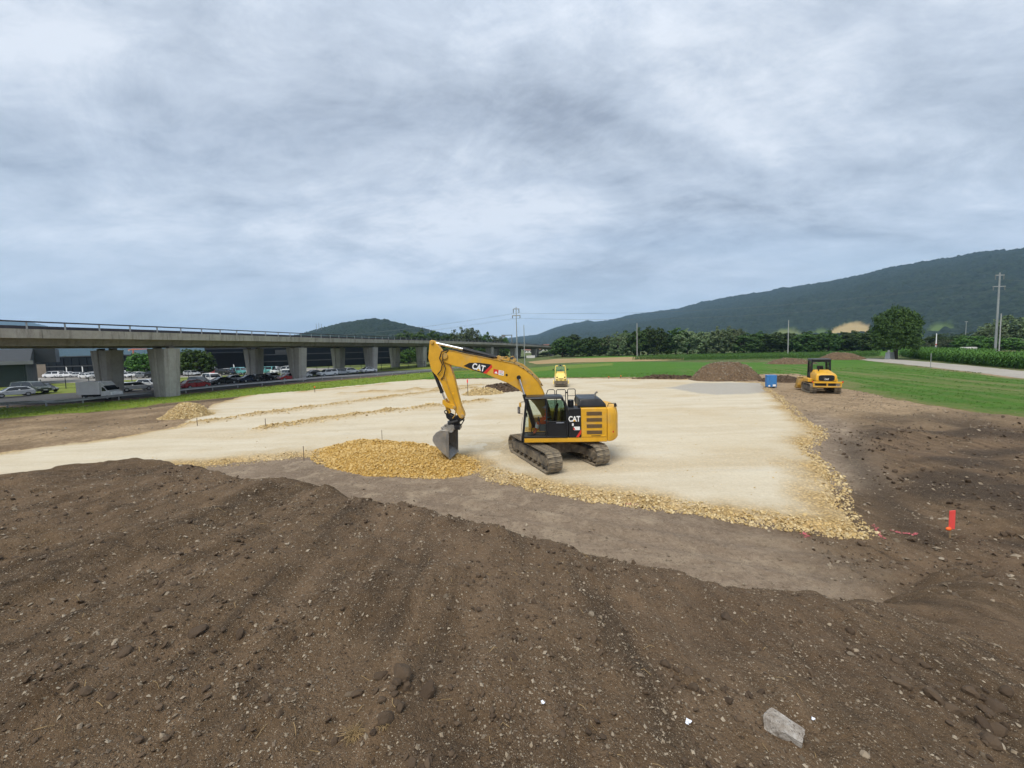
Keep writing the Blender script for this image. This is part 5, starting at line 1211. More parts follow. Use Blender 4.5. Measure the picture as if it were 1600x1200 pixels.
arc = np.concatenate([[0], np.cumsum(np.linalg.norm(np.diff(PATHV[:, :2], axis=0), axis=1))])
pst = MB().bb(-.05, .05, -.05, .05, 0, .75).mesh('railing_post', M_GALV)
s_ = 1.0
while s_ < arc[-1]:
    p = [np.interp(s_, arc, PATHV[:, i]) for i in range(3)]; n_ = [np.interp(s_, arc, NRM[:, i]) for i in range(2)]
    link('railing_post', pst, VD, (p[0] - 2.32 * n_[0] - VO.x, p[1] - 2.32 * n_[1] - VO.y, 8.72 + p[2])); s_ += 2.9
# joints between the parapet's precast panels
jm = MB().bb(-.025, .025, -.012, .012, 0, .95).mesh('parapet_joint', M_GIR); s_ = 2.0
while s_ < 150:
    p = [np.interp(s_, arc, PATHV[:, i]) for i in range(3)]; n_ = [np.interp(s_, arc, NRM[:, i]) for i in range(2)]; t_ = [np.interp(s_, arc, TAN[:, i]) for i in range(2)]
    link('parapet_joint', jm, VD, (p[0] - 2.485 * n_[0] - VO.x, p[1] - 2.485 * n_[1] - VO.y, 7.81 + p[2]), (0, 0, math.atan2(t_[1], t_[0]))); s_ += 5.8
def pier_mesh(h):
    m = MB(); secs = []
    for t in (0, .12, .5, 1.0):
        z = h * t; w = 1.28 + .52 * t; d = .95 + .12 * t; c = .32
        secs.append([(-w + c, -d, z), (-.28, -d, z), (-.16, -d + .14, z), (.16, -d + .14, z), (.28, -d, z), (w - c, -d, z), (w, -d + c, z), (w, d - c, z), (w - c, d, z), (.28, d, z), (.16, d - .14, z), (-.16, d - .14, z), (-.28, d, z), (-w + c, d, z), (-w, d - c, z), (-w, -d + c, z)])
    m.loft(secs); return m.mesh('pier', M_CON)
for k in range(3, len(NODE)):
    i = k * 6; p, n_, t_ = PATHV[i], NRM[i], TAN[i]; me = pier_mesh(6.75 + p[2]); ang = math.atan2(n_[1], n_[0])
    for off in (.5, 11.0):
        loc = (p[0] + n_[0] * off - VO.x, p[1] + n_[1] * off - VO.y, -.05); o = link('pier', me, VD, loc, (0, 0, ang))
        for s in (-1, 1):
            MB().box((s * 1.15, 0, 6.75 + p[2] + .14), (.55, .7, .28)).build('bearing', M_GIR, o)
# ---- guardrail along the street
GRL = [G(x, y, .72) for x, y in ((0, 629), (100, 625), (186, 616.5), (285, 607.5), (360, 600.5), (440, 594), (500, 589), (600, 582.5))]
GRL = [(-78, 31)] + [(a, b) for a, b in GRL] + [(-12, 108)]
gp = cat(GRL, 5); g0 = gp[20]
GR = empty('guardrail', (g0[0], g0[1], 0)); tag(GR, 'galvanised steel guardrail running between verge and parked cars', 'guardrail')
gt = np.gradient(gp, axis=0); gt /= np.linalg.norm(gt, axis=1)[:, None]
m = MB(); m.loft([[(p[0] - g0[0] + t[1] * o, p[1] - g0[1] - t[0] * o, z) for o, z in ((.0, .45), (.06, .50), (.0, .60), (.06, .70), (.0, .75), (-.03, .75), (.02, .70), (-.04, .60), (.02, .50), (-.03, .45))] for p, t in zip(gp, gt)]); m.build('rail', M_GALV, GR)
ga = np.concatenate([[0], np.cumsum(np.linalg.norm(np.diff(gp, axis=0), axis=1))]); pm_ = MB().bb(-.05, .05, -.06, .06, 0, .72).mesh('post', M_GALV); s_ = .5
while s_ < ga[-1]:
    x, y = np.interp(s_, ga, gp[:, 0]), np.interp(s_, ga, gp[:, 1]); link('post', pm_, GR, (x - g0[0] - .08, y - g0[1] + .05, 0)); s_ += 3.8
# ---- dark mesh fence behind the street
FN = cat([(-112, 62), (-94, 66), (-80, 78), (-66, 92), (-52, 106), (-38, 118), (-24, 132)], 5); f0 = FN[12]
FE = empty('wire_fence', (f0[0], f0[1], 0)); tag(FE, 'dark wire mesh fence between the street and the car lot', 'fence')
fa = np.concatenate([[0], np.cumsum(np.linalg.norm(np.diff(FN, axis=0), axis=1))]); M_FEN = pm('fence_green', (0.015, 0.02, 0.018), .6, .1, 3)
fp = MB().cyl((0, 0, 0), (0, 0, 2.0), .06, n=8).mesh('post', M_FEN); s_ = 0
while s_ < fa[-1]:
    link('post', fp, FE, (np.interp(s_, fa, FN[:, 0]) - f0[0], np.interp(s_, fa, FN[:, 1]) - f0[1], 0)); s_ += 3.0
for z in (.15, .7, 1.25, 1.85): MB().tube([(p[0] - f0[0], p[1] - f0[1], z) for p in FN], .022, 5).build('wire', M_FEN, FE)

# ================================================================== BUILDINGS
M_DKF = pm('dark_facade', (0.008, 0.009, 0.011), 0.7, 0.25, .3, spec=.08); M_DKG = pm('facade_glass', (0.007, 0.010, 0.014), 0.45, 0.2, .4, spec=.08); M_DKB = pm('facade_band', (0.035, 0.038, 0.042), 0.5, 0.15, .5)
M_ROOFD = pm('dark_roof', (0.035, 0.04, 0.045), .7, .2, .5); M_HALL = pm('hall_green', (0.022, 0.035, 0.034), .6, .2, .6); M_EAVE = pm('eave_grey', (0.17, 0.175, 0.18), .6, .1, .5); M_TAN = pm('tan_panel', (0.50, 0.39, 0.28), .7, .1, .8); M_CREAM = pm('white_render', (0.66, 0.64, 0.60), .8, .05, .5); M_TILE = pm('roof_tile', (0.22, 0.10, 0.07), .8, .15, .7)
def factory(name, label, a, b, depth, h, storeys, pw, signs=()):
    ax, ay = a; bx, by = b; L = math.hypot(bx - ax, by - ay); ang = math.atan2(by - ay, bx - ax)
    R = empty(name, (ax, ay, 0), ang); tag(R, label, 'factory')
    MB().bb(0, L, 0, depth, -.3, h).build('wall', M_DKF, R); MB().bb(-.3, L + .3, -.3, depth, h, h + .35).build('roof_edge', M_ROOFD, R)
    n = int(L / pw); sh = h / storeys
    gm = MB().bb(0, L / n - .25, -.06, .0, 0, sh - .7).mesh('window_panel', M_DKG); mm = MB().bb(-.06, .06, -.16, .0, 0, h - .2).mesh('mullion', M_DKF)
    for i in range(n):
        for s in range(storeys): link('window_panel', gm, R, (i * L / n + .12, 0, s * sh + .45))
        link('mullion', mm, R, (i * L / n, 0, 0))
    for s in range(1, storeys): MB().bb(0, L, -.22, 0, s * sh - .18, s * sh + .22).build('facade_band', M_DKB, R)
    for x, z, w, hh in signs: MB().bb(x, x + w, -.3, -.22, z, z + hh).build('blank_sign', M_DKB, R, .02)
    return R
A0 = D(30, 575, 138); A1 = D(330, 575, 128)
factory('factory', 'long low black factory hall behind the car lot', A0[:2], A1[:2], 30, 6.4, 2, 3.2)
B0 = D(322, 570, 142); B1 = D(640, 570, 178)
factory('factory', 'tall dark glass factory block behind the third and fourth piers', B0[:2], B1[:2], 40, 10.8, 4, 3.0, ((22, 5.6, 4.5, 1.6), (2, 5.0, 9, .4)))
HA = empty('hall', (-106, 84, 0), math.radians(47)); tag(HA, 'dark green hall with grey eave at the left edge', 'hall')
MB().bb(-55, 0, 0, 22, -.3, 4.9).build('wall', M_HALL, HA); MB().prism([(-1.2, 4.9), (-1.2, 5.5), (6, 8.2), (22.5, 8.2), (22.5, 4.9)], -56, .8, 'x').build('roof', M_ROOFD, HA); MB().bb(-56, 1.2, -1.6, -1.2, 4.75, 5.55).build('eave', M_EAVE, HA); MB().bb(.8, 4.0, 8, 22, 5, 8.3).build('plant_room', M_DKB, HA)
for x in (-8, -18, -28, -38): d_ = MB().bb(x - 3, x + 3, -.12, .0, 0, 3.9).build('roller_door', M_DKB, HA); [MB().bb(x - 3, x + 3, -.15, -.12, z, z + .06).build('door_rib', M_EAVE, d_) for z in (1, 2, 3)]
for x in (-.4, -13, -23): MB().bb(x - .12, x + .12, -.2, .0, 0, 4.8).build('downpipe', M_HALL, HA)
TB = D(46, 578, 120); TBX = empty('shed', (TB[0], TB[1], 0), .15); tag(TBX, 'small tan panelled shed right of the dark green hall', 'shed')
MB().bb(-1.7, 1.7, 0, 3, -.2, 4.3).build('wall', M_TAN, TBX); MB().bb(-1.8, 1.8, -.1, 3.1, 4.3, 4.45).build('roof', M_ROOFD, TBX); MB().bb(-1.5, -.8, -.05, 0, .2, 2.2).build('door', M_DKB, TBX)
for i, z in enumerate((1.2, 2.2, 3.2)): MB().bb(-1.7, 1.7, -.03, 0, z, z + .04).build('panel_joint', M_EAVE, TBX)
def house(px, py, dep, w, label, roof=M_TILE):
    x, y, z = D(px, py, dep); R = empty('house', (x, y, -.3), random.uniform(-.3, .3)); R['label'] = label; R['category'] = 'house'; h = max(3.0, z + .3)
    MB().bb(-w / 2, w / 2, 0, 7, 0, h).build('wall', M_CREAM, R); MB().prism([(-.6, h), (3.5, h + 2.4), (7.6, h)], -w / 2 - .5, w / 2 + .5, 'x').build('roof', roof, R)
    wm = MB().bb(-.5, .5, -.05, .02, 0, 1.3).mesh('window', M_DKG)
    for k in range(int(w // 3)):
        for q in range(max(1, int(h // 2.8))): link('window', wm, R, (-w / 2 + 1.5 + k * 3, 0, .9 + q * 2.8))
for px, py, dep, w, lb in ((846, 541, 620, 14, 'white house just above the far end of the viaduct, leftmost'), (853, 540, 640, 10, 'white house above the far end of the viaduct, second from left'), (862, 541, 700, 12, 'white house above the far end of the viaduct, rightmost'), (825, 551, 420, 9, 'long white house seen under the far end of the viaduct'), (842, 552, 440, 7, 'small white house seen under the viaduct near its last pier')): house(px, py, dep, w, lb)
xh, yh, zh = D(1135, 503, 2200)

# ================================================================== VEHICLES
PAINT = {'white': (.74, .75, .76), 'silver': (.42, .44, .46), 'grey': (.16, .17, .18), 'black': (.012, .013, .015), 'darkblue': (.018, .03, .07), 'blue': (.03, .14, .55), 'red': (.36, .018, .022), 'teal': (.10, .34, .36), 'darkgreen': (.05, .065, .055), 'beige': (.5, .46, .38)}
def paint(c): return pm('car_paint_' + c, PAINT[c], .28, .03, 1.0, spec=.6)
M_CARG = pm('car_glass', (.012, .016, .02), .08, .1, 2, spec=.6); M_TYRE = pm('tyre', (.012, .012, .013), .85, .1, 4); M_RIM = pm('rim', (.35, .36, .37), .35, .1, 4, metal=.6); M_HL = pm('headlamp', (.7, .72, .75), .15, .03, 4); M_TL = pm('tail_lamp', (.35, .01, .012), .25, .05, 4); M_PLATE = pm('plate_white', (.7, .7, .68), .5, .03, 5)
TYPES = {  # side outline of body (x forward, z), greenhouse outline, half width, wheelbase pair, wheel radius
 'hatch': ([(2.0, .30), (2.05, .62), (1.90, .78), (1.05, .94), (-1.75, .98), (-1.98, .92), (-2.05, .55), (-2.0, .30)], [(1.10, .93), (.40, 1.42), (.0, 1.47), (-1.25, 1.45), (-1.80, .97)], .86, (1.28, -1.25), .31),
 'sedan': ([(2.25, .30), (2.28, .60), (2.10, .76), (1.15, .90), (-1.35, .96), (-2.15, .94), (-2.28, .60), (-2.25, .30)], [(1.15, .89), (.35, 1.36), (-.15, 1.42), (-.75, 1.38), (-1.60, .95)], .88, (1.38, -1.35), .32),
 'wagon': ([(2.25, .30), (2.28, .60), (2.10, .78), (1.15, .92), (-2.1, .98), (-2.30, .90), (-2.32, .55), (-2.25, .30)], [(1.15, .91), (.40, 1.42), (.0, 1.48), (-1.75, 1.45), (-2.18, .97)], .88, (1.38, -1.38), .32),
 'suv': ([(2.2, .38), (2.26, .80), (2.10, .98), (1.15, 1.08), (-2.0, 1.12), (-2.2, 1.05), (-2.24, .60), (-2.15, .38)], [(1.15, 1.07), (.50, 1.62), (.1, 1.69), (-1.70, 1.67), (-2.08, 1.11)], .92, (1.35, -1.35), .36),
 'van': ([(2.45, .35), (2.52, .85), (2.30, 1.10), (1.60, 1.20), (-2.4, 1.2), (-2.48, 1.0), (-2.48, .35)], [(1.62, 1.19), (.95, 1.85), (.6, 1.98), (-2.38, 1.96), (-2.46, 1.19)], .97, (1.5, -1.5), .34)}
PROTO = {}
def car_proto(kind, colour):
    body, gh_, hw, wb, wr = TYPES[kind]; R = empty(kind if kind in ('van',) else 'parked_car'); P_ = paint(colour)
    m = MB(); n = len(body)
    def sec(y, k, dz=0): return [(x * k, y, z + (dz if z > .5 else 0)) for x, z in body]
    m.loft([sec(-hw, .955), sec(-hw * .86, .995), sec(hw * .86, .995), sec(hw, .955)]); m.build('body', P_, R, .05)
    m = MB(); top = max(z for x, z in gh_); bot = min(z for x, z in gh_)
    def gs(s): return [(x, s * (hw * .95 - .20 * (z - bot) / (top - bot)), z) for x, z in gh_]
    m.loft([gs(-1), gs(1)]); m.build('windows', M_CARG, R, .03)
    rf = [p for p in gh_ if p[1] > top - .16]; m = MB(); w2 = hw * .95 - .17
    m.loft([[(x, s * w2, z + .012) for x, z in rf] + [(x, s * w2, z - .05) for x, z in rf[::-1]] for s in (-1, 1)]); m.build('roof', P_, R, .02)
    for s in (-1, 1):
        for (x0, z0), (x1, z1), w_ in ((gh_[0], gh_[1], .07), (gh_[-1], gh_[-2], .12)) + ((((gh_[0][0] + gh_[-1][0]) / 2 - .1, bot), ((gh_[0][0] + gh_[-1][0]) / 2 - .1, top - .05), .09),):
            MB().loft([[(x0 - w_, s * (hw * .95 + .006), z0), (x0 + w_, s * (hw * .95 + .006), z0), (x0 + w_, s * (hw * .95 - .04), z0), (x0 - w_, s * (hw * .95 - .04), z0)], [(x1 - w_, s * (hw * .95 - .19), z1), (x1 + w_, s * (hw * .95 - .19), z1), (x1 + w_, s * (hw * .95 - .24), z1), (x1 - w_, s * (hw * .95 - .24), z1)]]).build('pillar', P_, R)
        fx, fz = body[1]; bx_, bz = body[-2] if kind != 'van' else (-2.48, .8)
        MB().box((fx * .955, s * hw * .68, fz + .02), (.14, .36, .15)).build('headlight', M_HL, R, .03); MB().box((body[-3][0] * .975 if kind != 'van' else -2.42, s * hw * .80, bz + .22), (.10, .20, .20)).build('tail_light', M_TL, R, .03)
        MB().box((gh_[0][0] - .22, s * (hw + .08), bot + .06), (.12, .16, .12)).build('mirror', P_, R, .03)
        for wx in wb:
            w = MB().cyl((wx, s * (hw - .20), wr), (wx, s * (hw + .01), wr), wr, n=18).build('wheel', M_TYRE, R, .02); MB().cyl((wx, s * (hw + .005), wr), (wx, s * (hw + .018), wr), wr * .62, n=14).build('rim', M_RIM, w)
    MB().box((body[1][0] * .985, 0, .42), (.06, hw * 1.3, .16)).build('lower_grille', M_TYRE, R, .02); MB().box((body[-2][0] * 1.0 if kind != 'van' else -2.49, 0, .72), (.03, .5, .11)).build('number_plate', M_PLATE, R); MB().box((body[1][0] * 1.0, 0, .56), (.03, .5, .11)).build('number_plate', M_PLATE, R)
    return R
def car(kind, colour, loc, ang, label, group):
    k = (kind, colour)
    if k not in PROTO: R = PROTO[k] = car_proto(kind, colour)
    else: R = copy_tree(PROTO[k])
    R.location = loc; R.rotation_euler = (0, 0, ang); tag(R, label, 'van' if kind == 'van' else 'car', group)
    R.name = 'parked_van' if kind == 'van' else 'parked_car'; return R
AL = math.atan2(24, 15); AC = AL - PI / 2
ROW = 'cars parked on the street under the viaduct'; FAR = 'cars standing in the lot behind the fence'
CARS = [(4, 632, 'hatch', 'silver', AL + PI + .1, 'silver hatchback cut off by the left edge of the picture'), (34, 626, 'van', 'darkgreen', AC + .5, 'dark grey green van facing out beside the left edge'), (53, 624, 'hatch', 'black', AC + .4, 'black hatchback just right of the dark grey green van'),
 (172, 614.5, 'hatch', 'silver', AL + PI + .15, 'silver hatchback in front of the box truck'), (201, 613, 'wagon', 'silver', AL + .1, 'silver estate car just right of the hatchback by the box truck'), (226, 607, 'wagon', 'silver', AC + .4, 'silver estate car left of the nearest pier, further back'), (247, 606.5, 'suv', 'black', AC + .3, 'black off-roader tight against the left of the nearest pier'),
 (296, 609, 'hatch', 'red', AL + .2, 'red hatchback just right of the nearest pier'), (304, 602, 'wagon', 'black', AC + .2, 'black estate car behind the red hatchback'), (325, 600.5, 'van', 'white', AC, 'small white van right of the black estate car'), (342, 602.5, 'sedan', 'black', AL + .2, 'black saloon left of the silver saloon between the piers'), (361, 598.5, 'sedan', 'silver', AL + .1, 'silver saloon midway between the two front pairs of piers'), (385, 598.5, 'sedan', 'darkblue', AL + .1, 'dark blue saloon before the second pair of piers'), (404, 597, 'hatch', 'black', AL, 'black hatchback at the foot of the second pair of piers'),
 (421, 594.5, 'hatch', 'black', AC, 'black hatchback left of the red car by the third pier'), (446, 596, 'hatch', 'red', AL + PI, 'red car nearest the tall dark factory'), (448, 590.5, 'suv', 'silver', AC, 'silver off-roader behind the red car nearest the factory'), (467, 592, 'hatch', 'white', AL, 'white hatchback partly hidden by the fourth pier'), (489, 588.5, 'sedan', 'black', AL, 'black saloon behind the white off-roader'), (508, 589.5, 'suv', 'white', AL + PI, 'white off-roader right of the fourth pier'), (529, 587, 'wagon', 'silver', AL, 'silver estate car right of the white off-roader'), (545, 585, 'hatch', 'white', AL, 'white hatchback before the sixth pier'), (573, 583, 'sedan', 'white', AL, 'white saloon standing alone at the right end of the row')]
for px, py, kind, colr, ang, lb in CARS:
    x, y = G(px, py); s = 1.16 if px < 60 else 1.0; car(kind, colr, (x * s, (y + 1.2) * s, .12), ang, lb, ROW)
FARC = [(84, 591, 'van', 'white', 'white van at the left end of the lot'), (99, 590.5, 'wagon', 'white', 'white estate car beside the van at the left of the lot'), (113, 590, 'hatch', 'white', 'white hatchback left of the first pier, behind the box truck'), (136, 588.5, 'wagon', 'white', 'white estate car above the box truck'), (148, 588.5, 'suv', 'silver', 'silver off-roader above the box truck, beside the first pier'), (190, 591.5, 'hatch', 'white', 'white hatchback right beside the first pier'), (200, 590, 'wagon', 'silver', 'silver estate car between the first two piers, second in its row'), (213, 590, 'wagon', 'white', 'white estate car between the first two piers, third in its row'), (224, 591, 'hatch', 'grey', 'grey hatchback between the first two piers'), (236, 589.5, 'sedan', 'silver', 'silver saloon between the first two piers, nearest the second'), (243, 591, 'suv', 'black', 'black off-roader in the lot left of the nearest pier'),
 (289, 585, 'wagon', 'white', 'white estate car in the lot right of the nearest pier'), (300, 584.5, 'wagon', 'silver', 'silver estate car in the lot before the trees'), (309, 585.5, 'hatch', 'grey', 'grey hatchback in the lot before the trees'), (321, 584.5, 'suv', 'white', 'white off-roader left of the blue car'), (334, 584, 'hatch', 'blue', 'bright blue hatchback in the lot'), (342, 582, 'hatch', 'red', 'red hatchback behind the bright blue car'), (346, 583, 'suv', 'black', 'black off-roader right of the bright blue car'), (358, 582.5, 'wagon', 'darkblue', 'dark blue estate car in the lot, left of its black twin'), (371, 582, 'wagon', 'black', 'black estate car in the lot, left of the teal van'), (375, 579.5, 'van', 'teal', 'teal van left of the third pier'), (385, 581.5, 'hatch', 'white', 'white hatchback in the lot left of the third pier'),
 (412, 580, 'sedan', 'white', 'white saloon in the lot right of the third pier'), (414, 577.5, 'van', 'teal', 'teal van right of the third pier'), (424, 579.5, 'wagon', 'white', 'white estate car in the lot between the third and fourth piers'), (436, 579, 'sedan', 'silver', 'silver saloon in the lot between the third and fourth piers'), (449, 578.5, 'van', 'white', 'white van in the lot left of the fourth pier')]
FARC += [(92, 587, 'sedan', 'silver', 'silver saloon in the rear row at the left of the lot'), (107, 586.5, 'suv', 'white', 'white off-roader in the rear row above the box truck'), (121, 586, 'wagon', 'silver', 'silver estate car in the rear row above the box truck'), (142, 585.5, 'hatch', 'white', 'white hatchback in the rear row just left of the first pier'), (195, 587, 'suv', 'white', 'white off-roader in the rear row right of the first pier'), (207, 586.5, 'sedan', 'grey', 'grey saloon in the rear row between the first two piers'), (219, 586.5, 'van', 'white', 'white van in the rear row between the first two piers'), (231, 586, 'hatch', 'silver', 'silver hatchback in the rear row between the first two piers'), (295, 582, 'van', 'white', 'white van in the rear row right of the nearest pier'), (314, 582, 'hatch', 'white', 'white hatchback in the rear row before the trees'), (327, 581.5, 'suv', 'silver', 'silver off-roader in the rear row near the bright blue car'), (353, 580, 'hatch', 'white', 'white hatchback in the rear row left of the teal van'), (365, 580, 'sedan', 'silver', 'silver saloon in the rear row left of the teal van'), (430, 577.5, 'suv', 'white', 'white off-roader in the rear row right of the second teal van'), (442, 577, 'hatch', 'silver', 'silver hatchback in the rear row left of the fourth pier')]
for i, (px, py, kind, colr, lb) in enumerate(FARC):
    x, y = G(px, py); s = (108 + 9 * ('rear row' in lb)) / y if y > 120 else 1.0
    car(kind, colr, (x * s, y * s, .16), random.choice((AC, AC + PI)) + random.uniform(-.3, .3) + .5, lb, FAR)
# ---- box truck
BT = empty('box_truck', (-54.9, 51.2, .12), math.radians(-4), .74); tag(BT, 'white box truck parked in front of the left pier', 'truck')
M_BOX = pm('truck_box', (.80, .79, .79), .6, .05, 1)
MB().bb(-3.5, .95, -1.1, 1.1, .95, 3.25).build('cargo_box', M_BOX, BT, .03); MB().bb(-3.4, 3.0, -.45, .45, .55, .85).build('chassis', M_TYRE, BT)
MB().prism([(1.05, .5), (1.05, 2.45), (1.55, 2.5), (2.35, 1.65), (3.05, 1.40), (3.15, .5)], -1.0, 1.0).build('cab', paint('white'), BT, .06); MB().prism([(1.0, 2.5), (1.0, 3.1), (1.25, 3.1), (1.9, 2.5)], -.95, .95).build('wind_deflector', paint('white'), BT, .05)
for s in (-1, 1):
    MB().prism([(1.35, 1.55), (1.35, 2.25), (1.62, 2.28), (2.15, 1.68), (2.15, 1.55)], s * 1.0 - .012, s * 1.0 + .012).build('side_window', M_CARG, BT); MB().box((3.08, s * .75, 1.0), (.12, .3, .25)).build('headlight', M_HL, BT, .03); MB().box((2.0, s * 1.18, 1.9), (.12, .2, .35)).build('mirror', M_TYRE, BT, .02)
    for x in (2.3, -2.2): w = MB().cyl((x, s * .72, .40), (x, s * 1.02, .40), .40, n=18).build('wheel', M_TYRE, BT, .02); MB().cyl((x, s * 1.0, .4), (x, s * 1.035, .4), .24, n=14).build('rim', M_RIM, w)
MB().loft([[(1.60, -.9, 2.50), (1.62, .9, 2.50), (1.66, .9, 2.48), (1.64, -.9, 2.48)], [(2.34, -.95, 1.70), (2.34, .95, 1.70), (2.40, .95, 1.69), (2.40, -.95, 1.69)]]).build('windscreen', M_CARG, BT); MB().bb(-3.55, -3.5, -1.0, 1.0, 1.0, 3.2).build('rear_door', M_BOX, BT)
# ---- white flag banners in the lot
for i, (px, py, hpx) in enumerate(((104, 586, 12), (129, 586, 12), (185, 584, 11), (335, 578, 9), (365, 577, 9))):
    x, y, z = D(px, py, 118); f = empty('flag_banner', (x, y, 0)); h = hpx * 118 / 601 + 1.0
    tag(f, ['narrow white flag banner above the lot, leftmost', 'narrow white flag banner left of the first pier', 'narrow white flag banner right of the first pier', 'narrow white flag banner left of the third pier, further left', 'narrow white flag banner just left of the teal van'][i], 'flag', 'white flag banners in the lot')
    MB().cyl((0, 0, 0), (0, 0, h + .1), .04, n=8).build('pole', M_GALV, f); MB().prism([(.03, h - 1.8), (.28, h - 1.6), (.3, h - .4), (.16, h), (.03, h)], -.01, .01).build('cloth', M_WHT, f)
# ================================================================== TREES
def leaf_material(name, cols):
    k = NT(name); t = k.attr('tint'); rp = k.n('ShaderNodeValToRGB'); e = rp.color_ramp.elements
    oi = k.n('ShaderNodeObjectInfo').outputs['Random']
    for i, c in enumerate(cols):
        q = e[i] if i < 2 else e.new(.5)
        q.position = i / (len(cols) - 1); q.color = (*c, 1)
    k.l(t, rp.inputs[0])
    hs = k.n('ShaderNodeHueSaturation'); k.l(rp.outputs[0], hs.inputs['Color']); k.l(k.rng(oi, 0, 1, .6, 1.45), hs.inputs['Value']); k.l(k.rng(oi, 0, 1, .485, .515), hs.inputs['Hue'])
    k.b.inputs['Subsurface Weight'].default_value = 0.0
    return k.out(hs.outputs[0], .75, None, .25)
M_LEAF = leaf_material('leaf_dark', [(.018, .042, .009), (.042, .082, .017), (.075, .125, .028)])
M_LEAFB = leaf_material('leaf_bright', [(.026, .062, .010), (.055, .115, .018), (.090, .165, .028)])
M_WILL = leaf_material('leaf_willow', [(.050, .078, .030), (.095, .130, .058), (.15, .18, .095)])
M_BARK = pm('bark', (.075, .058, .043), .95, .3, 3, bump=.02)
def crown_arrays(seed, rx, rz, zc, nclump, nleaf, leaf, lob=.30, droop=0.0, bottom=-.75, skirt=False):
    r = np.random.default_rng(seed); C = []
    while len(C) < nclump:
        d = r.normal(size=3); d /= np.linalg.norm(d)
        if d[2] < bottom: continue
        rad = (.45 + .55 * r.uniform() ** .45) * (1 + lob * (vnoise(np.array([d[0] * 2 + seed]), np.array([d[1] * 2 + d[2] * 3]), seed)[0] - .5) * 2)
        hk = 1.0 if d[2] > 0 or not skirt else 1.0 / max(.45, math.sqrt(max(.05, 1 - d[2] ** 2)) ** .75)
        C.append((d[0] * rad * rx * hk, d[1] * rad * rx * hk, zc + d[2] * rad * rz))
    C = np.array(C); cs = r.uniform(.11, .21, nclump) * rx; shade = r.uniform(0, 1, nclump)
    k = np.repeat(np.arange(nclump), nleaf); n = len(k)
    d = r.normal(size=(n, 3)); d /= np.linalg.norm(d, axis=1)[:, None]; rad = r.uniform(.25, 1, n) ** .5
    P = C[k] + d * (cs[k] * rad)[:, None] * np.array([1, 1, .95]); P[:, 2] -= droop * rad * r.uniform(0, 1, n)
    nrm = d + r.normal(0, .55, (n, 3)) + np.array([0, 0, .5]); nrm /= np.linalg.norm(nrm, axis=1)[:, None]
    a = np.cross(nrm, r.normal(size=(n, 3))); a /= np.linalg.norm(a, axis=1)[:, None]; b = np.cross(nrm, a); s = leaf * r.uniform(.6, 1.25, n)[:, None]
    V = np.stack([P - a * s, P - b * s * .6, P + a * s, P + b * s * .6], 1).reshape(-1, 3); Fq = np.arange(4 * n).reshape(-1, 4)
    tint = np.repeat(np.clip(.30 + .40 * shade[k] + r.normal(0, .18, n), 0, 1), 4)
    return V, Fq, tint, C
def tree_proto(name, seed, rx, h, mat, nclump=70, nleaf=36, leaf=.42, trunk=.28, clear=.16, lob=.3, droop=0., bottom=-.75, skirt=False):
    R = empty(name); rz = h * (1 - clear) / 2; zc = h - rz
    V, Fq, tint, C = crown_arrays(seed, rx * .92, rz * .95, zc, nclump, nleaf, leaf, lob, droop, bottom, skirt)
    link('crown', np_mesh('crown', V, Fq, mat, {'tint': tint}, smooth=False), R)
    m = MB(); r = np.random.default_rng(seed); m.tube([(0, 0, -.3), (.03 * rx, 0, h * .2), (0, .04 * rx, h * .5), (0, 0, h * .85)], [trunk * 1.3, trunk, trunk * .6, trunk * .12], 9)
    for c in C[r.choice(len(C), min(14, len(C)), replace=False)]:
        z0 = h * r.uniform(.16, .45); m.tube([(0, 0, z0), (c[0] * .45, c[1] * .45, (z0 + c[2]) / 2 + .2), tuple(c)], [trunk * .45, trunk * .28, trunk * .06], 6)
    m.build('trunk', M_BARK, R, smooth=True); return R
TP = {}
def tree(key, px, top, dep, wpx, label, group=None, base=0.0, name='tree'):
    """a copy of one kind of tree, standing at the given distance, as tall and wide as it looks from here"""
    x, y, zt = D(px, top, dep); h = max(2.5, zt - base); w = wpx * dep / FPX
    k0, seeds = KIND[key]; s = random.choice(seeds); kk = (key, s)
    if kk not in TP: R = TP[kk] = tree_proto(name, s, *k0[0], **k0[1]); used = False
    else: R = copy_tree(TP[kk])
    R.name = name; R.location = (x, y, base); R.rotation_euler = (0, 0, random.uniform(0, 6.28)); R.scale = (w / (2 * k0[0][0]), w / (2 * k0[0][0]), h / k0[0][1])
    tag(R, label, 'tree', group); return R
KIND = {'dark': (((5.0, 13.0, M_LEAF), dict(nclump=260, nleaf=26, leaf=.36, clear=.0, bottom=-.97, skirt=True)), (11, 12, 13, 14)),
        'bright': (((5.0, 11.0, M_LEAFB), dict(nclump=240, nleaf=28, leaf=.33, clear=.02, bottom=-.95, skirt=True)), (21, 22, 23)),
        'willow': (((5.0, 13.0, M_WILL), dict(nclump=240, nleaf=28, leaf=.33, clear=.0, droop=.9, lob=.4, bottom=-.97, skirt=True)), (31, 32, 33)),
        'lone': (((6.6, 13.5, M_LEAF), dict(nclump=520, nleaf=40, leaf=.27, clear=.11, trunk=.55, lob=.12, skirt=True, bottom=-.85)), (41,))}
BELT = 'trees of the belt behind the meadow'; cnt = {}
def ordw(n):
    o = 'first second third fourth fifth sixth seventh eighth ninth tenth eleventh twelfth thirteenth fourteenth fifteenth sixteenth seventeenth eighteenth nineteenth twentieth'.split()
    if n <= 20: return o[n - 1]
    return {20: 'twenty-', 30: 'thirty-', 40: 'forty-'}[n // 10 * 10] + o[n % 10 - 1] if n % 10 else {30: 'thirtieth', 40: 'fortieth'}[n]
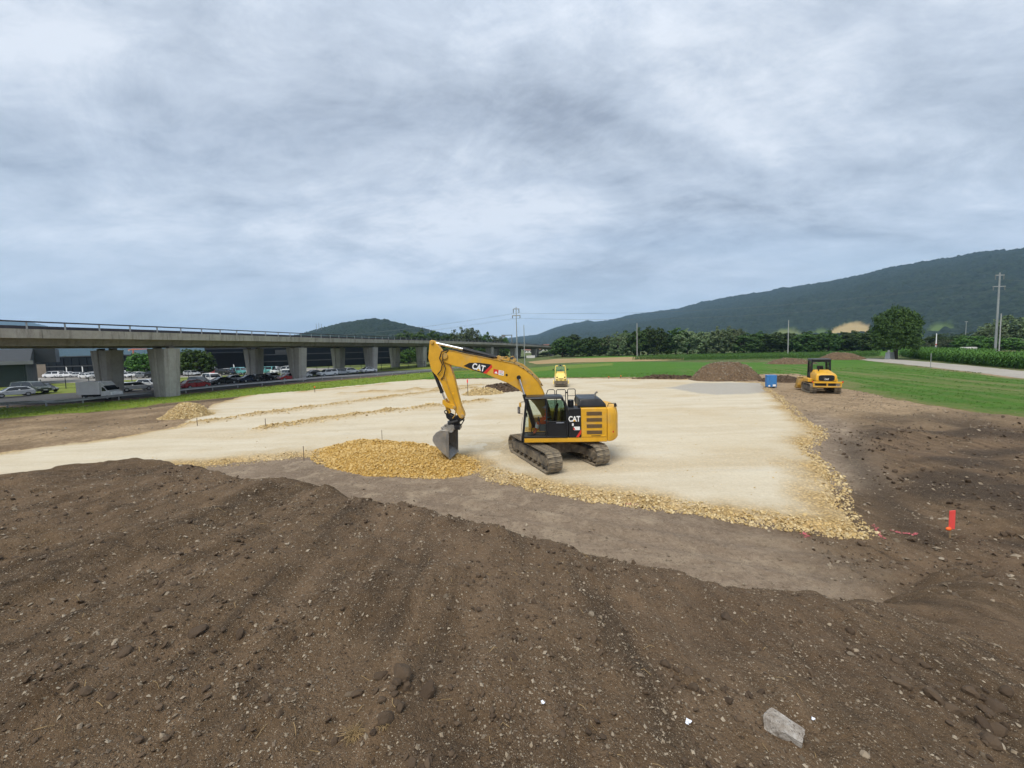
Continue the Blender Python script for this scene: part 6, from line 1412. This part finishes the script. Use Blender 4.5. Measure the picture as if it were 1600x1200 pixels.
TOPS = [(872, 536), (880, 528), (890, 523), (905, 525), (920, 531), (935, 527), (960, 522), (985, 520), (1000, 512), (1030, 514), (1045, 521), (1060, 517), (1085, 516), (1105, 516), (1125, 513), (1145, 514), (1160, 520), (1200, 522), (1260, 522), (1300, 520), (1340, 520), (1380, 521)]
i = 0; px = 878.0
while px < 1385:
    t = np.interp(px, [a for a, b in TOPS], [b for a, b in TOPS]) + random.uniform(-3.5, 4.5); dep = np.interp(px, [880, 1380], [212, 172]) + random.uniform(-6, 8)
    k = 'willow' if (940 < px < 975 or 1050 < px < 1075 or 1095 < px < 1155) and random.random() < .85 else 'dark'
    tree(k, px, t, dep, random.uniform(34, 52), ('%s %s in the belt counted from the viaduct end' % (ordw(cnt.setdefault(k, 0) + 1), {'willow': 'pale grey green willow', 'dark': 'dark green broadleaf tree'}[k])), BELT); cnt[k] += 1; px += random.uniform(12, 18) * (0.85 if px > 1150 else 1)
RB = 'bushes and trees behind the maize on the right'
for k, px, t, dep, w, lb in (('willow', 1436, 533, 150, 30, 'pale bush just right of the lone tree'), ('dark', 1464, 524, 165, 36, 'dark tree behind the white marker mast'), ('willow', 1480, 530, 150, 34, 'pale bush right of the white marker mast'), ('dark', 1500, 524, 160, 40, 'dark tree left of the tall power pole, farther one'), ('bright', 1522, 524, 140, 50, 'rounded green bush left of the tall power pole'), ('willow', 1548, 512, 150, 44, 'pale willow just left of the tall power pole'), ('willow', 1576, 497, 150, 56, 'tall pale willow right behind the power pole'), ('dark', 1592, 512, 170, 40, 'dark tree at the right edge of the picture'), ('bright', 1560, 527, 128, 60, 'broad green bush at the foot of the power pole'), ('dark', 1630, 508, 160, 60, 'dark tree just outside the right edge'), ('dark', 1412, 527, 175, 40, 'dark tree behind the lone tree')):
    tree(k, px, t, dep, w, lb, RB)
lt = G(1401, 561); tree('lone', 1402, 480, lt[1], 62, 'large round dark green tree standing alone beside the farm track')
LT = 'trees around the viaduct'
for k, px, t, dep, w, lb in (('bright', 222, 551, 116, 46, 'green tree seen between the two nearest piers'), ('bright', 250, 553, 118, 40, 'green tree half hidden behind the nearest pier'), ('bright', 303, 545, 112, 54, 'bright green tree just right of the nearest pier'), ('bright', 283, 552, 116, 36, 'small green tree against the right side of the nearest pier'),
   ('dark', 600, 531, 205, 36, 'dark tree behind the viaduct below the hill, leftmost'), ('willow', 617, 543, 180, 30, 'pale bush seen under the viaduct beside the seventh pier'), ('bright', 640, 545, 170, 34, 'light green bush seen under the viaduct left of the stick'), ('dark', 632, 519, 230, 40, 'dark tree above the viaduct at the foot of the hill'), ('dark', 655, 518, 225, 40, 'dark tree above the viaduct left of the excavator stick'), ('dark', 676, 519, 225, 36, 'dark tree above the viaduct behind the stick head'), ('dark', 700, 520, 230, 34, 'dark tree above the viaduct right of the stick head'), ('willow', 722, 515, 225, 36, 'tall pale willow above the viaduct over the boom'), ('willow', 738, 516, 228, 30, 'second pale willow above the viaduct over the boom'), ('dark', 757, 521, 240, 26, 'dark tree above the viaduct right of the willows'), ('willow', 774, 523, 245, 30, 'pale bush above the viaduct left of the lattice mast'), ('bright', 785, 525, 250, 24, 'green bush above the viaduct next to the mast'), ('dark', 668, 541, 190, 40, 'dark tree in the shade under the viaduct behind the stick'), ('dark', 705, 541, 215, 40, 'dark tree in the shade under the viaduct below the willows'), ('dark', 742, 543, 225, 44, 'dark bush in the shade under the viaduct over the decal'), ('dark', 775, 545, 235, 36, 'dark bush under the viaduct left of the mast'), ('dark', 855, 553, 250, 30, 'dark hedge bush under the far end of the viaduct')):
    tree(k, px, t, dep, w, lb, LT)
# ---- far wood in the valley, one mass
r = np.random.default_rng(5); Vs, Fs, Ts, nb = [], [], [], 0
for j in range(240):
    px = r.uniform(560, 1720); dep = r.uniform(300, 850) if px > 860 else r.uniform(420, 900); hgt = r.uniform(7, 13) if px > 860 else r.uniform(6, 9)
    hx = D(px, 560, dep)
    V, Fq, tint, C = crown_arrays(1000 + j, r.uniform(5, 9), hgt / 2, hgt / 2, 16, 16, 1.0); V[:, 0] += hx[0]; V[:, 1] += dep
    Vs.append(V); Fs.append(Fq + nb); Ts.append(tint); nb += len(V)
tag(link('far_wood', np_mesh('far_wood', np.concatenate(Vs), np.concatenate(Fs), M_LEAF, {'tint': np.concatenate(Ts)}, smooth=False)), 'far dark wood spread over the valley floor', None, None, 'stuff')
# ---- woods at the foot of the hills on the left, beyond the factories
Vs, Fs, Ts, nb = [], [], [], 0
for j in range(150):
    px = r.uniform(-150, 560); dep = r.uniform(380, 800); hgt = r.uniform(6, 10); hx = D(px, 560, dep)
    V, Fq, tint, C = crown_arrays(3000 + j, r.uniform(6, 10), hgt / 2, hgt / 2, 14, 14, 1.2); V[:, 0] += hx[0]; V[:, 1] += dep
    Vs.append(V); Fs.append(Fq + nb); Ts.append(tint); nb += len(V)
tag(link('left_wood', np_mesh('left_wood', np.concatenate(Vs), np.concatenate(Fs), M_LEAF, {'tint': np.concatenate(Ts)}, smooth=False)), 'far low wood behind the factories on the left', None, None, 'stuff')

# ================================================================== CROPS AND GRASS
M_CORN = leaf_material('maize_leaf', [(.030, .085, .012), (.055, .135, .020), (.085, .180, .032)])
def maize(name, poly, spacing, h, seed, label, simple=False):
    r = np.random.default_rng(seed); P = np.array(poly); x0, y0 = P.min(0); x1, y1 = P.max(0)
    gx_, gy_ = np.meshgrid(np.arange(x0, x1, spacing[0]), np.arange(y0, y1, spacing[1])); X = gx_.ravel() + r.normal(0, .12, gx_.size); Y = gy_.ravel() + r.normal(0, .12, gx_.size)
    k = poly_sd(X, Y, poly) > 0; X, Y = X[k], Y[k]; n = len(X); Z = gh(X, Y, False); H = h * r.uniform(.82, 1.12, n)
    Q = []; T = []
    nl = 5 if simple else 9
    for l in range(nl):
        a = r.uniform(0, 2 * PI, n); z0 = H * (.12 + .80 * l / nl); ln = h * .33 * r.uniform(.7, 1.2, n); w = (.10 if simple else .055) * h / 2
        dx, dy = np.cos(a), np.sin(a)
        p0 = np.stack([X, Y, Z + z0], 1); p1 = p0 + np.stack([dx * ln * .5, dy * ln * .5, ln * .45], 1); p2 = p0 + np.stack([dx * ln, dy * ln, ln * .10], 1); s = np.stack([-dy * w, dx * w, 0 * dx], 1)
        Q.append(np.stack([p0 - s * .6, p0 + s * .6, p1 + s, p1 - s], 1)); Q.append(np.stack([p1 - s, p1 + s, p2 + s * .25, p2 - s * .25], 1)); t = np.clip(.15 + .6 * l / nl + r.normal(0, .15, n), 0, 1); T += [t, t]
    for ax in ((1, 0), (0, 1)):
        s = np.array([ax[0], ax[1], 0]) * .022 * h; b = np.stack([X, Y, Z - .1], 1); tp = np.stack([X, Y, Z + H], 1); Q.append(np.stack([b - s, b + s, tp + s * .5, tp - s * .5], 1)); T.append(r.uniform(.5, 1, n))
    V = np.concatenate(Q).reshape(-1, 3); tint = np.repeat(np.concatenate(T), 4)
    tag(link(name, np_mesh(name, V, np.arange(len(V)).reshape(-1, 4), M_CORN, {'tint': tint}, smooth=False)), label, None, None, 'stuff')
C1 = [G(x, y) for x, y in ((1600, 577), (1560, 573.5), (1520, 570), (1492, 567), (1470, 564.5), (1440, 562))]; C2 = [(p[0] * 1.17 + 2, p[1] * 1.22 + 4) for p in C1[::-1]]
maize('maize_field', [(102, 42)] + C1 + C2 + [(112, 52)], (.62, .36), 2.35, 51, 'dense green maize beside the farm track on the right')
C3 = [(p[0] * 1.17 + 2, p[1] * 1.22 + 4) for p in C1]; C4 = [(p[0] * 1.55 + 2, p[1] * 1.6 + 4) for p in C1[::-1]]
maize('maize_field', C3 + C4, (1.3, .8), 2.35, 52, 'rear part of the maize field on the right', True)
FC = [G(x, y) for x, y in ((985, 562.5), (1060, 563), (1150, 562), (1250, 560.5), (1330, 558), (1372, 557))] + [G(x, y) for x, y in ((1376, 553), (1300, 554.5), (1200, 556), (1100, 557.5), (1040, 558.5), (1000, 560.5))]
maize('maize_strip', FC, (1.0, .8), 1.5, 53, 'low green maize strip before the tree belt', True)
BAND = [(p[0] * 1.04, p[1] * 1.04) for p in FC[:6]] + [(210, 150), (230, 190), (60, 215), (30, 200)]
sheet('belt_floor', BAND, M_GRASS, step=2.2, amp=.5, off=.05, label='green ground under the tree belt', extra=lambda x, y, s: {'dry': 0 * x})
def tufts(name, poly, n, h, mat, seed, label, cond=None, w=.012):
    r = np.random.default_rng(seed); P = np.array(poly); x0, y0 = P.min(0); x1, y1 = P.max(0); u = r.uniform(0, 1, n); X = r.uniform(x0, x1, n); Y = y0 + (y1 - y0) * u ** 1.8
    sd = poly_sd(X, Y, poly); k = sd > -.8
    if cond is not None: k &= cond(X, Y, sd)
    X, Y = X[k], Y[k]; n = len(X); Z = gh(X, Y, False) + .03; Q = []; T = []
    for b in range(5):
        a = r.uniform(0, 2 * PI, n); l = h * r.uniform(.5, 1.3, n); o = r.normal(0, .07, (n, 2)); dx, dy = np.cos(a), np.sin(a); p0 = np.stack([X + o[:, 0], Y + o[:, 1], Z], 1); p1 = p0 + np.stack([dx * l * .5, dy * l * .5, l], 1); s = np.stack([-dy * w * (1 + Y / 25), dx * w * (1 + Y / 25), 0 * dx], 1)
        Q.append(np.stack([p0 - s, p0 + s, p1], 1)); T.append(np.clip(r.normal(.5, .25, n), 0, 1))
    V = np.concatenate(Q).reshape(-1, 3); tag(link(name, np_mesh(name, V, np.arange(len(V)).reshape(-1, 3), mat, {'tint': np.repeat(np.concatenate(T), 3)}, smooth=False)), label, None, None, 'stuff')
M_BLADE = leaf_material('grass_blade', [(.045, .105, .012), (.075, .165, .022), (.12, .20, .035)]); M_BLADEV = leaf_material('verge_blade', [(.095, .145, .016), (.165, .23, .03), (.24, .26, .055)])
tufts('meadow_grass', [p for p in FIELD], 60000, .11, M_BLADE, 61, 'short grass blades of the meadow', lambda x, y, s: (y < 75) & (field_dry(x, y, s)['dry'] < .35))
tufts('verge_grass', VERGE, 26000, .16, M_BLADEV, 62, 'rough grass blades of the verge', lambda x, y, s: s > .1)

# ================================================================== POLES AND MASTS
M_POLE = pm('pole_steel', (.33, .34, .34), .55, .12, 1, metal=.3); M_PLD = pm('pole_dark', (.16, .17, .17), .6, .12, 1); M_WOODP = pm('pole_grey', (.36, .36, .35), .8, .1, 1)
def mast(px, topy, dep, r0, r1, label, arms=(), mat=None, base=0.0, px2=None):
    x, y, zt = D(px, topy, dep); R = empty('power_pole' if arms else 'pole', (x, y, base)); tag(R, label, 'pole'); h = zt - base
    MB().cyl((0, 0, -.5), (0, 0, h), r0, r1, n=10).build('shaft', mat or M_POLE, R, smooth=True); tips = []
    for dz, hw, drop in arms:
        MB().box((0, 0, h - dz), (2 * hw, .26, .26)).build('cross_arm', M_POLE, R)
        for s in (-1, 1):
            MB().cyl((s * hw * .95, 0, h - dz), (s * hw * .95, 0, h - dz - drop), .12, n=6).build('insulator', M_PLD, R); tips.append(Vector((x + s * hw * .95, y, base + h - dz - drop)))
    return R, tips
m1, t1 = mast(806.3, 480, 113, .20, .11, 'tall steel power pole with two cross arms behind the boom', ((.5, .85, 1.2), (2.4, 1.15, .8)))
mast(818.5, 508, 100, .13, .09, 'shorter plain steel pole right of the tall power pole by the boom')
mast(995.3, 505, 150, .16, .12, 'pale plain pole in front of the tree belt, left one', mat=M_WOODP); mast(1232.3, 500, 136, .16, .12, 'pale plain pole in front of the tree belt, above the blue tank', mat=M_WOODP)
m2, t2 = mast(1562.5, 426, 112, .30, .17, 'tall power pole with angled cross arms at the right edge', ((.7, 1.25, 1.2), (3.9, 1.75, 1.1)))
mast(1564.5, 490, 111, .14, .12, 'thin grey pole touching the tall power pole at the right', mat=M_WOODP); mast(1510, 502, 190, .14, .10, 'thin distant pole above the bushes on the right', ((.2, .7, .3),)); mast(671, 514, 240, .10, .08, 'thin pole behind the excavator stick head'); mast(1455, 552, 70, .05, .05, 'short grey fence post in the maize')
for j, (a, b, nm) in enumerate([(t1[i], t2[i], 'between the two power poles') for i in range(4)] + [(t1[i], Vector((t1[i].x - 190, t1[i].y + 130, 21 - (i // 2) * 2)), 'running left from the power pole') for i in range(4)] + [(t2[i], Vector((t2[i].x + 120, t2[i].y + 8, t2[i].z + 1)), 'running right from the power pole at the edge') for i in range(4)]):
    d = b - a; pts = [a + d * t - Vector((0, 0, 4 * .022 * d.length * t * (1 - t))) for t in np.linspace(0, 1, 18)]
    o = MB().tube([p - a for p in pts], .018, 4).build('power_line', M_PLD, None); o.location = a
    tag(o, ['upper left', 'upper right', 'lower left', 'lower right'][j % 4] + ' thin dark power line ' + nm, 'cable', 'power lines ' + nm)
# white and red marker mast, trailer, cabinet, crane, gantry
x, y, z = D(1463.5, 521, 122); R = empty('marker_mast', (x, y, 0)); tag(R, 'slender white mast on dark legs above the maize', 'mast'); MB().cyl((0, 0, 2.4), (0, 0, z), .17, .10, n=10).build('shaft', M_WHT, R)
for a in (0, 2.1, 4.2): MB().tube([(.9 * math.cos(a), .9 * math.sin(a), 0), (.1 * math.cos(a), .1 * math.sin(a), 3.0)], .07, 6).build('leg', M_PLD, R)
MB().cyl((0, 0, 3.0), (0, 0, 3.3), .19, n=10).build('red_collar', M_RED, R)
x, y, z = D(1513, 546, 118); R = empty('trailer', (x, y, 0), .1); tag(R, 'small white trailer box behind the maize on the right', 'trailer'); MB().bb(-1.7, 1.7, -1, 1, .55, 2.15).build('body', M_CREAM, R, .08); MB().bb(-2.5, -1.7, -.05, .05, .5, .6).build('drawbar', M_PLD, R); MB().box((-2.4, 0, 1.7), (.5, .4, .9)).build('gas_bottle', M_CREAM, R, .1)
for s in (-1, 1): MB().cyl((.2, s * .95, .35), (.2, s * 1.1, .35), .35, n=14).build('wheel', M_TYRE, R)
x, y = G(1390, 561.5); R = empty('switch_cabinet', (x, y, 0), .2); tag(R, 'grey roadside cabinet with round white disc left of the lone tree', 'cabinet'); MB().loft([[(-.9, -.6, 0), (.9, -.6, 0), (.9, .6, 0), (-.9, .6, 0)], [(-.7, -.5, 1.9), (.7, -.5, 1.9), (.7, .5, 1.9), (-.7, .5, 1.9)]]).build('body', M_GALV, R, .05); MB().cyl((-.7, -.2, 2.15), (-.7, -.3, 2.15), .34, n=18).build('disc', M_WHT, R); MB().cyl((-.7, 0, 0), (-.7, 0, 2.4), .05, n=8).build('disc_post', M_GALV, R)
M_ORG = pm('crane_orange', (.55, .14, .05), .6, .1, 1); x, y, z = D(208, 547, 700); R = empty('tower_crane', (x, y, 0)); tag(R, 'distant orange tower crane between the two nearest piers', 'crane'); MB().bb(-.7, .7, -.7, .7, 0, z + 3).build('tower', M_ORG, R); MB().prism([(-9, z), (26, z + 1.0), (26, z + 1.8), (0, z + 2.6), (-9, z + 1.2)], -.5, .5).build('jib', M_ORG, R); MB().bb(-9, -6, -.7, .7, z - 2, z).build('counterweight', M_CON, R)
x, y, z = D(799.5, 523, 196); zb = D(799.5, 538, 196)[2]; R = empty('road_sign_gantry', (x, y, zb - .5)); tag(R, 'dark sign gantry arm on the far part of the viaduct', 'gantry'); hh = z - zb + .5; MB().bb(-.22, .22, -.22, .22, 0, hh).build('post', M_PLD, R); MB().bb(-5.0, .2, -.15, .15, hh - .4, hh).build('arm', M_PLD, R); MB().bb(-5.2, -3.2, -.2, -.16, hh - 1.2, hh + .1).build('sign_panel', M_PLD, R)
for j, px in enumerate((494, 498, 502)):
    x, y, z = D(px, 505 + (j != 1), 1350); o = MB().cyl((0, 0, -25), (0, 0, 0), .8, .6, n=6).build('hill_pylon', M_PLD, None); o.location = (x, y, z); tag(o, ['leftmost', 'middle', 'rightmost'][j] + ' of three tiny masts on the left slope of the hill', 'mast', 'masts on the hill')
# low white barrier wall under the far end of the viaduct
x, y, z = D(829, 562, 205); R = empty('barrier_wall', (x, y, 0), .1); tag(R, 'low pale barrier wall at the foot of the last pier', 'wall'); MB().bb(-2.3, 2.3, -.3, .3, 0, 1.3).build('panel', M_CREAM, R)

# ================================================================== STAKES, PAINT AND LITTER
M_ROD = pm('rusty_rod', (.07, .05, .04), .8, .2, 8); M_PINK = pm('fluorescent_red', (.86, .085, .07), .6, .05, 6); M_FOR = pm('fluorescent_orange', (.85, .13, .02), .6, .05, 6); M_WOOD = pm('stake_wood', (.32, .22, .12), .8, .15, 8)
def rod(px, by, ty, label, tip=None):
    x, y = G(px, by, 0); zb = top_z(x, y); x, y = G(px, by, zb); zb = top_z(x, y); zt = D(px, ty, y)[2]; R = empty('survey_rod', (x, y, zb)); tag(R, label, 'stake', 'survey rods on the gravel')
    MB().tube([(0, 0, -.3), (.01, 0, zt - zb)], .016 * max(1, y / 22), 6).build('shaft', M_ROD, R)
    if tip: MB().cyl((.01, 0, (zt - zb) * .8), (.01, 0, zt - zb + .02), .05 * max(1, y / 30), n=8).build('tip', tip, R)
rod(475, 720, 697, 'thin dark rod at the left end of the yellow gravel heap'); rod(597, 688, 672, 'thin dark rod behind the yellow gravel heap'); rod(415, 667, 654, 'thin rod at the left end of the front windrow'); rod(492, 613, 604, 'orange tipped stake at the far edge of the gravel before the verge', M_FOR); rod(731, 618, 593, 'red tipped rod left of the small tan gravel heap', M_PINK); rod(951, 592, 588.5, 'small orange marker at the far gravel edge, left one', M_FOR); rod(970, 591.5, 587, 'small orange marker at the far gravel edge, right one', M_FOR); rod(308, 661, 653, 'thin rod right of the tan gravel cone')
x, y = G(1484, 842, .2); zb = gz(x, y); x, y = G(1484, 842, zb); zb = gz(x, y); R = empty('marker_board', (x, y, zb), .25); tag(R, 'bright red marker board on a wooden stake in the dark soil', 'marker'); zt = D(1484, 797, y)[2] - zb
MB().box((0, 0, zt * .35), (.035, .03, zt * .8 + .2)).build('stake', M_WOOD, R); MB().prism([(-.11, zt * .34), (.11, zt * .30), (.10, zt - .01), (-.12, zt)], -.04, -.018).build('board', M_PINK, R)
MB().ball((-.15, -.04, zt * .36), (.085, .05, .05), 12, 8).build('orange_tape', M_FOR, R, smooth=True)
M_SPRAY = pm('pink_spray', (.42, .10, .11), .9, .3, 20)
def spray(pts, w, label, seed, n=60):
    r = np.random.default_rng(seed); V = []; Fq = []; A = np.array([G(*p, -.2) for p in pts])
    for j in range(n):
        t = r.uniform(0, len(A) - 1.001); i = int(t); c = A[i] * (1 - t + i) + A[i + 1] * (t - i) + r.normal(0, w, 2); s = r.uniform(.010, .028); a0 = r.uniform(0, 6.28); nn = 6; b = len(V)
        for q in range(nn): an = a0 + 2 * PI * q / nn; X, Y = c[0] + math.cos(an) * s * r.uniform(.6, 1.2), c[1] + math.sin(an) * s * r.uniform(.6, 1.2); V.append((X, Y))
        Fq.append(tuple(range(b, b + nn)))
    V = np.array(V); Z = np.maximum(gh(V[:, 0], V[:, 1]) + .022, pad_shape(V[:, 0], V[:, 1])[0] + .02); me = bpy.data.meshes.new('spray_mark'); me.from_pydata([tuple(v) for v in np.column_stack([V, Z])], [], Fq); me.materials.append(M_SPRAY); tag(link('spray_mark', me), label, 'paint mark', None, None)
spray([(1363, 818), (1372, 830), (1380, 842)], .03, 'short pink spray line at the corner of the gravel', 1); spray([(1394, 829), (1415, 833), (1434, 835)], .03, 'long pink spray line pointing to the red marker board', 2); spray([(1258, 833), (1262, 838)], .05, 'pink spray spot below the front edge of the gravel', 3, 40); spray([(978, 787), (992, 788)], .06, 'faint pink spray spot on the strip below the excavator', 4, 30)
# concrete chunk and stones one can single out
M_CHUNK = stone_material('concrete_chunk', [(.36, .335, .30), (.42, .39, .35)], 16)
def boulder(px, py, sx_, sy_, sz_, rot, label, mat, seed, name='stone', z0=2.9):
    x, y = 0, 0; z = z0
    for _ in range(30):
        x, y = G(px, py, z); z = gz(x, y)
    V = rock_shape(ICO1[0], seed) * np.array([sx_, sy_, sz_]); o = link(name, np_mesh(name, V, ICO1[1], mat, {'tint': np.full(len(V), .5)}, smooth=False), None, (x, y, z + sz_ * .25), rot); tag(o, label, 'stone'); return o
x, y, z = 0, 0, 2.9
for _ in range(30): x, y = G(1222, 1146, z); z = gz(x, y)
bm = bmesh.new(); bmesh.ops.create_cube(bm, size=1.0); bmesh.ops.subdivide_edges(bm, edges=bm.edges, cuts=7, use_grid_fill=True)
V = np.array([v.co[:] for v in bm.verts]); r = np.random.default_rng(4)
V[:, 1] *= 1 - .22 * (V[:, 0] + .5); V[:, 2] *= 1 - .25 * np.abs(V[:, 1])
for _ in range(9):
    n_ = r.normal(size=3); n_ /= np.linalg.norm(n_); hq = V @ n_; V = V - np.outer(np.maximum(0, hq - r.uniform(.42, .60)), n_)
V = V * np.array([.205, .13, .105]) + 0.005 * np.stack([fbm(V[:, 0] * 9 + q_, V[:, 1] * 9 + V[:, 2] * 7, 3, 80 + q_) for q_ in range(3)], 1)
for v, c_ in zip(bm.verts, V): v.co = c_
me = bpy.data.meshes.new('concrete_chunk'); bm.to_mesh(me); bm.free()
kc = NT('weathered_concrete'); p_ = kc.co(); n1_ = kc.noise(p_, 14, 6, .7); n2_ = kc.noise(p_, 70, 4, .7); n3_ = kc.noise(p_, 160, 3, .6)
cc_ = kc.mix(kc.rng(n1_, .35, .65), (.20, .165, .13), (.43, .40, .36)); cc_ = kc.mix(kc.rng(n2_, .56, .66, 0, .85), cc_, (.075, .06, .048)); cc_ = kc.mix(kc.rng(n3_, .58, .7, 0, .5), cc_, (.55, .53, .49))
me.materials.append(kc.out(cc_, .9, kc.bump(kc.math('ADD', n1_, n2_), .8, .012), .2))
o = link('concrete_chunk', me); o.location = (x, y, z + .03); o.rotation_euler = (.12, .14, -.75); tag(o, 'largest pale broken concrete chunk lying at the bottom right', 'stone')
boulder(548, 1085, .032, .024, .016, (0, 0, .3), 'whitish flat stone above the dry grass tuft', M_STONE, 3); boulder(1017, 1041, .012, .028, .012, (0, 0, .2), 'narrow upright pale stone near the lower middle', M_STONE, 4); boulder(1000, 1056, .024, .022, .016, (0, 0, 0), 'round tan stone beside the narrow pale stone', M_STONE, 5); boulder(1336, 1017, .04, .026, .018, (0, 0, .1), 'flat pink grey stone right of the middle of the mound', M_STONE, 6); boulder(1296, 977, .028, .026, .02, (0, 0, .5), 'small whitish wedge stone above the pink grey stone', M_STONE, 7); boulder(1560, 1168, .05, .042, .03, (0, 0, .5), 'grey stone among the clods in the bottom right corner', M_STONE, 8); boulder(1475, 940, .07, .03, .02, (0, 0, .1), 'flat tan stone on the soil below the marker board', M_STONE, 9, z0=.5); boulder(760, 826, .10, .07, .05, (0, 0, .4), 'dark clod on the crest of the mound', M_CLOD, 10, z0=2.6); boulder(1350, 1180, .03, .03, .02, (0, 0, 1), 'pale stone at the bottom right of the mound', M_STONE, 12)
M_PAPER = pm('white_scrap', (.72, .74, .80), .6, .05, 20)
def scrap(px, py, s, label, seed):
    z = 2.9
    for _ in range(30): x, y = G(px, py, z); z = gz(x, y)
    r = np.random.default_rng(seed); nx = 5; V = []; Fq = []
    for j in range(nx):
        for i_ in range(nx): V.append(((i_ / 4 - .5) * s * (1 - .5 * j / 4) + r.normal(0, s * .05), (j / 4 - .5) * s * 1.1, abs(r.normal(0, s * .12))))
    for j in range(nx - 1):
        for i_ in range(nx - 1): b = j * nx + i_; Fq.append((b, b + 1, b + nx + 1, b + nx))
    me = bpy.data.meshes.new('paper_scrap'); me.from_pydata(V, [], Fq); me.materials.append(M_PAPER); o = link('paper_scrap', me, None, (x, y, z + .012), (0, 0, r.uniform(0, 3))); sm = o.modifiers.new('t', 'SOLIDIFY'); sm.thickness = .0015; tag(o, label, 'litter')
scrap(1075, 1131, .035, 'bluish white paper scrap left of the concrete chunk', 1); scrap(1270, 1126, .022, 'tiny white scrap right of the concrete chunk', 2); scrap(848, 1100, .022, 'small white scrap in the lower middle of the mound', 3)
def tuft(px, py, n, h, mat, label, seed):
    z = 2.9
    for _ in range(30): x, y = G(px, py, z); z = gz(x, y)
    r = np.random.default_rng(seed); m = MB()
    for j in range(n):
        a = r.uniform(0, 6.28); l = h * r.uniform(.5, 1.2); o_ = r.normal(0, h * .22, 2); m.tube([(o_[0], o_[1], -.01), (o_[0] + math.cos(a) * l * .4, o_[1] + math.sin(a) * l * .4, l * .5), (o_[0] + math.cos(a) * l, o_[1] + math.sin(a) * l, l * r.uniform(.1, .6))], [.0016, .0013, .0005], 3, False)
    R = empty('grass_tuft', (x, y, z)); tag(R, label, 'grass'); o = m.build('blades', mat, R); tag(o, None, None, None, 'stuff'); MB().ball((0, 0, 0), (h * .45, h * .4, h * .25), 9, 6).build('root_ball', M_CLOD, R)
M_STRAW = pm('dry_straw', (.27, .185, .085), .9, .3, 20); tuft(553, 1152, 110, .06, M_STRAW, 'dry brown grass tuft torn out on the mound at the bottom', 5); tuft(600, 1137, 35, .032, M_STRAW, 'small dry grass wisp right of the larger dry tuft', 6)
# scattered dead stalks on the mound
m = MB(); r = np.random.default_rng(8); P = on_mound(420, 71, 8.0, 1.0)
for p in P[:230]:
    a = r.uniform(0, 6.28); l = r.uniform(.03, .10) * (0.7 + .1 * p[1]); d = np.array([math.cos(a), math.sin(a)]) * l; q = p[:2] + d; mid = p[:2] + d * .5 + r.normal(0, l * .12, 2); m.tube([(p[0], p[1], p[2] + .006), (mid[0], mid[1], gz(*mid) + .012 + .1 * l), (q[0], q[1], gz(*q) + .008)], .0013 * (1 + .2 * p[1]), 3, False)
o = m.build('dead_stalks', M_STRAW, ground); tag(o, None, None, None, 'stuff')

# ================================================================== HAZE
hz = MB().bb(-10000, 10000, -450, 10000, -2.5, 760).build('haze', None if False else bpy.data.materials.new('haze'), None)
tag(hz, None, None, None, 'stuff'); hm = hz.data.materials[0]; hm.use_nodes = True; ht = hm.node_tree; ht.nodes.clear()
pv = ht.nodes.new('ShaderNodeVolumePrincipled'); pv.inputs['Color'].default_value = (.46, .70, 1.0, 1); pv.inputs['Density'].default_value = 9.0e-5; pv.inputs['Anisotropy'].default_value = 0.0
ho = ht.nodes.new('ShaderNodeOutputMaterial'); ht.links.new(pv.outputs[0], ho.inputs['Volume'])
